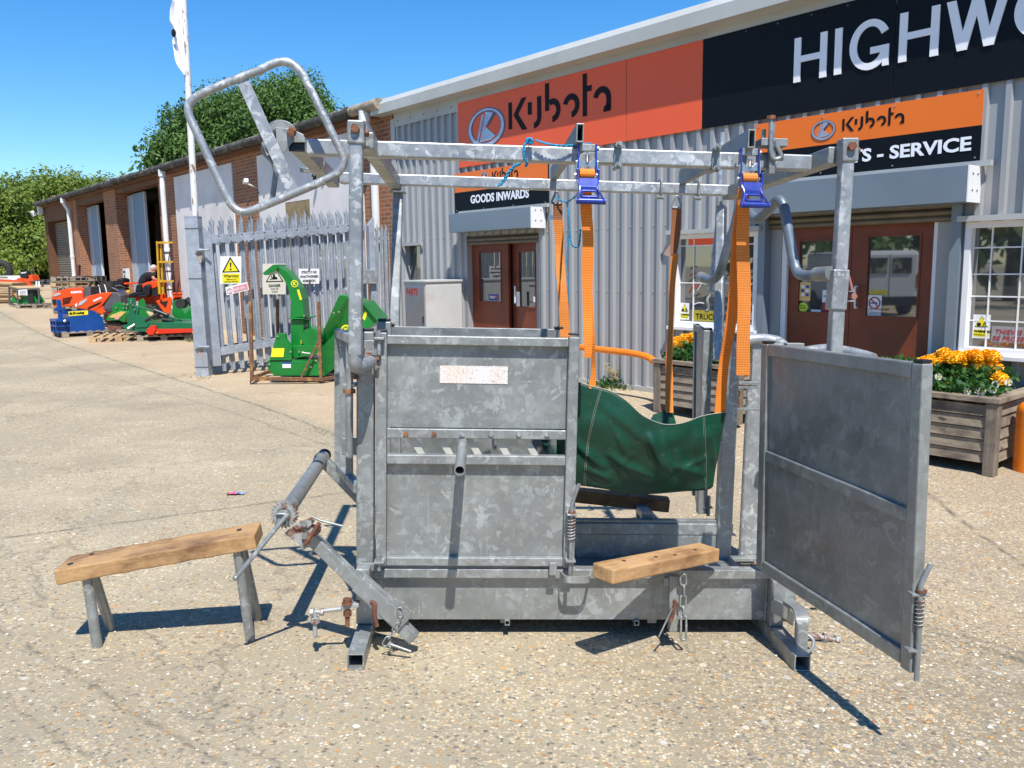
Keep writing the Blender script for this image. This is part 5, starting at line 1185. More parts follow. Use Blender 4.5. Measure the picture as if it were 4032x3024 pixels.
def ringp(x0,x1,a0,a1,n=26,st=None):
    st=st or ST; cx=(x0+x1)/2; rx=(x1-x0)/2; cz_=hz0+HH*.5; rz=HH*.53
    pts=[(cx+rx*math.cos(R_(a0+(a1-a0)*i/n)),cz_+rz*math.sin(R_(a0+(a1-a0)*i/n))) for i in range(n+1)]+[(cx+(rx-st)*math.cos(R_(a1+(a0-a1)*i/n)),cz_+(rz-st*.86)*math.sin(R_(a1+(a0-a1)*i/n))) for i in range(n+1)]
    b.prism([(x,-ns-.001,z) for x,z in pts],(0,-.012,0))
h0,h1=uu_(213,420),uu_(427,360); Hl(h0,h1); i0=uu_(478,350); q4(i0,i0+ST*1.02,0,1)
g0_,g1_=uu_(577,300),uu_(843,280); ringp(g0_,g1_,28,338,34); q4(g1_-ST*.98-.0,g1_-.012,-.0,.44,.0135); q4(g0_+(g1_-g0_)*.52,g1_-ST*.98-.001,.30,.44)
k0_,k1_=uu_(900,250),uu_(1160,210); Hl(k0_,k1_)
w0_,w1v=uu_(1203,180),uu_(1620,60); W_=w1v-w0_
def st_(xa,za,xb,zb_,e=.012): b.prism([(x,-ns-.001,hz0+z*HH) for x,z in((xa,za),(xa+ST*1.08,za),(xb+ST*1.08,zb_),(xb,zb_))],(0,-e,0))
cw_=(W_-ST*1.08)/4
st_(w0_,1,w0_+cw_,0); st_(w0_+cw_*2,1,w0_+cw_,0,.0135); st_(w0_+cw_*2,1,w0_+cw_*3,0); st_(w0_+cw_*4,1,w0_+cw_*3,0,.0135)
o0=w1v+ST*.55; ow=(g1_-g0_)*1.06; ringp(o0,o0+ow,0,359.5,44); ringp(o0+ow+ST*.7,o0+2*ow+ST*.7,0,359.5,44); d0=o0+2*ow+ST*1.6; q4(d0,d0+ST,0,1); ringp(d0-ow*.35,d0+ow*.9,-86,86,24)
b.build("lettering",M_LET,s)
def smallsign(name,label,c0,c1,zsplit,ztop,zbot,words,wx,wz,wsz,em,kb,n=.045,gap=0):
    s=thing(name,label,"sign",F); b=MB(); b.bb(c0,c1,-n,-.036,zsplit,ztop); b.build("orange_panel",M_SORA,s); b=MB(); b.bb(c0,c1,-n,-.036,zbot,zsplit-.001); b.build("black_panel",M_SBLK,s)
    emblem("e",*em,-n-.001,s); b=MB(); K_letters(b,(kb[0],kb[1]),kb[2],-n-.001,.003); b.build("lettering",M_INK,s)
    b=MB(); text_mb(b,words,wsz,lambda x,y,z:(wx+x,-n-.003-z,wz+y),wsz*.03,.0015,'LEFT',kb[3]); b.build("lettering",M_LET,s)
    b=MB()
    for i in range(4): 
        for zz in(zbot+.03,ztop-.03): b.cyl((c0+.04+(c1-c0-.08)*i/3,-n,zz),(c0+.04+(c1-c0-.08)*i/3,-n-.006,zz),.008,n=6)
    b.build("sign_screws",M_ZINC,s); tag(s.children[-1],kind='stuff')
    return s
n=.045
c0,c1=fx(1791,760,n),fx(2155,720,n); zs=fz(1791,760,n); zt_=fz(1791,685,n); zb2=fz(1791,838,n)
g0=fx(1853,790,n); g1=fx(2082,760,n); capm=MB(); text_mb(capm,"GOODS INWARDS",1,lambda x,y,z:(x,y,z)); gw=max(p.x for p in capm.v); gsz=(fz(1853,770,n)-fz(1853,800,n))/hcap
k0,k1=fx(1938,700,n),fx(2040,690,n)
smallsign("goods_inwards_sign","small orange and black sign reading GOODS INWARDS above the left door","x",1,1,1,1,"",0,0,1,((0,0),1,1),(0,0,1,1)) if False else None
smallsign("goods_inwards_sign","small orange and black sign reading GOODS INWARDS above the left door canopy",c0,c1,zs,zt_,zb2,"GOODS INWARDS",g0,fz(1853,801,n),gsz,((fx(1908,698,n),fz(1908,698,n)),.09,.075),(k0,fz(1938,708,n),(k1-k0)/5.13,(g1-g0)/(gw*gsz)))
c0,c1=fx(2974,600,n),fx(3872,400,n); zs=fz(3863,492,n); zt_=fz(3874,350,n); zb2=fz(3858,632,n)
t_=MB(); text_mb(t_,"PARTS - SERVICE",1,lambda x,y,z:(x,y,z)); gw=max(p.x for p in t_.v); t_=MB(); text_mb(t_,"SERVICE",1,lambda x,y,z:(x,y,z)); gs=max(p.x for p in t_.v)
psz=(fz(3800,540,n)-fz(3800,591,n))/hcap; s0,s1=fx(3503,600,n),fx(3822,570,n); sxv=(s1-s0)/(gs*psz)
k0,k1=fx(3317,500,n),fx(3560,480,n)
smallsign("parts_service_sign","orange and black sign reading PARTS - SERVICE above the double door canopy",c0,c1,zs,zt_,zb2,"PARTS - SERVICE",s1-gw*psz*sxv,fz(3503,624,n),psz,((fx(3243,512,n),fz(3243,513,n)),(fx(3290,512,n)-fx(3197,512,n))/2,(fz(3243,476,n)-fz(3243,552,n))/2),(k0,fz(3317,518,n),(k1-k0)/5.13,sxv))
# ================================================================ BRICK WORKSHOPS
brk=thing("brick_workshop","long red brick workshop with tall doorways and cement sheet roof, at the left rear","building",F)
def ba(mb,name,mat,bev=0,parent=None): return mb.build(name,mat,parent or brk,bev)
UW=U0-.03; UL=fx(178,900); zE=fz(1450,500); 
zg=fz(900,640,.1)
ZW=4.18
print("BRICK U",UW,UL,ZW, fz(1500,470),fz(600,700),fz(250,800))
# doorway openings (photo px at wall plane)
dB=(fx(463,900),fx(634,900)); dA=(fx(306,900),fx(417,900)); dC=(fx(189,900),fx(268,900))
ztB=fz(560,735); ztA=fz(380,790); ztC=fz(255,860)
print(dA,dB,dC,ztA,ztB,ztC)
def wallpiece(u0,u1,z0,z1,mat=M_BRICK,y0=0,y1=.6):
    b=MB(); b.bb(u0,u1,y0,y1,z0,z1); return b
H0=-.3
spans=[(dB[1],UW),(dA[1],dB[0]),(dC[1],dA[0])]
for a,c_ in spans: ba(wallpiece(a,c_,H0,ZW),"brick_wall",M_BRICK)
ba(wallpiece(UL,dC[0],H0,ZW),"brown_wall",M_BROWN)
b=MB(); b.bb(dC[0],dC[1],0,.35,ztC,ZW); ba(b,"brown_wall",M_BROWN)
for d_,z_ in((dA,ztA),(dB,ztB)): b=MB(); b.bb(d_[0],d_[1],0.02,.35,z_,ZW); ba(b,"door_lintel",M_BROWN)
# end wall, back volume
b=MB(); b.bb(UL,UL+.3,.35,8,H0,ZW+.5); ba(b,"brick_wall",M_BRICK)
b=MB(); b.bb(UL,UW,7.7,8,H0,ZW+.5); ba(b,"brick_wall",M_BRICK)
b=MB(); b.bb(UL+.35,UW-.2,4.5,4.6,H0,ZW); ba(b,"inner_partition",M_DARKIN)
b=MB(); b.bb(UL+.3,UW,.36,7.7,ZW-.05,ZW); ba(b,"ceiling",M_DARKIN)
# piers
# roof sheet
b=MB(); rows=[]; nU=int((UW-UL+.4)/.146)
for k,(yy,zz) in enumerate(((-.28,ZW+.20),(8.5,ZW+2.1))):
    rows.append([V((UL-.2+i*.073,yy,zz+.022*math.cos(i*math.pi))) for i in range(nU*2)])
b.strip(rows,False); b.strip([[p-V((0,0,.03)) for p in r] for r in rows][::-1],False); b.strip([rows[0],[p-V((0,0,.03)) for p in rows[0]]],False); ba(b,"roof",M_ROOF)
b=MB(); b.bb(UL-.15,UW,-.16,-.002,ZW-.0,ZW+.12); ba(b,"eaves_board",M_BROWN)
# gutter (half round, lumpy joints)
b=MB(); gp_=[V((UL-.2+i*.5,-.26,ZW+.13+.012*math.sin(i*1.7))) for i in range(int((UW-UL+.3)/.5)+1)]; b.tube(gp_,.085,n=12); gt_=ba(b,"gutter",M_GUT)
b=MB()
for i in range(0,int((UW-UL)/.9)): x=UL+.3+i*.9; b.cyl((x,-.26,ZW+.13),(x+.07,-.26,ZW+.13),.105,n=12)
o=b.build("gutter_joint",M_GUT,gt_); tag(o,kind='stuff')
b=MB(); b.cyl((UW-.9,-.262,ZW+.135),(UW-.0,-.262,ZW+.14),.092,n=14); b.build("gutter_end",flat("pale_mossy_gutter",(.32,.27,.2),.85,var=.4,scale=9,dirt=(.08,.07,.05,.8)),gt_)
def downpipe(px,py,r=.055,n=.12,mat=M_WHITE):
    u=fx(px,py,n); b=MB(); b.tube(fillet([(u-.02,-.26,ZW+.06),(u-.02,-.26,ZW-.10),(u,-n,ZW-.35),(u,-n,-.1)],.08),r,n=12); o=ba(b,"downpipe",mat)
    b=MB(); b.cyl((u-.02,-.26,ZW+.08),(u-.02,-.26,ZW-.10),r*1.45,n=12); b.build("pipe_hopper",mat,o); b=MB(); b.cyl((u,-n,ZW*.5),(u,-n,ZW*.5+.09),r*1.2,n=12); b.build("pipe_socket",mat,o); return o
downpipe(1478,800,.07); downpipe(655,950,.07,.28); downpipe(280,950,.07)
b=MB(); u=fx(655,950,.28)
for i in range(3): b.cyl((u,-.28,fz(668,1000+72*i,.28)),(u,-.28,fz(668,1010+72*i,.28)+.12),.0715,n=12,cap=False)
ba(b,"pipe_bands",flat("grey_bands",(.12,.1,.1),.6))
# white rendered panels
for i,(p0,p1,t0,b0,mt) in enumerate(((690,919,None,None,M_CREAM),(1020,1122,0,0,M_CREAM),(1123,1218,0,0,M_STAIN),(1219,1430,0,0,M_CREAM))):
    b=MB(); zt_=ZW-.13 if mt is M_CREAM else fz(1170,850,.02)
    b.bb(fx(p0,800,.03),fx(p1,800,.03),-.03,-.002,-.1,zt_ if mt is M_CREAM else 2.95); ba(b,"render_panel" if mt is M_CREAM else "plywood_panel",mt)
b=MB(); b.bb(fx(1123,800,.03)+.002,fx(1218,800,.03)-.002,-.03,-.002,2.96,ZW-.13); ba(b,"render_panel",M_CREAM)
# office window seen through the palisade
a0,a1=fx(1255,1000,.05),fx(1372,1000,.05); wz0,wz1=fz(1310,1140,.05),fz(1310,945,.05)
b=MB(); b.bb(a0,a1,-.06,-.031,wz0,wz1); wf=ba(b,"office_window",M_UPVC); n_=3
for i in range(n_):
    for zz0,zz1 in((.06,.62),(.68,.94)):
        b=MB(); b.bb(a0+(a1-a0)*(i+.08)/n_,a0+(a1-a0)*(i+.92)/n_,-.064,-.0605,wz0+(wz1-wz0)*zz0,wz0+(wz1-wz0)*zz1); b.build("glass_pane",M_GLASS,wf)
# sliding folding doors
def folding(pa,pb,pc,zt,n=5):
    b=MB(); y=.36; uu=fx(pa,900,-y); um=fx(pb,900,-y); ue=fx(pc,900,-y); st=(um-uu)/n
    for i in range(n): b.bb(uu+i*st,uu+i*st+st*.75,y,y+.30,.0,zt-.06)
    o=ba(b,"folding_door",flat("shaded_folding_door",(.42,.47,.52),.5) if n==5 else bpy.data.materials["shaded_folding_door"])
    b=MB(); b.bb(um,ue,y+.0,y+.05,0,zt-.04); o=b.build("door_leaf",M_SKYB,o)
    b=MB(); b.bb(ue,ue+.05,y-.01,y+.06,0,zt-.04); b.build("leading_edge",M_WHITE,o)
folding(331,364,388,ztA,5); folding(494,533,575,ztB,6)
b=MB(); y=1.6
for i in range(3): b.bb(dB[0]+1.6+i*.62,dB[0]+1.6+i*.62+.52,2.0,2.02,1.5,ztB-.25)
ba(b,"amber_panels",flat("amber_panel",(.30,.16,.03),.6))
# roller shutter in brown wall
b=MB(); zz=0.6; y=.30
z=0
while z<ztC: b.cyl((dC[0],y,z),(dC[1],y,z),.05,n=8); z+=.09
ba(b,"roller_shutter",flat("shutter_slats",(.20,.175,.14),.6,metal=.2,var=.15,dirt=(.06,.05,.05,.5)))
b=MB(); b.bb(dC[0]-.0,dC[0]+.002,-.0,.35,-.2,ztC); ba(b,"shutter_reveal",M_BROWN)
# letter box, floodlight, cameras
def small(name,label,cat,px,py,mk,n=.17):
    p=fy(px,py,n); f2=Fr(F.M@Matrix.Translation(p)); return mk(f2,name,label,cat)
def mk_box(f2,name,label,cat):
    t=thing(name,label,cat,f2); b=MB(); b.bb(-.17,.17,-.12,.0,-.24,.2); b.build("box_body",M_WHITE,t,.01); b=MB(); b.bb(-.12,.12,-.125,-.121,.08,.12); b.build("slot",M_INK,t); b=MB(); b.tube(smooth([(-.0,-.126,-.15),(.04,-.126,-.08),(-.01,-.126,-.05),(.02,-.126,0)],3),.012,n=5); b.build("emblem",M_INK,t)
small("letter_box","white wall letter box on the brick pier between the doorways","letter box",506,1083,mk_box)
def mk_cam(f2,name,label,cat):
    t=thing(name,label,cat,f2); b=MB(); b.beam((-.16,-.22,.0),(.12,-.30,.02),.09,.085); b.build("housing",M_SWHT,t,.006); b=MB(); b.cyl((-.165,-.22,0),(-.18,-.218,0),.03); b.build("lens",M_INK,t); b=MB(); b.tube([(0,-.24,-.04),(.03,-.02,-.12)],.018); b.build("bracket",M_WHITE,t); b=MB(); b.tube(smooth([(.1,-.25,-.02),(.18,-.1,-.15),(.12,-.02,-.3),(.2,-.02,-.5)],3),.006,n=5); b.build("cable",M_BLK,t)
small("security_camera","white box security camera on the brick strip between white panels","camera",1013,718,mk_cam,.0)
def mk_dome(f2,name,label,cat):
    t=thing(name,label,cat,f2); b=MB(); b.ell((0,-.1,0),(.05,.05,.06)); b.build("dome",M_BLK,t); b=MB(); b.bb(-.02,.02,-.1,.0,.04,.07); b.build("bracket",M_BLK,t); b=MB(); b.cyl((.0,-.13,-.02),(0,-.15,-.03),.02); b.build("lens",M_ZINC,t)
small("dome_camera","small black dome camera on the white panel behind the top rails","camera",1255,697,mk_dome,.03)
def mk_fl(f2,name,label,cat):
    t=thing(name,label,cat,f2); b=MB(); b.box((-.35,-.3,0),(.3,.12,.22),Matrix.Rotation(.5,3,'X')); b.build("lamp_head",M_WHITE,t,.02); b=MB(); b.tube([(-.2,-.3,0),(.1,-.02,.1)],.02); b.build("bracket",M_DGREY,t); b=MB(); b.bb(-.05,.12,-.2,-.02,-.05,.35); b.build("alarm_box",M_WHITE,t,.02)
small("floodlight","white floodlight at the far brown corner of the workshop","floodlight",170,840,mk_fl,.05)
# ================================================================ helpers for yard things
def pp(b,fr,pts,y,th):
    P=[fr.hit(px,py,1,y) for px,py in pts]; b.prism(P,(0,th,0)); return b
def ppart(name,fr,pts,y,th,mat,parent,bev=0):
    b=MB(); pp(b,fr,pts,y,th); return b.build(name,mat,parent,bev)
def ptube(name,fr,pts,y,r,mat,parent,n=8,k=3):
    b=MB(); P=[fr.hit(q[0],q[1],1,q[2] if len(q)>2 else y) for q in pts]
    b.tube(smooth(P,k) if k else P,r,n=n); return b.build(name,mat,parent)
def ptext(body,fr,px,py,y,size,mat,parent,bold=0,shear=0,rot=0,sx=1,align='LEFT'):
    o=fr.hit(px,py,1,y); b=MB(); c_,s_=math.cos(rot),math.sin(rot)
    text_mb(b,body,size,lambda x,yy,z:(o.x+x*c_-yy*s_,y-.002-z,o.z+x*s_+yy*c_),bold,.0008,align,sx,shear); return b.build("lettering",mat,parent)
def gframe(px,py,rz=0): return frame(GP(px,py),rz)
def dframe(px,dep):
    r=ray(px,1100); x=r.x*dep/r.y; return frame(V((x,dep,G(x,dep))))
def gline(pa,pb):
    a,b_=GP(*pa),GP(*pb); d=b_-a; return frame(a,math.atan2(d.y,d.x)),d.length
# ================================================================ palisade gate
pb_=GP(806,1479); gpf=frame(pb_)
gp=thing("gate_post","square galvanised gate post with rust streaks under its two hinges","gate post",gpf)
top=gpf.hit(760,856,1,0); b=MB(); b.beam((0,0,-.05),top,.195,.195,up=(0,1,0)); b.build("post_body",MGB,gp,.008)
b=MB(); b.beam(top,top+V((0,0,.015)),.20,.20,up=(0,1,0)); b.build("post_top",MGB,gp)
for q in(.06,.62,.93):
    c_=V((0,0,0))*(1-q)+top*q; b=MB(); b.tube([c_+V((x,y,.0)) for x,y in((-.102,-.102),(.102,-.102),(.102,.102),(-.102,.102))],.004,n=5,closed=True); b.build("wire_tie",M_STEELD,gp)
MST=rustmat("rust_streak",(.34,.26,.20),(.38,.36,.33),(.25,.13,.07))
for py in(985,1365):
    p=gpf.hit(785,py,1,-.1); b=MB(); b.bb(p.x-.06,p.x+.06,-.118,-.099,p.z-.035,p.z+.03); b.cyl((p.x,-.13,p.z),(p.x+.16,-.13,p.z),.016); b.hex((p.x-.02,-.12,p.z),(p.x-.02,-.145,p.z),.02); h=b.build("hinge",MGB,gp)
    b=MB(); b.prism([(p.x-.05,-.1005,p.z-.03),(p.x+.05,-.1005,p.z-.03),(p.x+.015,-.1005,p.z-.19),(p.x-.015,-.1005,p.z-.19)],(0,-.001,0)); b.build("rust_stain",MST,h)
ge=V((ray(1480,1000)*(14.2/ray(1480,1000).y))); ge.z=0
dg=ge-V((pb_.x+.12,pb_.y,0)); gfr=frame((pb_.x+.14,pb_.y,0),math.atan2(dg.y,dg.x))
def gh(px,py,y=0): return gfr.hit(px,py,1,y)
def pale(b,xb,zb,xt,zt,y,w=.068,d=.02):
    """W-section pale with triple pointed top"""
    P=[(-w/2,0),(-w*.28,-d),(-w*.08,-d*.3),(w*.08,-d*.3),(w*.28,-d),(w/2,0)]
    vs=[];h=[-.09,-.03,-.055,-.055,-.03,-.09]
    for (u,v) in P: vs.append(V((xb+u,y+v,zb)))
    for (u,v) in P: vs.append(V((xt+u,y+v,zt-.13)))
    b.add(vs,[(i,i+1,7+i,6+i) for i in range(5)])
    # tips: centre point and two splayed
    c0=[vs[6+i] for i in range(6)]; 
    b.add([c0[2],c0[3],V((xt+.006,y-d*.3,zt)),V((xt-.006,y-d*.3,zt))],[(0,1,2,3)])
    b.add([c0[1],c0[2],V((xt-.012,y-.0,zt-.02)),V((xt-w*.36,y-.03,zt-.075))],[(0,1,2,3)])
    b.add([c0[0],c0[1],V((xt-w*.40,y-.03,zt-.085)),V((xt-w*.66,y-.012,zt-.055))],[(0,1,2,3)])
    b.add([c0[3],c0[4],V((xt+w*.36,y-.03,zt-.075)),V((xt+.012,y-.0,zt-.02))],[(0,1,2,3)])
    b.add([c0[4],c0[5],V((xt+w*.66,y-.012,zt-.055)),V((xt+w*.40,y-.03,zt-.085))],[(0,1,2,3)])
def gate(label,name,offx,offy,dzz,pxs,front):
    f2=Fr(gfr.M@Matrix.Translation(V((offx,offy,dzz)))); g=thing(name,label,"gate",f2,"palisade gate leaves")
    rA,rB=gh(831,950),gh(1440,898); lA,lB=gh(864,1390),gh(1440,1290)
    xe=rB.x; x0=gh(812,1000).x
    for nm,(A_,B_),t in(("top_rail",(rA,rB),.075),("bottom_rail",(lA,lB),.075)):
        b=MB(); b.beam(A_,B_,.05,t); b.beam(A_+V((0,-.02,t/2+.025)),B_+V((0,-.02,t/2+.025)),.004,.05); b.build(nm,MGB,g,.002)
    s0,s1=gh(811,900),gh(853,1440); b=MB(); b.prism([(s0.x-.06,-.05,s0.z+.04),(s0.x+.06,-.05,s0.z-.10),(s1.x+.06,-.05,s1.z),(s1.x-.06,-.05,s1.z)],(0,.1,0)); b.build("stile",MGB,g,.003)
    q0=gh(1456,858); q1=gh(1462,1300); b=MB(); b.prism([(q0.x-.05,-.05,q0.z-.12),(q0.x+.05,-.05,q0.z+.0),(q0.x+.06,-.05,.1),(q0.x-.04,-.05,.1)],(0,.1,0)); b.build("stile",MGB,g,.003)
    for px,pt,pbx,pby in pxs:
        t=gh(px,pt); bt=gh(pbx,pby); b=MB(); pale(b,bt.x,bt.z,t.x,t.z,.062); b.build("pale",MGB,g)
    b=MB()
    for i in range(14): x=rA.x+.1+(rB.x-rA.x-.1)*i/14; z=rA.z+(rB.z-rA.z)*(x-rA.x)/(rB.x-rA.x); b.hex((x,-.07,z+.06),(x,-.082,z+.06),.012)
    o=b.build("rail_bolts",M_STEELD,g); tag(o,kind='stuff')
    return g
pfx=[835,873,911,951,991,1027,1063,1099,1132,1166,1202,1236,1268,1300,1333,1366,1398,1430]
pft=[850,850,848,845,848,842,838,836,836,830,827,827,825,822,820,818,816,815]
fr_p=[(x,t,x+ (54-(x-835)*.055),1462-(x-835)*.14) for x,t in zip(pfx,pft)]
gate("front galvanised palisade gate leaf, folded open, with warning signs wired to its pales","palisade_gate",0,0,0,fr_p,True)
bk=[(x-17,t+14,x-17+(54-(x-835)*.055),1455-(x-835)*.14) for x,t in zip(pfx,pft)]
gate("rear galvanised palisade gate leaf standing close behind the signed leaf","palisade_gate",.02,.42,-.02,[(a,b_+0,c_,d_) for a,b_,c_,d_ in bk],False)
# fixed fence run between gate and cladding
ffr=frame(F.w((UW-.5,-2.2,0)),FA+math.pi/2 if False else math.atan2(UY.y,UY.x)); 
fe=thing("palisade_fence","short galvanised palisade fence run between the gate leaves and the grey cladding","fence",gfr)
for px in(1482,1500,1516,1533,1548):
    t=gfr.hit(px,882+(px-1482)*.0,1,.6); bt=gfr.hit(px+14,1390,1,.6); b=MB(); pale(b,bt.x,bt.z,t.x,t.z,.6); b.build("pale",MGB,fe)
a,c_=gfr.hit(1470,940,1,.64),gfr.hit(1556,936,1,.64); b=MB(); b.beam(a,c_,.05,.06); b.build("rail",MGB,fe)
a=gfr.hit(1418,1058,1,-.12); c_=gfr.hit(1488,1118,1,-.12); b=MB(); b.prism([(a.x,-.12,c_.z),(a.x,-.12,a.z),(c_.x,-.12,a.z-.03),(c_.x,-.12,c_.z)],(0,.14,0)); o=b.build("lock_box",MGL,fe,.01)
# signs on the gate
YS=-.058
def gsign(name,label,pts,mat):
    P=[gh(x,y,YS) for x,y in pts]; t=thing(name,label,"sign",gfr); b=MB(); b.prism(P,(0,.004,0)); b.build("board",mat,t); return t
def grect(px0,px1,py0,py1): return [(px0,py1),(px1,py1),(px1,py0),(px0,py0)]
def gprism(t,nm,pts,k,mat):
    P=[gh(x,y,YS) for x,y in pts]; b=MB(); b.prism([p-V((0,.0015*k,0)) for p in P],(0,-.001,0)); return b.build(nm,mat,t)
def gtx(t,body,px,py,hpx,mat,bold=0,rot=0,align='CENTER',sx=1,k=3):
    a=gh(px,py,YS); c_=gh(px,py-hpx,YS); s=(c_.z-a.z)/hcap; b=MB(); cr_,sr_=math.cos(rot),math.sin(rot)
    text_mb(b,body,s,lambda x,yy,z:(a.x+x*cr_-yy*sr_,YS-.0015*k-z,a.z+x*sr_+yy*cr_),s*bold,.0005,align,sx); return b.build("lettering",mat,t)
t=gsign("warning_sign","white and yellow Warning beware of moving vehicles sign, nearest the gate post",grect(867,950,1009,1118),M_SWHT)
gprism(t,"warning_triangle",[(874,1073),(945,1071),(906,1011)],1,M_INK); gprism(t,"triangle_field",[(882,1069),(937,1067),(906.5,1021)],2,M_SYEL)
gprism(t,"exclamation_mark",[(904,1034),(911,1034),(909,1055),(906,1055)],3,M_INK); gprism(t,"exclamation_mark",[(904,1058),(911,1058),(911,1064),(904,1064)],3,M_INK)
gprism(t,"yellow_band",grect(875,945,1077,1114),1,M_SYEL); gtx(t,"Warning",910,1092,11.5,M_INK,.02,sx=.98); gtx(t,"Beware of",910,1102.5,6,M_INK,.005); gtx(t,"moving vehicles",910,1111,6,M_INK,.005,sx=.98)
t=gsign("staff_only_sign","tilted faded pink Staff only sign below the yellow warning sign",[(893,1163),(981,1141),(974,1110),(887,1131)],M_SWHT)
gprism(t,"pink_panel",[(920,1152),(977,1138),(972,1116),(916,1130)],1,M_PINK)
gtx(t,"Staff only",922,1145,8.5,M_SWHT,.01,rot=R_(14),align='LEFT',k=2,sx=.95)
c_=gh(904,1145,YS); b=MB(); b.tube([c_+V((.036*math.cos(i*.35),-.003,.036*math.sin(i*.35))) for i in range(18)],.005,n=5,closed=True); b.beam(c_+V((-.025,-.003,.025)),c_+V((.025,-.003,-.025)),.004,.008); b.build("prohibition_ring",M_PINK,t)
t=gsign("danger_sign","cream DANGER fork lift trucks sign, partly behind the green chipper spout",grect(1034,1125,1038,1159),M_CREAMS)
gprism(t,"warning_triangle",[(1046,1111),(1117,1109),(1081,1050)],1,M_INK); gprism(t,"triangle_field",[(1052,1107),(1110,1105.5),(1081,1058)],2,M_CREAMS)
gprism(t,"forklift_symbol",[(1071,1101),(1092,1100),(1092,1092),(1084,1090),(1080,1078),(1074,1078),(1074,1090),(1071,1092)],3,M_INK); gprism(t,"forklift_symbol",[(1061,1102),(1070,1101),(1069,1078),(1067,1078),(1067,1099),(1061,1100)],3,M_INK)
gtx(t,"DANGER",1081,1129,9.5,M_INK,.02,sx=.85); gtx(t,"Fork lift",1081,1140,6.5,M_INK,.005); gtx(t,"trucks",1081,1151,6.5,M_INK,.005)
t=gsign("admission_sign","white STRICTLY NO UNAUTHORISED ADMISSION sign, right of the chipper spout",grect(1176,1257,1058,1117),M_SWHT)
for i,s_ in enumerate(("STRICTLY NO","UNAUTHORISED","ADMISSION")): gtx(t,s_,1217,1075.5+17*i,8.5,M_INK,.025,sx=.82)
for px,py in((1217,1060),(1219,1114)):
    c_=gh(px,py,YS); b=MB(); b.hex(c_+V((0,-.002,0)),c_+V((0,-.012,0)),.016); b.build("fixing_bolt",MRUST,t)
a=gh(1199,1159,.75); c_=gh(1281,1128,.75); t=thing("blue_notice","blue board with white script seen through the gate pales","sign",gfr); b=MB(); b.bb(a.x,c_.x,.75,.76,a.z,c_.z); b.build("board",M_BLUES,t)
b=MB(); text_mb(b,"ourney",.115,lambda x,y,z:(a.x+.02+x,.748-z,a.z+.035+y),.001,.0006,'LEFT',1.15,.4); b.build("lettering",M_SWHT,t)
# ================================================================ flagpole
ff=frame(V((pb_.x-.02,pb_.y+.5,0))); fp=thing("flagpole","flaking white painted flagpole rising behind the gate post","flagpole",ff)
t0,t1=ff.hit(772,900,1,0),ff.hit(713,-160,1,0); b=MB(); b.cyl(t0-(t1-t0)*.30,t1,.052,.045,n=14); b.build("pole",M_POLE,fp)
fl=thing("flag","limp white flag hanging furled against the flagpole","flag",ff)
rows=[]; rg=random.Random(4)
edge=[(-160,700,655),(-60,712,665),(0,718,695),(20,720,680),(80,722,672),(90,724,672),(110,724,685),(150,727,678),(160,728,680),(200,731,692),(235,733,698),(260,735,708),(295,737,733)]
for i,(py,xr,xl) in enumerate(edge):
    row=[]
    for j in range(9):
        u=j/8; p=ff.hit(xr+(xl-xr)*u,py+u*6,1,-.02); row.append(V((p.x,-.06+.06*math.sin(u*9+i*.8)*u,p.z)))
    rows.append(row)
b=MB(); b.strip(rows); o=b.build("cloth",M_FLAG,fl); o.modifiers.new("s","SOLIDIFY").thickness=.004; o.modifiers.new("u","SUBSURF").levels=1
b=MB(); p=ff.hit(684,130,1,-.13); b.ell(p,(.035,.01,.06)); b.build("printed_mark",M_INK,fl)
# ================================================================ chipper on stillage
cf=gframe(1120,1512); ch=thing("wood_chipper","bright green wood chipper with curved discharge spout, in a rusty steel stillage","wood chipper",cf)
ppart("base_box",cf,[(1053,1419),(1251,1421),(1279,1481),(1080,1481),(1053,1451)],.08,.9,M_GREEN,ch,.01)
ppart("hitch_frame",cf,[(1060,1418),(1083,1339),(1090,1313),(1123,1313),(1126,1335),(1148,1367),(1148,1418)],.06,.08,M_GREEN,ch,.004)
ppart("rotor_housing",cf,[(1145,1258),(1196,1258),(1193,1378),(1145,1378)],.35,.45,M_GREEN,ch,.01)
ppart("housing_flange",cf,[(1137,1252),(1210,1252),(1210,1257),(1137,1257)],.3,.55,M_GREEN,ch,.003)
b=MB(); c_=cf.hit(1222,1330,1,.3); b.cyl(c_,c_+V((0,.5,0)),.135,n=28); b.build("rotor_drum",M_GREEN,ch,.008)
ppart("spout",cf,[(1142,1253),(1145,1188),(1134,1134),(1115,1096),(1086,1062),(1092,1045),(1128,1068),(1156,1101),(1177,1134),(1191,1177),(1198,1248)],.38,.36,M_GREEN,ch,.008)
ppart("spout_hood",cf,[(1033,1076),(1042,1084),(1080,1068),(1096,1055),(1092,1041),(1075,1042)],.34,.44,M_GREEN,ch,.004)
b=MB(); A_=[cf.hit(x,y,1,yy) for x,y,yy in((1275,1297,.2),(1335,1161,.1),(1376,1168,.1),(1378,1275,.2),(1308,1400,.4),(1270,1356,.4))]; b.prism(A_,(0,.55,0)); b.build("hopper",M_GREEN,ch,.006)
b=MB(); b.prism([cf.hit(x,y,1,.05) for x,y in((1376,1168),(1424,1196),(1489,1264),(1443,1299),(1378,1275))],(0,.75,0)); hp_=b.build("hopper_flare",M_GREEN,ch,.006)
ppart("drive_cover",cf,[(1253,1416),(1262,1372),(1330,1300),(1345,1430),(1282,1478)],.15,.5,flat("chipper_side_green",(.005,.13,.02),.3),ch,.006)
ppart("flare_lip",cf,[(1424,1193),(1431,1192),(1492,1261),(1489,1268)],.0,.85,M_GREEN,ch)
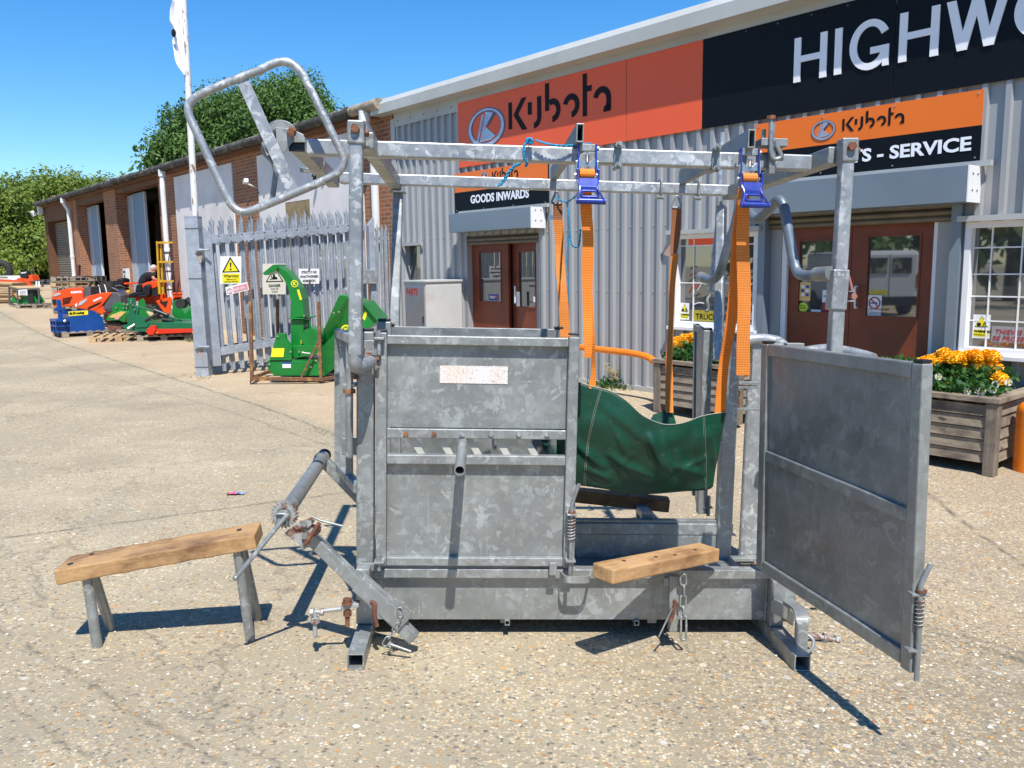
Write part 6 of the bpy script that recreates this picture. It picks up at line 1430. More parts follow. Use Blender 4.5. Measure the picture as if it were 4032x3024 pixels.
ptube("lifting_eye",cf,[(1196,1302),(1196,1286),(1203,1268),(1214,1268),(1220,1285),(1221,1300)],.45,.022,M_GREEN,ch)
ppart("rotor_guard",cf,[(1140,1365),(1182,1360),(1260,1362),(1266,1385),(1230,1400),(1150,1412)],.22,.5,M_GREEN,ch,.006)
for i,(x0,x1,y0,y1,mt) in enumerate(((1066,1120,1371,1406,M_SYEL),(1112,1145,1427,1449,M_SWHT),(1112,1145,1427,1433,M_BLUES),(1184,1196,1338,1354,M_SYEL))):
    yy=.05 if i!=3 else .34; 
    if i in(1,2): yy=.074-.002*i
    ppart("sticker",cf,[(x0,y1),(x1-4 if i==0 else x1,y1),(x1,y0),(x0+6 if i==0 else x0,y0)],yy,.002,mt,ch)
for c_,r,yy in(((1160,1117),15,.375),((1363,1300),22,.09)):
    p=cf.hit(*c_,1,yy); rr=r/292; b=MB(); b.cyl(p+V((0,.002,0)),p,rr,n=24); o=b.build("round_emblem",M_SYEL,ch); b=MB(); b.cyl(p,p+V((0,-.002,0)),rr*.72,n=24); b.build("emblem_centre",M_GREEN,o)
    b=MB(); text_mb(b,"K",rr*1.2,lambda x,y,z:(p.x+x,p.y-.003-z,p.z-rr*.4+y),.003,.0006,'CENTER'); b.build("lettering",M_SYEL,o)
ppart("sticker",cf,[(1169,1142),(1177,1138),(1190,1180),(1181,1182)],.375,.003,M_SYEL,ch)
b=MB(); p=cf.hit(1430,1245,1,.045); text_mb(b,"JON",.09,lambda x,y,z:(p.x+x*.7-y*.7,p.y-z,p.z+x*.7+y*.7),.002,.0006,'CENTER'); ppart("sticker",cf,[(1425,1253),(1437,1262),(1446,1232),(1439,1225)],.047,.002,M_SYEL,ch)
for x,y,yy in((1062,1434,.07),(1095,1324,.05),(1145,1385,.06),(1178,1384,.2),(1244,1420,.07),(1225,1445,.07),(1335,1228,.09),(1315,1232,.09),(1198,1243,.3),(1270,1299,.15)):
    p=cf.hit(x,y,1,yy); b=MB(); b.hex(p,p+V((0,-.012,0)),.013); b.build("bolt",M_ZINC,ch)
ptube("crank_handle",cf,[(1190,1388),(1200,1390),(1222,1392)],.03,.012,M_ZINC,ch)
ptube("release_lever",cf,[(1198,1252),(1220,1251),(1226,1250)],.3,.008,M_BLK,ch)
st=thing("steel_stillage","rusty angle iron stillage around the green chipper","stillage",cf)
def rb(nm,p,q,w=.045,yp=0,yq=None):
    yq=yp if yq is None else yq; b=MB(); b.beam(cf.hit(p[0],p[1],1,yp),cf.hit(q[0],q[1],1,yq),w,w,up=(0,1,0)); b.build(nm,MRUSTF,st,.002)
rb("upright",(986,1187),(992,1500),.042); rb("upright",(1254,1188),(1264,1500),.042); rb("upright",(1092,1178),(1096,1420),.04,.95)
rb("base_rail",(986,1490),(1275,1494),.05); rb("base_rail",(990,1490),(1060,1462),.045,0,.95); rb("base_rail",(1268,1494),(1400,1470),.045,0,.6); rb("brace",(1186,1488),(1253,1345),.028,.0); rb("base_rail",(1040,1465),(1330,1462),.045,.9)
for px in(987,1007,1255,1273): rb("foot",(px,1496),(px,1520),.02)
rb("foot_plate",(987,1520),(1010,1520),.012); rb("foot_plate",(1253,1523),(1276,1523),.012)
# ================================================================ parts cabinet
cn=.78; cu1=fx(1678,1200,cn); cu0=fx(1593,1200,cn); cyb=-.10
cff=Fr(F.M@Matrix.Translation(V((cu0,-cn,0)))); cw=cu1-cu0; cd_=cn-.10; ctz=fz(1678,1112,cn)
cab=thing("storage_cabinet","rust streaked steel cabinet lettered PARTS beside the goods inwards door","cabinet",cff)
b=MB(); b.bb(0,cw,0,cd_,.05,ctz); b.build("cabinet_body",M_WCAB,cab,.004)
b=MB(); b.bb(.04,cw-.035,-.012,-.001,.10,ctz-.06); dd_=b.build("cabinet_door",M_GREYP,cab,.003)
b=MB(); b.bb(-.01,cw+.02,-.02,cd_+.01,ctz+.001,ctz+.03); b.build("cabinet_top",M_WCAB,cab,.003)
b=MB(); text_mb(b,"PARTS",.135,lambda x,y,z:(.085+x,-.0135-z,ctz-.19+y),.004,.0006,'LEFT',.80); b.build("lettering",M_REDL,dd_)
b=MB(); b.bb(cw-.07,cw-.05,-.03,-.012,ctz*.55,ctz*.62); b.build("door_handle",M_STEELD,dd_)
b=MB(); b.bb(cw+.001,cw+.006,.03,cd_-.03,.10,ctz-.05); b.build("side_door",M_WCAB,cab,.002)
# ================================================================ planters
def boards(b,x0,x1,y0,y1,zs,axis): pass
def planter(name,label,o,wx,wy,H,nb):
    t=thing(name,label,"planter",o,"wooden planters by the shop front")
    rg=random.Random(wx*10)
    pt=[(0,0),(wx,0),(0,wy),(wx,wy)]
    for x,y in pt: b=MB(); b.bb(x-.045,x+.045,y-.045,y+.045,.0,H-.045); b.build("corner_post",MW_POST,t,.006)
    bh=(H-.16)/nb
    for i in range(nb):
        z0=.10+i*bh; z1=z0+bh-.008
        b=MB()
        for (p,q,ext) in(((.046,-.02-.0,0),(wx-.046,-.02,0),(0,.03,0)),((.046,wy-.01,0),(wx-.046,wy-.01,0),(0,.03,0))):
            b.prism([(p[0],p[1]-.012,z0),(q[0],q[1]-.012,z0),(q[0],q[1]+.004,z1),(p[0],p[1]+.004,z1)],(0,.022,0))
        b.build("long_board",MW_PLANT,t,.002)
        b=MB()
        for x,s in((-.02,-1),(wx-.005,1)):
            b.prism([(x+.012*s,.046,z0),(x+.012*s,wy-.046,z0),(x-.004*s,wy-.046,z1),(x-.004*s,.046,z1)],(.022,0,0))
        b.build("short_board",wood_y,t,.002)
    for (x0,x1,y0,y1,m) in((-.06,wx+.06,-.06,.05,MW_PLANT),(-.06,wx+.06,wy-.05,wy+.06,MW_PLANT)): b=MB(); b.bb(x0,x1,y0,y1,H-.043,H); b.build("top_rail",m,t,.004)
    for x in(-.06,wx-.05): b=MB(); b.bb(x,x+.11,.051,wy-.051,H-.043,H); b.build("top_rail",wood_y,t,.004)
    b=MB(); b.bb(.05,wx-.05,.05,wy-.05,H-.14,H-.09); b.build("soil",flat("potting_soil",(.03,.02,.015),.95,bump=.6,scale=20),t)
    return t
wood_y=wood("weathered_boards_side",(.34,.29,.22),(.23,.19,.14),(.12,.095,.07),axis=1,sc=.6)
g2=GP(3896,1873); ang=math.atan2(UX.y,UX.x); I=F.I@g2
pl2H=None
fA=Fr(F.M@Matrix.Translation(V((I.x,I.y,g2.z)))); H2=fA.hit(3896,1563,1,0).z; print("H2",H2)
left2=1.25; o2=Fr(F.M@Matrix.Translation(V((I.x-left2,I.y,g2.z)))); planter("planter","square wooden planter of marigolds at the right edge, beside the orange bollard",o2,left2,1.15,H2,5)
g1=GP(2594,1622); I1=F.I@g1; o1=Fr(F.M@Matrix.Translation(V((I1.x,I1.y,g1.z)))); H1=o1.hit(2594,1412,1,0).z; w1_=o1.hit(2905,1480,1,0).x
planter("planter","wooden planter of marigolds under the shop window, seen through the crush behind the sling",o1,w1_,1.0,H1,5)
def petal_head(b,c,r,rg):
    b.ell(c,(r*.80,r*.80,r*.66),12,8)
    for L in range(7):
        el=R_(-25+L*18); n=max(5,int(15*math.cos(el)))
        for k in range(n):
            a=2*math.pi*(k+rg.random()*.5)/n; u=V((math.cos(a)*math.cos(el),math.sin(a)*math.cos(el),math.sin(el)*.82)); s=V((-math.sin(a),math.cos(a),0)); t=u.cross(s).normalized(); w=r*.20
            base=c+u*r*.72; tip=c+u*r*rg.uniform(.93,1.05); q=t*r*rg.uniform(-.10,.10)
            b.add([base-s*w*.5,base+s*w*.5,tip+s*w+q,tip+u*r*.05,tip-s*w-q],[(0,1,2,3,4)])
def leafmass(b,boxes,n,size,rg):
    for _ in range(n):
        x0,x1,y0,y1,z0,z1=rg.choice(boxes); c=V((rg.uniform(x0,x1),rg.uniform(y0,y1),rg.uniform(z0,z1)))
        d=V((rg.gauss(0,1),rg.gauss(0,1),rg.gauss(.3,1))).normalized(); s=d.cross(V((rg.gauss(0,1),rg.gauss(0,1),rg.gauss(0,1)))).normalized(); L=size*rg.uniform(.6,1.3); w=L*.3
        b.add([c,c+d*L*.5+s*w,c+d*L,c+d*L*.5-s*w],[(0,1,2,3)])
def flowers(name,label,o,wx,wy,H,heads,pans,seed):
    t=thing(name,label,"flowers",o); rg=random.Random(seed); b=MB()
    leafmass(b,[(.08,wx-.08,.08,wy-.08,H-.05,H+.10),(.12,wx-.12,.15,wy*.6,H+.05,H+.18),(.02,wx-.0,.0,.3,H-.03,H+.08)],4200,.055,rg); b.build("foliage",M_LEAFP,t)
    for px,py in heads:
        y=rg.uniform(.18,.5)+(1-(py-1385)/150)*.12; p=o.hit(px,py,1,y); b=MB(); petal_head(b,p,rg.uniform(.062,.080),rg); b.build("marigold_head",M_MARI,t)
        b=MB(); b.tube([p-V((0,0,.02)),p+V((rg.uniform(-.03,.03),.03,H+.02-p.z))],.004,n=5); b.build("flower_stem",M_LEAFP,t)
    for px,py in pans[::2]:
        y=rg.uniform(.02,.10); p=o.hit(px,py,1,y); b=MB(); r=.026
        for k in range(5):
            a=k*1.256+rg.random()*.3; u=V((math.cos(a),-.15,math.sin(a))); b.add([p+u*r*.2,p+u*r+V((math.sin(a),0,-math.cos(a)))*r*.6,p+u*r*1.15,p+u*r-V((math.sin(a),0,-math.cos(a)))*r*.6],[(0,1,2,3)])
        o_=b.build("pansy",M_PANS,t); b=MB(); b.ell(p+V((0,-.006,0)),(.007,.004,.007),6,4); b.build("pansy_centre",M_SYEL,o_)
hd=[(990,940),(1060,952),(1085,897),(1145,952),(1112,1000),(1160,915),(1200,970),(1222,915),(1110,1050),(1125,1082),(1290,920),(1300,972),(1370,915),(1377,980),(1382,1020),(1412,1050),(1355,1055),(1130,925),(1035,925),(1265,910),(1330,912),(1180,935),(960,955)]
hd=[(3000+x/1.5078,800+y/1.5078) for x,y in hd]
pn=[(1050,1030),(1062,1062),(1196,1085),(1225,1050),(1258,1108),(1275,1095),(1310,1112),(1340,1112),(1372,1108),(1352,1072),(1388,1075),(1440,1080),(1465,1063),(1245,1112),(1300,1125),(1420,1078),(1035,1075),(1160,1108),(1220,1118),(1330,1128)]
pn=[(3000+x/1.5078,800+y/1.5078) for x,y in pn]
flowers("marigolds","orange marigolds and small white pansies filling the planter by the bollard",o2,left2,1.15,H2,hd,pn,1)
hd=[(2100+x/1.659,1200+y/1.659) for x,y in((950,265),(985,225),(1012,247),(1040,270),(1050,213),(942,240),(1045,305),(1172,325),(1192,347),(1150,300),(1020,222),(975,250),(1180,370))]
pn=[(2100+x/1.659,1200+y/1.659) for x,y in((880,330),(905,345),(935,330),(960,345),(1012,338),(1040,350),(1010,365),(925,365),(1165,372),(1190,382),(895,362),(985,322),(1040,370))]
flowers("marigolds","yellow orange marigolds and white pansies in the planter behind the sling",o1,w1_,1.0,H1,hd,pn,2)
# barrier rail and bollard
bn=.55; pts=[fy(x,y,bn) for x,y in((1900,1325),(2283,1367),(2500,1392),(2560,1408),(2592,1440),(2600,1560))]
t=thing("barrier_rail","orange tubular hoop barrier in front of the grey cladding","barrier",F); b=MB(); b.tube(fillet(pts,.2,6),.040,n=16); b.build("hoop",M_OBAR,t); b=MB(); b.cyl((pts[-1].x,-bn,-.1),(pts[-1].x,-bn,.02),.07,n=14); b.cyl((pts[0].x,-bn,-.1),(pts[0].x,-bn,pts[0].z),.04,n=14); b.build("leg",M_OBAR,t)
bf=gframe(4052,1850); t=thing("bollard","round topped orange steel bollard at the right edge","bollard",bf); hb=bf.hit(4052,1575,1,0).z; r=abs(bf.hit(3998,1800,1,0).x)
b=MB(); b.cyl((0,0,-.05),(0,0,hb-r*.8),r,n=28); b.ell((0,0,hb-r*.8),(r,r,r*.8),28,12); b.build("bollard_body",M_OBAR,t)
# ================================================================ pallets
def pallet_parts(fr,label,mat,group=None,name="pallet"):
    t=thing(name,label,"pallet",fr,group)
    for i in range(7): b=MB(); x=i*(1.1/6); b.bb(x,x+.10,0,1.0,.122,.144); b.build("deck_board",mat,t)
    for y in(0,.45,.9): 
        b=MB(); b.bb(0,1.2,y,y+.10,.100,.121); b.build("stringer",mat,t)
        b=MB(); b.bb(0,1.2,y,y+.10,.0,.020); b.build("bottom_board",mat,t)
        for x in(0,.53,1.06): b=MB(); b.bb(x,x+.14,y,y+.1,.021,.099); b.build("block",mat,t)
    return t
f1,L1_=gline((350,1352),(488,1346)); pallet_parts(f1,"clean light pine pallet lying empty in front of the blue box",MW_PAL)
f3,_=gline((247,1332),(420,1318)); pallet_parts(f3,"grey weathered pallet under the blue transport box",MW_PALG)
f4,_=gline((213,1249),(330,1246)); s0=pallet_parts(f4,"lowest pallet of the tall stack left of the tractor",MW_PAL,"pallets in the tall stack")
for i in range(1,8):
    c_=copy_tree(s0); c_.matrix_world=f4.M@Matrix.Translation(V((random.uniform(-.04,.04),random.uniform(-.04,.04),.146*i)))@Matrix.Rotation(random.uniform(-.03,.03),4,'Z')
    c_['label']=["second lowest","third from the bottom","fourth from the bottom","fourth from the top","third from the top","second highest","topmost"][i-1]+" pallet of the tall stack left of the tractor"
    if i%2:
        for ch in c_.children: ch.data=ch.data.copy(); ch.data.materials[0]=MW_PALG
# ================================================================ blue transport box
bf_=frame(f3.w((.05,0.05,.146)),math.atan2(f3.M[1][0],f3.M[0][0])); bx=thing("transport_box","blue steel tractor transport box with yellow name plate on a grey pallet","transport box",bf_)
side=[(272,1231),(366,1222),(404,1249),(416,1300),(275,1312)]
for y in(0,.72): ppart("side_plate",bf_,side,0,.012,M_BLUEB,bx) if y==0 else None
Ps=[bf_.hit(x,y,1,0) for x,y in side]
b=MB(); b.prism([p+V((0,.75,0)) for p in Ps],(0,.012,0)); b.build("side_plate",M_BLUEB,bx)
b=MB(); b.prism([Ps[4]+V((0,.013,.0)),Ps[3]+V((0,.013,0)),Ps[3]+V((0,.013,.02)),Ps[4]+V((0,.013,.02))],(0,.735,0)); b.build("floor_plate",M_BLUEB,bx)
x0=Ps[0].x; zt=Ps[0].z; b=MB(); b.bb(x0,x0+.02,.013,.748,Ps[4].z,zt-.05); b.build("headboard",M_BLUEB,bx)
for y in(.05,.30,.55): b=MB(); b.bb(x0-.30,x0-.02,y,y+.03,Ps[4].z+.02,zt-.15); b.build("frame_rib",M_BLUEB,bx)
b=MB(); b.bb(x0-.30,x0-.01,.0,.62,zt-.20,zt-.15); b.bb(x0-.3,x0-.01,.0,.6,Ps[4].z+.16,Ps[4].z+.19); b.build("frame_rail",M_BLUEB,bx)
ppart("headstock",bf_,[(222,1180),(240,1180),(247,1225),(250,1290),(232,1290),(228,1220)],.25,.06,M_BLUEB,bx,.004)
ppart("linkage_plate",bf_,[(213,1213),(256,1212),(256,1225),(216,1226)],.24,.1,M_BLUEB,bx)
ppart("name_plate",bf_,[(269,1227),(346,1222),(347,1239),(271,1245)],-.004,.003,M_SYEL,bx)
a=bf_.hit(285,1238,1,-.004); c_=bf_.hit(285,1230,1,-.004); ptext("Fleming",bf_,285,1239,-.005,(c_.z-a.z)/hcap*1.05,M_INK,bx,.004,.25,R_(4),1.12)
ppart("name_plate_mark",bf_,[(273,1231),(283,1230),(284,1239),(274,1240)],-.006,.001,M_INK,bx)
ptube("lower_pin",bf_,[(258,1262),(252,1266)],-.06,.03,M_ZINC,bx)
# ================================================================ tractors and mowers
tf=gframe(270,1275); tr=thing("compact_tractor","orange compact tractor with slatted grille facing left, directly behind the blue box","tractor",tf)
ppart("bonnet",tf,[(205,1160),(219,1147),(263,1136),(300,1132),(321,1132),(328,1139),(329,1208),(208,1208),(203,1180)],0,.62,M_ORA,tr,.03)
ppart("dash_cowl",tf,[(328,1130),(356,1128),(358,1200),(329,1206)],.05,.5,M_DGREY,tr,.02)
ppart("grille",tf,[(205,1180),(222,1178),(222,1199),(207,1200)],-.012,.01,M_BLK,tr)
for i in range(4): ppart("grille_slat",tf,[(246,1175+7*i),(283-3*i,1168+7*i),(284-3*i,1171+7*i),(246,1178.5+7*i)],-.012,.01,M_INK,tr)
ppart("headlight",tf,[(208,1163),(219,1155),(237,1152),(238,1160),(215,1168)],-.014,.03,M_HEADL,tr)
a=tf.hit(281,1154,1,0); c_=tf.hit(281,1148,1,0); ptext("KUBOTA",tf,280,1154.5,-.004,(c_.z-a.z)/hcap*1.15,M_SWHT,tr,.006,0,R_(2),1.05)
ptube("steering_column",tf,[(345,1140),(358,1118),(366,1108)],.3,.03,M_BLK,tr)
b=MB(); c_=tf.hit(362,1104,1,.3); rt=Matrix.Rotation(.6,3,'Y')@Matrix.Rotation(.15,3,'X'); b.tube([c_+rt@V((.20*math.cos(i*.4),.20*math.sin(i*.4),0)) for i in range(16)],.016,n=6,closed=True); b.build("steering_wheel",M_BLK,tr)
def wheel(fr,px,py,y,r,w,par,rim=M_ORA,ax='Y',lug=True):
    c_=fr.hit(px,py,1,y); b=MB(); n=24
    prof=[(r*.62,-w/2),(r*.9,-w/2),(r,-w*.32),(r,w*.32),(r*.9,w/2),(r*.62,w/2)]
    rows=[[V((c_.x+q*math.cos(2*math.pi*i/n),c_.y+d,c_.z+q*math.sin(2*math.pi*i/n))) for i in range(n+1)] for q,d in prof]; b.strip(rows)
    if lug:
        for i in range(n): a=2*math.pi*i/n; b.box((c_.x+r*math.cos(a),c_.y+(w*.2 if i%2 else -w*.2),c_.z+r*math.sin(a)),(r*.16,w*.5,r*.09),Matrix.Rotation(-a,3,'Y'))
    o=b.build("tyre",M_BLKR,par); b=MB(); b.cyl((c_.x,c_.y-w*.3,c_.z),(c_.x,c_.y+w*.3,c_.z),r*.62,n=20); b.cyl((c_.x,c_.y-w*.36,c_.z),(c_.x,c_.y-w*.3,c_.z),r*.2,n=12); b.build("wheel_rim",rim,o); return o
tyf=gframe(400,1240); ty=thing("loose_tyre","big lugged tractor tyre standing with straps over it, behind the tractor's steering wheel","tyre",tyf)
p0,p1=tyf.hit(362,1140,1,0),tyf.hit(440,1132,1,0); b=MB(); cx_=(p0+p1)/2; L=(p1-p0).length; R0=.30
n=28; 
prof=[(-.5,.75),(-.46,.94),(-.3,1),(.3,1),(.46,.94),(.5,.75)]
rows=[[V((cx_.x+L*u_,.3+R0*q*math.cos(2*math.pi*i/n),cx_.z-.1+R0*q*math.sin(2*math.pi*i/n))) for i in range(n+1)] for u_,q in prof]; b.strip(rows)
for k in range(9):
    for i in range(n): 
        if (i+k)%2: b.box((cx_.x-L*.45+L*.9*k/8,.3+R0*math.cos(2*math.pi*i/n),cx_.z-.1+R0*math.sin(2*math.pi*i/n)),(L*.08,.05,.05))
b.build("tyre_tread",M_BLKR,ty)
for px in(388,413): ptube("white_strap",tyf,[(px-2,1120,-.02),(px+3,1135,-.02),(px+8,1156,-.02)],0,.018,M_SWHT,ty)
mf=gframe(380,1290); mw=thing("garden_tractor","orange garden tractor with pointed bonnet and pale headlight, in front of the compact tractor","tractor",mf)
ppart("bonnet",mf,[(294,1195),(304,1184),(351,1164),(400,1153),(436,1150),(438,1158),(402,1202),(376,1226),(352,1222),(330,1218),(296,1212)],0,.6,M_ORA,mw,.025)
ppart("side_cowl",mf,[(436,1150),(460,1152),(474,1165),(476,1200),(450,1228),(412,1222),(404,1210),(438,1160)],.02,.5,M_DGREY,mw,.02)
ppart("fender_sweep",mf,[(376,1224),(404,1205),(410,1224),(434,1232),(430,1242),(392,1236)],-.02,.6,M_ORA,mw,.01)
ppart("headlight",mf,[(307,1204),(314,1188),(346,1175),(340,1184),(322,1200)],-.012,.03,M_HEADL,mw)
ppart("headlight",mf,[(295,1200),(303,1192),(303,1206),(297,1208)],-.012,.03,M_SWHT,mw)
ppart("side_vent",mf,[(344,1212),(374,1197),(400,1187),(390,1198),(346,1218)],-.012,.01,M_INK,mw)
a=mf.hit(369,1187,1,0); c_=mf.hit(369,1181.5,1,0); ptext("KUBOTA",mf,369,1188,-.005,(c_.z-a.z)/hcap*1.1,M_SWHT,mw,.005,0,R_(22),1.0)
wheel(mf,445,1248,.05,.22,.2,mw); ptube("frame_bar",mf,[(440,1132,.2),(455,1140,.2),(470,1146,.2)],.2,.02,M_DGREY,mw)
ptube("steering_wheel",mf,[(452,1128,.25),(470,1124,.3),(492,1132,.3),(485,1140,.2),(462,1136,.2),(452,1128,.25)],.2,.014,M_BLK,mw)
def seat(name,fr,back,base,y,par,mat=M_BLK):
    ppart(name,fr,back,y,.45,mat,par,.04); ppart("seat_cushion",fr,base,y-.02,.5,mat,par,.03)
rf=gframe(520,1270); rm=thing("ride_on_mower","row of orange ride-on mowers with black seats, right of the garden tractor","ride-on mower",rf)
seat("seat_back",rf,[(449,1128),(459,1100),(472,1095),(486,1100),(480,1136),(470,1138)],[(440,1132),(480,1136),(478,1146),(436,1142)],.6,rm)
seat("seat_back",rf,[(530,1150),(535,1122),(552,1115),(560,1122),(556,1152)],[(487,1166),(530,1150),(562,1152),(560,1166),(490,1172)],.1,rm)
seat("seat_back",rf,[(558,1152),(562,1128),(580,1118),(590,1124),(585,1160),(572,1168)],[(545,1164),(578,1158),(576,1170),(545,1172)],-.1,rm)
ppart("bonnet",rf,[(472,1162),(500,1160),(575,1164),(620,1158),(690,1152),(735,1150),(746,1158),(740,1168),(690,1172),(640,1200),(570,1198),(560,1186),(480,1184)],.2,.7,M_ORA,rm,.02)
ppart("side_frame",rf,[(612,1185),(670,1168),(676,1180),(668,1235),(650,1238)],-.1,.06,M_ORA,rm,.01); ppart("frame_opening",rf,[(631,1190),(661,1184),(652,1212)],-.112,.01,M_DARKIN,rm)
ppart("lower_deck",rf,[(565,1200),(640,1196),(655,1240),(560,1240)],.1,.6,M_DARKIN,rm); ppart("mudguard",rf,[(486,1113),(520,1112),(525,1118),(488,1121)],.5,.5,M_ORA,rm,.01)
b=MB(); c_=rf.hit(482,1148,1,.05); b.cyl(c_,c_+V((0,-.05,0)),.05,n=14); b.build("blue_cap",M_BLUES,rm); ppart("yellow_box",rf,[(499,1143),(510,1143),(510,1150),(499,1150)],.05,.05,M_SYEL,rm)
wheel(rf,588,1235,.0,.26,.2,rm,flat("cream_rim",(.6,.5,.25),.5))
for px in(690,712,735): ptube("grab_rail",rf,[(px-14,1154,.15),(px-10,1148,.15),(px+6,1148,.15),(px+10,1152,.15)],.1,.01,M_BLK,rm)
of=dframe(590,22.9); ot=thing("orange_tractor","orange tractor bonnet the man is leaning over, by the open doorway","tractor",of)
ppart("bonnet",of,[(558,1118),(580,1110),(617,1104),(624,1108),(624,1128),(590,1140),(562,1140)],0,.6,M_ORA,ot,.02); ppart("engine_bay",of,[(590,1140),(624,1130),(624,1165),(592,1165)],.02,.5,M_DARKIN,ot)
# green flail mower
ff2=gframe(480,1322); fm=thing("flail_mower","bright green flail mower with yellow hazard label, right of the blue box","flail mower",ff2)
ppart("hood",ff2,[(416,1262),(426,1240),(450,1224),(492,1225),(506,1230),(488,1270),(470,1262)],.0,.9,M_GREEN,fm,.01)
ppart("hood_top",ff2,[(437,1218),(448,1196),(462,1190),(480,1194),(482,1208),(500,1192),(508,1196),(506,1224),(440,1226)],.3,.12,M_GREEN,fm,.01)
ppart("side_plate",ff2,[(540,1235),(545,1185),(560,1176),(567,1184),(575,1230),(600,1262),(548,1262)],.1,.05,M_GREEN,fm,.004)
ppart("hazard_label",ff2,[(428,1250),(470,1252),(497,1228),(475,1226),(440,1240)],-.012,.01,flat("tan_label",(.6,.42,.12),.5),fm); ppart("pink_label",ff2,[(450,1257),(466,1258),(474,1245),(460,1245)],-.016,.003,M_PINK,fm)
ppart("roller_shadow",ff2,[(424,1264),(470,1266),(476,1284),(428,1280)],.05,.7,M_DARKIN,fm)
ppart("flail_rotor",ff2,[(422,1280),(478,1286),(480,1300),(424,1296)],.03,.8,MRUST,fm)
ppart("rear_mower_hood",ff2,[(676,1240),(680,1185),(696,1180),(728,1235),(748,1215),(765,1200),(770,1260),(740,1272),(700,1255)],.5,.6,M_GREEN,fm,.01)
for q in((459,1212),(489,1197),(489,1212),(502,1199),(500,1214),(508,1180)): p=ff2.hit(*q,1,.28); b=MB(); b.hex(p,p+V((0,-.03,0)),.02); b.build("bolt",M_ZINC,fm)
f5,_=gline((440,1320),(560,1330)); pallet_parts(f5,"dark pallet under the green flail mower",MW_PALG)
# dark green topper with red bar
tf2=gframe(620,1345); tp=thing("topper_mower","dark green pasture topper with a red orange front skirt beside the gate post","topper",tf2)
ppart("deck",tf2,[(475,1282),(560,1268),(770,1272),(772,1294),(600,1298),(575,1308),(500,1300)],.02,1.3,M_GREEN2,tp,.01)
ppart("skirt",tf2,[(576,1300),(600,1296),(772,1294),(772,1308),(600,1316),(578,1314)],-.03,.05,M_REDB,tp,.004)
ppart("end_casting",tf2,[(575,1305),(580,1292),(590,1290),(592,1282),(612,1282),(613,1300),(600,1320),(582,1318)],-.08,.12,M_REDB,tp,.008)
ppart("headstock",tf2,[(500,1174),(528,1174),(530,1200),(545,1215),(535,1290),(505,1288),(498,1255),(512,1215)],.1,.08,M_GREEN2,tp,.004)
ppart("bracket",tf2,[(534,1242),(555,1240),(586,1270),(580,1288),(536,1290)],.0,.06,M_GREEN2,tp,.004)
b=MB(); b.beam(tf2.hit(530,1205,1,.2),tf2.hit(602,1225,1,.3),.10,.05); b.build("stay_bar",M_GREEN2,tp,.004); b=MB(); b.beam(tf2.hit(665,1248,1,.5),tf2.hit(745,1275,1,.6),.12,.05); b.build("stay_bar",M_GREEN2,tp,.004)
b=MB(); b.cyl(tf2.hit(608,1222,1,.2),tf2.hit(660,1242,1,.2),.05,n=14); b.cyl(tf2.hit(572,1262,1,.0),tf2.hit(622,1236,1,.1),.035,n=12); b.cyl(tf2.hit(640,1258,1,.2),tf2.hit(680,1265,1,.2),.05,n=12); b.build("drive_shaft",M_BLK,tp)
b=MB(); b.cyl(tf2.hit(503,1294,1,-.1),tf2.hit(530,1278,1,.0),.025,n=10); b.build("lower_pin",M_ZINC,tp)
ppart("gearbox_cover",tf2,[(612,1270),(706,1271),(708,1288),(615,1286)],.1,.4,M_DGREY,tp,.01)
for x in(616,762): ppart("side_reflector",tf2,[(x-6,1308),(x+6,1307),(x+6,1311),(x-6,1312)],-.036,.004,flat("amber",(.8,.35,.02),.4),tp)
for q in((518,1183),(518,1192),(524,1202),(531,1218),(554,1282)): p=tf2.hit(*q,1,.08); b=MB(); b.hex(p,p+V((0,-.03,0)),.018); b.build("bolt",M_ZINC,tp)
b=MB(); c_=tf2.hit(722,1195,1,.5); b.cyl(c_,c_+V((0,-.2,0)),.11,n=16); c2=tf2.hit(735,1175,1,.4); b.cyl(c2,tf2.hit(756,1200,1,.4),.06,n=12); b.build("pto_guard",M_BLKR,tp)
f6,_=gline((540,1345),(760,1342)); pallet_parts(f6,"dark low pallet under the pasture topper",MW_PALG)
# yellow rack
yf=dframe(632,22.6); yr=thing("yellow_rack","yellow steel upright rack with rungs in front of the white downpipe","rack",yf)
for x0,x1 in((614,622),(628,634)): ppart("upright",yf,[(x0,950),(x0+5,950),(x0+17,1158),(x0+9,1158)],.0 if x0<620 else .1,.06,M_YEL,yr)
for i,y in enumerate((956,1032,1108)): b=MB(); b.beam(yf.hit(622,y,1,.05),yf.hit(680+i*2,y+(-1),1,.05),.05,.05); b.build("rung",M_YEL,yr)
for p,q in(((676,958),(662,1030)),((684,1034),(672,1106)),((640,960),(650,1030)),((645,1036),(655,1106))): b=MB(); b.beam(yf.hit(*p,1,.1),yf.hit(*q,1,.1),.02,.02); b.build("stay",M_STEELD,yr)
# steel beam leaning
lf=dframe(300,30.5); t=thing("steel_beam","brown steel beam leaning upright by the far brick pier","beam",lf); ppart("beam_web",lf,[(301,1045),(310,1043),(307,1140),(296,1140)],0,.15,flat("brown_primer",(.13,.05,.03),.6),t)
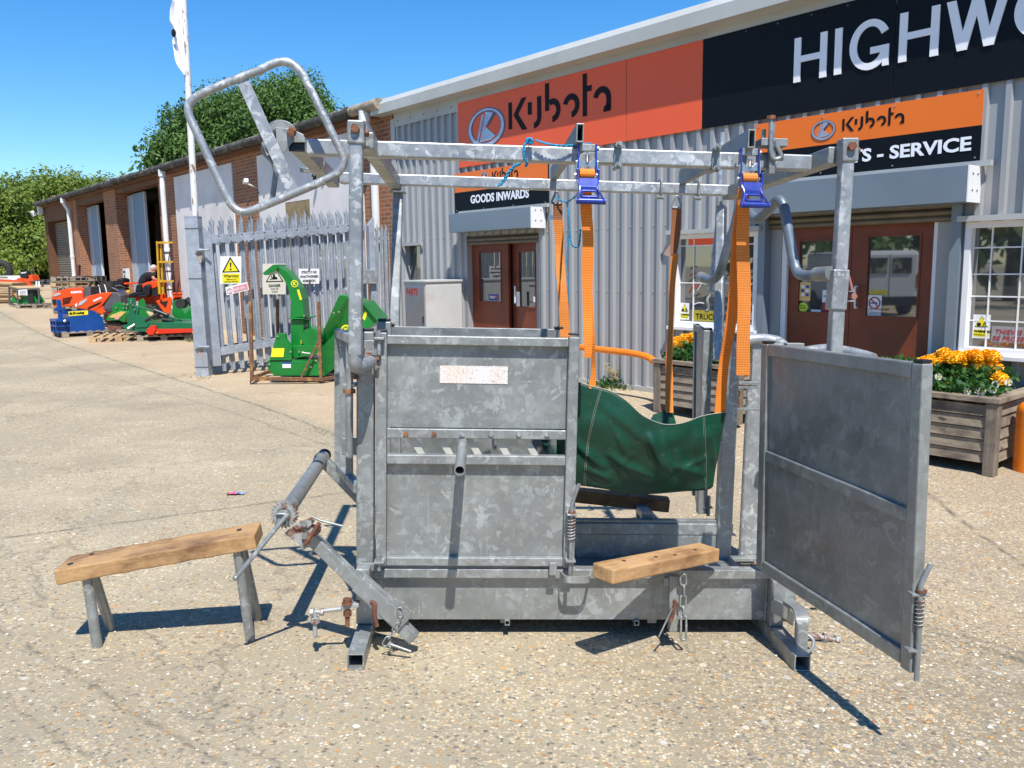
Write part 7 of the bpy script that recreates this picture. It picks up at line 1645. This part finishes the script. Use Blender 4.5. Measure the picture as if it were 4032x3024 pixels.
# metal crate with green machine at far left
kf=gframe(95,1212); kr=thing("machine_crate","grey steel crate with a plywood lid and a white notice, holding a green machine","crate",kf)
for p,q in(((36,1130),(38,1200)),((68,1138),(73,1208)),((153,1136),(156,1208)),((36,1196),(73,1203)),((73,1202),(156,1201)),((68,1139),(153,1137)),((36,1131),(68,1139))):
    y0=.6 if p[0]<40 else 0; y1=.6 if q[0]<40 else 0; b=MB(); b.beam(kf.hit(*p,1,y0),kf.hit(*q,1,y1),.045,.045,up=(0,1,.1)); b.build("crate_bar",M_DGREY,kr)
A_=[kf.hit(35,1129,1,.6),kf.hit(68,1137,1,0),kf.hit(154,1135,1,0),kf.hit(120,1128,1,.7)]; b=MB(); b.prism(A_,(0,0,.03)); b.build("plywood_lid",MW_PAL,kr)
ppart("notice",kf,[(72,1142),(105,1139),(106,1160),(73,1163)],-.03,.003,M_SWHT,kr)
for i in range(4): ppart("notice_line",kf,[(77,1146+4*i),(101,1144+4*i),(101,1145.3+4*i),(77,1147.3+4*i)],-.035,.002,M_DGREY,kr)
ppart("green_machine",kf,[(46,1172),(76,1170),(104,1164),(132,1160),(152,1192),(112,1198),(76,1198),(44,1190)],.1,.4,M_GREEN,kr,.01); ppart("machine_centre",kf,[(108,1142),(128,1140),(134,1196),(110,1197)],.05,.3,M_BLK,kr,.01)
ppart("packing_sack",kf,[(50,1156),(64,1156),(82,1170),(80,1180),(66,1176)],.0,.2,flat("tan_sack",(.45,.28,.12),.8),kr,.02)
f7,_=gline((62,1216),(150,1215)); pallet_parts(f7,"low pallet under the grey steel machine crate",MW_PALG)
lff=gframe(20,1196); lb=thing("timber_stack","stack of pale sawn boards at the left edge behind the steel crate","timber",lff)
for i in range(9): ppart("board_layer",lff,[(-60,1110+9*i),(48,1114+8.6*i),(48,1121+8.6*i),(-60,1118+9*i)],random.uniform(0,.1),.8,MW_PAL,lb,.004)
of2=gframe(60,1188); lo=thing("front_loader","bent orange front loader arm above the timber stack at the far left","loader",of2)
ppart("loader_arm",of2,[(-40,1098),(30,1101),(68,1104),(78,1108),(90,1098),(97,1108),(82,1125),(72,1124),(20,1113),(-40,1106)],.3,.12,M_ORA,lo,.01); ppart("loader_leg",of2,[(88,1099),(100,1104),(126,1130),(136,1160),(128,1158),(112,1128)],.28,.14,M_ORA,lo,.01)
sef=gframe(92,1150); sm_=thing("mower_seat_unit","mower with tall black seat back and white label standing before the trees","mower",sef)
ppart("seat_back",sef,[(75,1092),(76,1072),(82,1066),(103,1066),(109,1074),(112,1090),(102,1097),(84,1097)],0,.25,M_BLK,sm_,.06); ppart("seat_label",sef,[(82,1073),(102,1071.5),(102,1075),(82,1077)],-.02,.01,M_SWHT,sm_)
ppart("mower_body",sef,[(64,1100),(70,1094),(112,1098),(112,1082),(124,1084),(132,1106),(120,1108),(66,1108)],.0,.5,M_ORA,sm_,.02)
gf_=gframe(205,1180); gr_=thing("steel_rack","grey steel racking frame with bolted plates behind the pallet stack","rack",gf_)
for p,q in(((135,1106),(240,1101)),((165,1108),(168,1130)),((240,1100),(244,1124)),((168,1120),(212,1118)),((178,1104),(195,1112)),((195,1112),(205,1104))): b=MB(); b.beam(gf_.hit(*p,1,0),gf_.hit(*q,1,0),.05,.05,up=(0,1,0)); b.build("rack_bar",M_DGREY,gr_)
for p in((165,1102),(236,1100)): ppart("rack_plate",gf_,[(p[0]-3,p[1]+8),(p[0]+9,p[1]+10),(p[0]+10,p[1]-1),(p[0],p[1]-1)],-.04,.02,M_DGREY,gr_)
for x in(140,150): ppart("paper_label",gf_,[(x,1128),(x+7,1129),(x+7,1108),(x,1107)],-.06,.004,M_SWHT,gr_)
wf_=gframe(15,1150); wv=thing("white_car","white car bonnet under a raised black tyre at the far left edge","car",wf_)
ppart("car_body",wf_,[(-50,1100),(0,1086),(26,1086),(40,1092),(58,1098),(60,1110),(-50,1112)],.2,1.5,M_WHITE,wv,.03); ppart("windscreen",wf_,[(-2,1093),(0,1088),(28,1088),(30,1093)],.18,.03,M_GLASS,wv)
b=MB(); c_=wf_.hit(8,1066,1,.8); 
b.tube([c_+V((.30*math.cos(i*.4),0,.30*math.sin(i*.4))) for i in range(16)],.13,n=10,closed=True); b.build("tyre",M_BLKR,wv)
# ================================================================ person
pf_=dframe(590,23.2); per=thing("person","person with short grey hair in a black shirt leaning over the orange tractor","person",pf_)
def skin(name,verts,edges,rad,mat,parent,sub=2):
    me=bpy.data.meshes.new(name); me.from_pydata([tuple(v) for v in verts],edges,[]); o=bpy.data.objects.new(name,me); COL.objects.link(o); o.parent=parent; me.materials.append(mat)
    bpy.context.view_layer.objects.active=o; md=o.modifiers.new("k",'SKIN')
    for i,r in enumerate(rad): me.skin_vertices[0].data[i].radius=(r,r) if not hasattr(r,'__len__') else r
    me.skin_vertices[0].data[0].use_root=True; md.use_smooth_shade=True
    s_=o.modifiers.new("u","SUBSURF"); s_.levels=sub; s_.render_levels=sub; return o
def ph(px,py,y=.1): return pf_.hit(px,py,1,y)
hip=ph(553,1128); sp=ph(574,1096); chs=ph(590,1080); nk=ph(598,1070); hdp=ph(606,1060); sh1=ph(598,1082,-.08); el1=ph(606,1100,-.12); ha1=ph(620,1102,-.05); sh2=ph(590,1078,.3); el2=ph(604,1098,.4); ha2=ph(622,1103,.35)
kn1=hip+V((.05,-.1,-.42)); ft1=hip+V((.0,-.08,-.86)); kn2=hip+V((.05,.12,-.42)); ft2=hip+V((-.05,.12,-.86))
skin("body",[hip,sp,chs,nk,hdp,sh1,el1,ha1,sh2,el2,ha2,kn1,ft1,kn2,ft2],[(0,1),(1,2),(2,3),(3,4),(2,5),(5,6),(6,7),(2,8),(8,9),(9,10),(0,11),(11,12),(0,13),(13,14)],[.13,.13,.13,.055,.075,.06,.045,.032,.06,.045,.032,.075,.05,.075,.05],M_SKIN,per)
skin("shirt",[hip+V((0,0,-.02)),sp,chs,nk-V((.02,0,.03)),sh1,sh1*.35+el1*.65,sh2,sh2*.35+el2*.65],[(0,1),(1,2),(2,3),(2,4),(4,5),(2,6),(6,7)],[.155,.155,.155,.075,.085,.066,.085,.066],M_SHIRT,per)
skin("trousers",[hip,kn1,ft1+V((0,0,.06)),kn2,ft2+V((0,0,.06))],[(0,1),(1,2),(0,3),(3,4)],[.145,.095,.075,.095,.075],flat("dark_trousers",(.02,.022,.03),.85),per)
b=MB(); rt=Matrix.Rotation(.5,3,'Y'); b.ell(hdp+V((.012,0,.01)),(.088,.075,.108),14,10,rt); hh_=b.build("head",M_SKIN,per)
b=MB(); b.ell(hdp+V((-.014,0,.030)),(.09,.08,.10),14,10,rt); b.build("hair",M_HAIR,per)
b=MB(); b.ell(hdp+V((.098,0,-.015)),(.022,.014,.02),8,6); b.ell(hdp+V((.07,-.035,.012)),(.012,.008,.008),6,5); b.ell(hdp+V((.0,-.078,-.01)),(.016,.01,.026),8,6); b.build("face_features",M_SKIN,per)
b=MB(); b.tube([hdp+V((.0,-.08,.01)),hdp+V((.08,-.05,.015)),hdp+V((.1,0,.02))],.005,n=5); b.build("glasses",M_INK,per)
for hpnt in(ha1,ha2):
    b=MB(); b.ell(hpnt+V((.04,0,-.005)),(.045,.035,.015),10,6); 
    for k in range(4): b.tube([hpnt+V((.07,-.028+.018*k,-.004)),hpnt+V((.10+.005*(k%2),-.03+.019*k,-.01)),hpnt+V((.12+.008*(1.5-abs(k-1.5)),-.03+.02*k,-.03))],.008,n=6)
    b.tube([hpnt+V((.02,-.035,0)),hpnt+V((.05,-.055,-.01)),hpnt+V((.07,-.06,-.02))],.009,n=6); b.build("hand",M_SKIN,per)
# ================================================================ trees
def tree(label,base,blobs,nl,ls,mat,trunk,seed,group=None,name="tree",R=(.8,1.5),lim=None):
    """blobs: list of (centre, (rx,ry,rz), count of clumps)"""
    rg=random.Random(seed); fr=frame(base); t=thing(name,label,"tree",fr,group); vs=[];fs=[];cl=[]
    for c_,rr,k in blobs:
        for _ in range(k):
            th=rg.uniform(0,6.283); ph_=math.acos(rg.uniform(-.55,1)); q=rg.uniform(.72,1.02)
            cl.append(V((c_[0]+rr[0]*q*math.sin(ph_)*math.cos(th),c_[1]+rr[1]*q*math.sin(ph_)*math.sin(th),c_[2]+rr[2]*q*math.cos(ph_))))
    for c_ in cl:
        cr_=rg.uniform(*R)
        for _ in range(nl):
            d=V((rg.gauss(0,1),rg.gauss(0,1),rg.gauss(0,.8))).normalized(); p=c_+d*cr_*(rg.random()**.45)*V((1,1,.7)).length/1.6
            n=(d+V((rg.gauss(0,.7),rg.gauss(0,.7),rg.gauss(.6,.7)))).normalized(); a=n.cross(V((rg.gauss(0,1),rg.gauss(0,1),rg.gauss(0,1)))).normalized(); s=n.cross(a); L=ls*rg.uniform(.6,1.3); w=L*.30
            i=len(vs); vs+=[p,p+a*L*.5+s*w,p+a*L-V((0,0,L*.2)),p+a*L*.5-s*w]; fs.append((i,i+1,i+2,i+3))
    b=MB(); b.v=vs; b.f=fs; b.sm=[False]*len(fs); b.mi=[0]*len(fs); b.build("crown",mat,t)
    b=MB(); b.tube(smooth([V(p) for p in trunk],3),.2,n=8,rr=None); 
    b=MB(); P=smooth([V(p) for p in trunk],4); b.tube(P,.2,n=9,rr=[.26*(1-.6*i/len(P)) for i in range(len(P))])
    for c_ in cl[::5]:
        m=P[int(len(P)*.6)]; b.tube(smooth([m,(m+c_)/2+V((rg.uniform(-.4,.4),rg.uniform(-.4,.4),.2)),c_],3),.05,n=5)
    b.build("trunk",M_BARK,t); return t
def tpx(px,depth,z=0): r=ray(px,1050); p=r*(depth/r.y); return V((p.x,depth,z))
def ht(px,py,depth): r=ray(px,py); return CAM.z+r.z*depth/r.y
wl=["tall pale green tree at the left picture edge","feathery tree left of the workshop's far end, with the highest spire","bushy tree just left of the brown workshop corner","pale tree whose top shows above the workshop's far roof end","small tree top above the workshop roof, right of the others","low dense tree filling the gap beyond the steel racks"]
sp=[(-10,41,700,3.0,3),(70,44,645,3.2,4),(165,43,655,3.2,3),(290,46,640,2.6,3),(430,47,640,2.3,2),(110,40,860,3.4,2)]
for i,(px,dp,pt,rx,kk) in enumerate(sp):
    b0=tpx(px,dp,G(0,dp)); H=(ht(px,pt,dp)-b0.z)*.86
    bl=[((0,0,H*.55),(rx,2.2,H*.42),34),((0,0,H*.25),(rx*1.15,2.2,H*.28),22)]
    rg=random.Random(i*3+1)
    for k in range(kk+2): bl.append(((rg.uniform(-rx,rx)*.9,rg.uniform(-1,1),H*rg.uniform(.80,.90)),(.55,.5,H*.11),5))
    tree(wl[i],b0,bl,260,.19,M_LEAFW,[(0,0,-.2),(.2,0,H*.3),(-.1,.1,H*.6),(.1,0,H*.85)],i+10,"trees at the yard's far end",R=(.6,1.05))
# hedge beyond frame on the left to close the horizon
for i,px in enumerate((-260,-480,-1000,-1700,-2600)):
    b0=tpx(px,40,1.0); tree(["first","second","third","fourth","fifth"][i]+" yard tree beyond the left picture edge",b0,[((0,0,3.0),(3.5,2.5,2.6),40)],90,.30,M_LEAFW,[(0,0,0),(0,0,3),(0,0,6)],30+i,"trees at the yard's far end")
dp=34; b0=tpx(1000,dp,0); H=ht(1000,330,dp)
def lc(px,py,yy=0): r=ray(px,py); p=CAM+r*((dp+yy)/r.y); return (p.x-b0.x,yy,p.z)
bl=[(lc(790,520),(1.0,1.5,1.0),18),(lc(880,470),(.9,1.6,.9),18),(lc(1120,440),(1.5,1.8,1.2),36),(lc(1000,540),(2.4,2.2,1.5),46),(lc(1230,520),(1.1,1.6,1.0),22),(lc(740,610),(.6,1.2,.8),12),(lc(1310,540),(.5,.9,.5),8),(lc(680,650),(.3,.5,.4),5),(lc(850,640),(2.2,2,1.2),24)]
tree("big rounded dark green ash tree rising behind the brick workshop roof",b0,bl,440,.14,M_LEAFD,[(0,0,0),(.2,0,2.5),(-.1,.1,5),(.1,0,6.5)],50,R=(.55,1.0))
b0=tpx(640,33,0); dp=33; bl=[(lc(640,620),(.4,.6,.6),6),(lc(625,680),(.5,.6,.4),6)]; tree("thin wispy tree top just left of the flagpole above the roof",b0,bl,70,.24,M_LEAFD,[(0,0,0),(0,0,3),(.1,0,5)],51,R=(.4,.8))
# ================================================================ weeds
b=MB(); rg=random.Random(9)
def tuft(p,n,h,sp_):
    for _ in range(n):
        c_=p+V((rg.gauss(0,sp_),rg.gauss(0,sp_),0)); c_.z=G(c_.x,c_.y)-.003; a=V((rg.gauss(0,.6),rg.gauss(0,.6),1)).normalized(); L=h*rg.uniform(.4,1.1); s=V((rg.gauss(0,1),rg.gauss(0,1),0)).normalized()*h*.05
        b.add([c_-s,c_+s,c_+a*L*.6+s*.7+V((0,0,0)),c_+a*L+V((a.x,a.y,0))*L*.3,c_+a*L*.6-s*.7],[(0,1,2,3,4)])
for px,py,n,h,s in((730,1338,60,.14,.10),(755,1345,40,.12,.08),(2390,1520,60,.16,.09),(2440,1530,60,.14,.10),(2350,1518,40,.12,.08),(2290,1560,40,.08,.08),(2285,1545,30,.1,.04),(800,1490,30,.06,.10),(720,1480,40,.05,.12),(3700,1690,20,.08,.05),(3760,1715,15,.06,.05),(1260,1700,25,.035,.05),(1295,1708,25,.03,.05),(1220,1690,18,.03,.04),(1320,1715,20,.03,.04),(540,1300,20,.06,.08),(840,1998,14,.02,.03),(800,2006,14,.018,.03),(760,2012,6,.015,.02),(690,1976,12,.018,.015),(1100,1650,12,.03,.05),(1010,1630,12,.03,.05),(530,1490,14,.03,.06),(2600,1700,10,.05,.03)):
    tuft(GP(px,py),n,h,s)
tag(b.build("weeds",M_GRASS),kind='stuff')
wff=gframe(2425,1525); wp=thing("seeding_weed","tall pale seeding weed growing at the foot of the grey cladding","weed",wff)
b=MB(); rg=random.Random(3)
for k in range(5):
    tpx_=(2405+rg.uniform(-30,70),1430+rg.uniform(0,50)); P=[V((rg.uniform(-.03,.03),0,0)),wff.hit(2420+(tpx_[0]-2420)*.5,1480,1,0),wff.hit(*tpx_,1,0)]; Q=smooth(P,5); b.tube(Q,.004,n=4)
    for q in Q[3:]:
        for _ in range(5): d=V((rg.gauss(0,1),rg.gauss(0,1),rg.gauss(.5,.6))).normalized()*.05; b.tube([q,q+d],.003,n=3)
b.build("stems",flat("dry_straw",(.5,.42,.25),.8),wp)
b=MB(); leafmass(b,[(-.2,.25,-.1,.1,.0,.12)],160,.07,rg); b.build("leaves",M_LEAFP,wp)
# ================================================================ what the shop glass reflects
P_=F.M@fy(3520,1090,-.12); nF=V((-UY.x,-UY.y,0)); d_=ray(3520,1090).normalized(); rr_=d_-nF*2*d_.dot(nF); vc_=P_+rr_*17
vf=frame((vc_.x,vc_.y,0),math.atan2(nF.y,nF.x)-math.pi/2-.9); va=thing("white_van","white panel van parked behind the viewer, mirrored in the shop door glass","van",vf)
b=MB(); b.bb(-.88,.88,.3,4.3,.35,1.85); b.build("van_body",M_WHITE,va,.12); b=MB(); b.bb(-.85,.85,.27,.298,.3,.55); b.build("bumper",M_BLK,va,.02)
b=MB(); b.bb(-.62,-.08,.275,.298,1.2,1.65); b.bb(.08,.62,.275,.298,1.2,1.65) ; b.build("rear_window",M_GLASS,va)
b=MB(); b.bb(.05,.57,.262,.274,.62,.74); b.build("number_plate",M_SYEL,va)
b=MB(); b.bb(-.005,.005,.29,.299,.55,1.75); b.build("door_seam",M_INK,va)
for s in(-1,1): b=MB(); b.bb(s*.84-.05,s*.84+.05,.285,.299,.8,1.2); b.build("tail_light",M_REDB,va); 
for s in(-1,1):
    for y in(1.0,3.6): b=MB(); b.cyl((s*.7,y,.32),(s*.9,y,.32),.32,n=20); b.build("wheel",M_BLKR,va)
for i in range(9):  # unseen hedge trees, added to darken the reflections in the shop glass
    a=R_(172+i*20); c_=V((0,2,0))+V((math.cos(a),math.sin(a),0))*22
    tree("added hedge tree behind the viewer, "+("leftmost of nine","second from the left","third from the left","fourth from the left","in the middle","fourth from the right","third from the right","second from the right","rightmost of nine")[i],c_,[((0,0,3),(5.5,3,3.4),36)],34,.7,M_LEAFD,[(0,0,0),(0,0,2),(0,0,4)],70+i,"added trees behind the viewer")
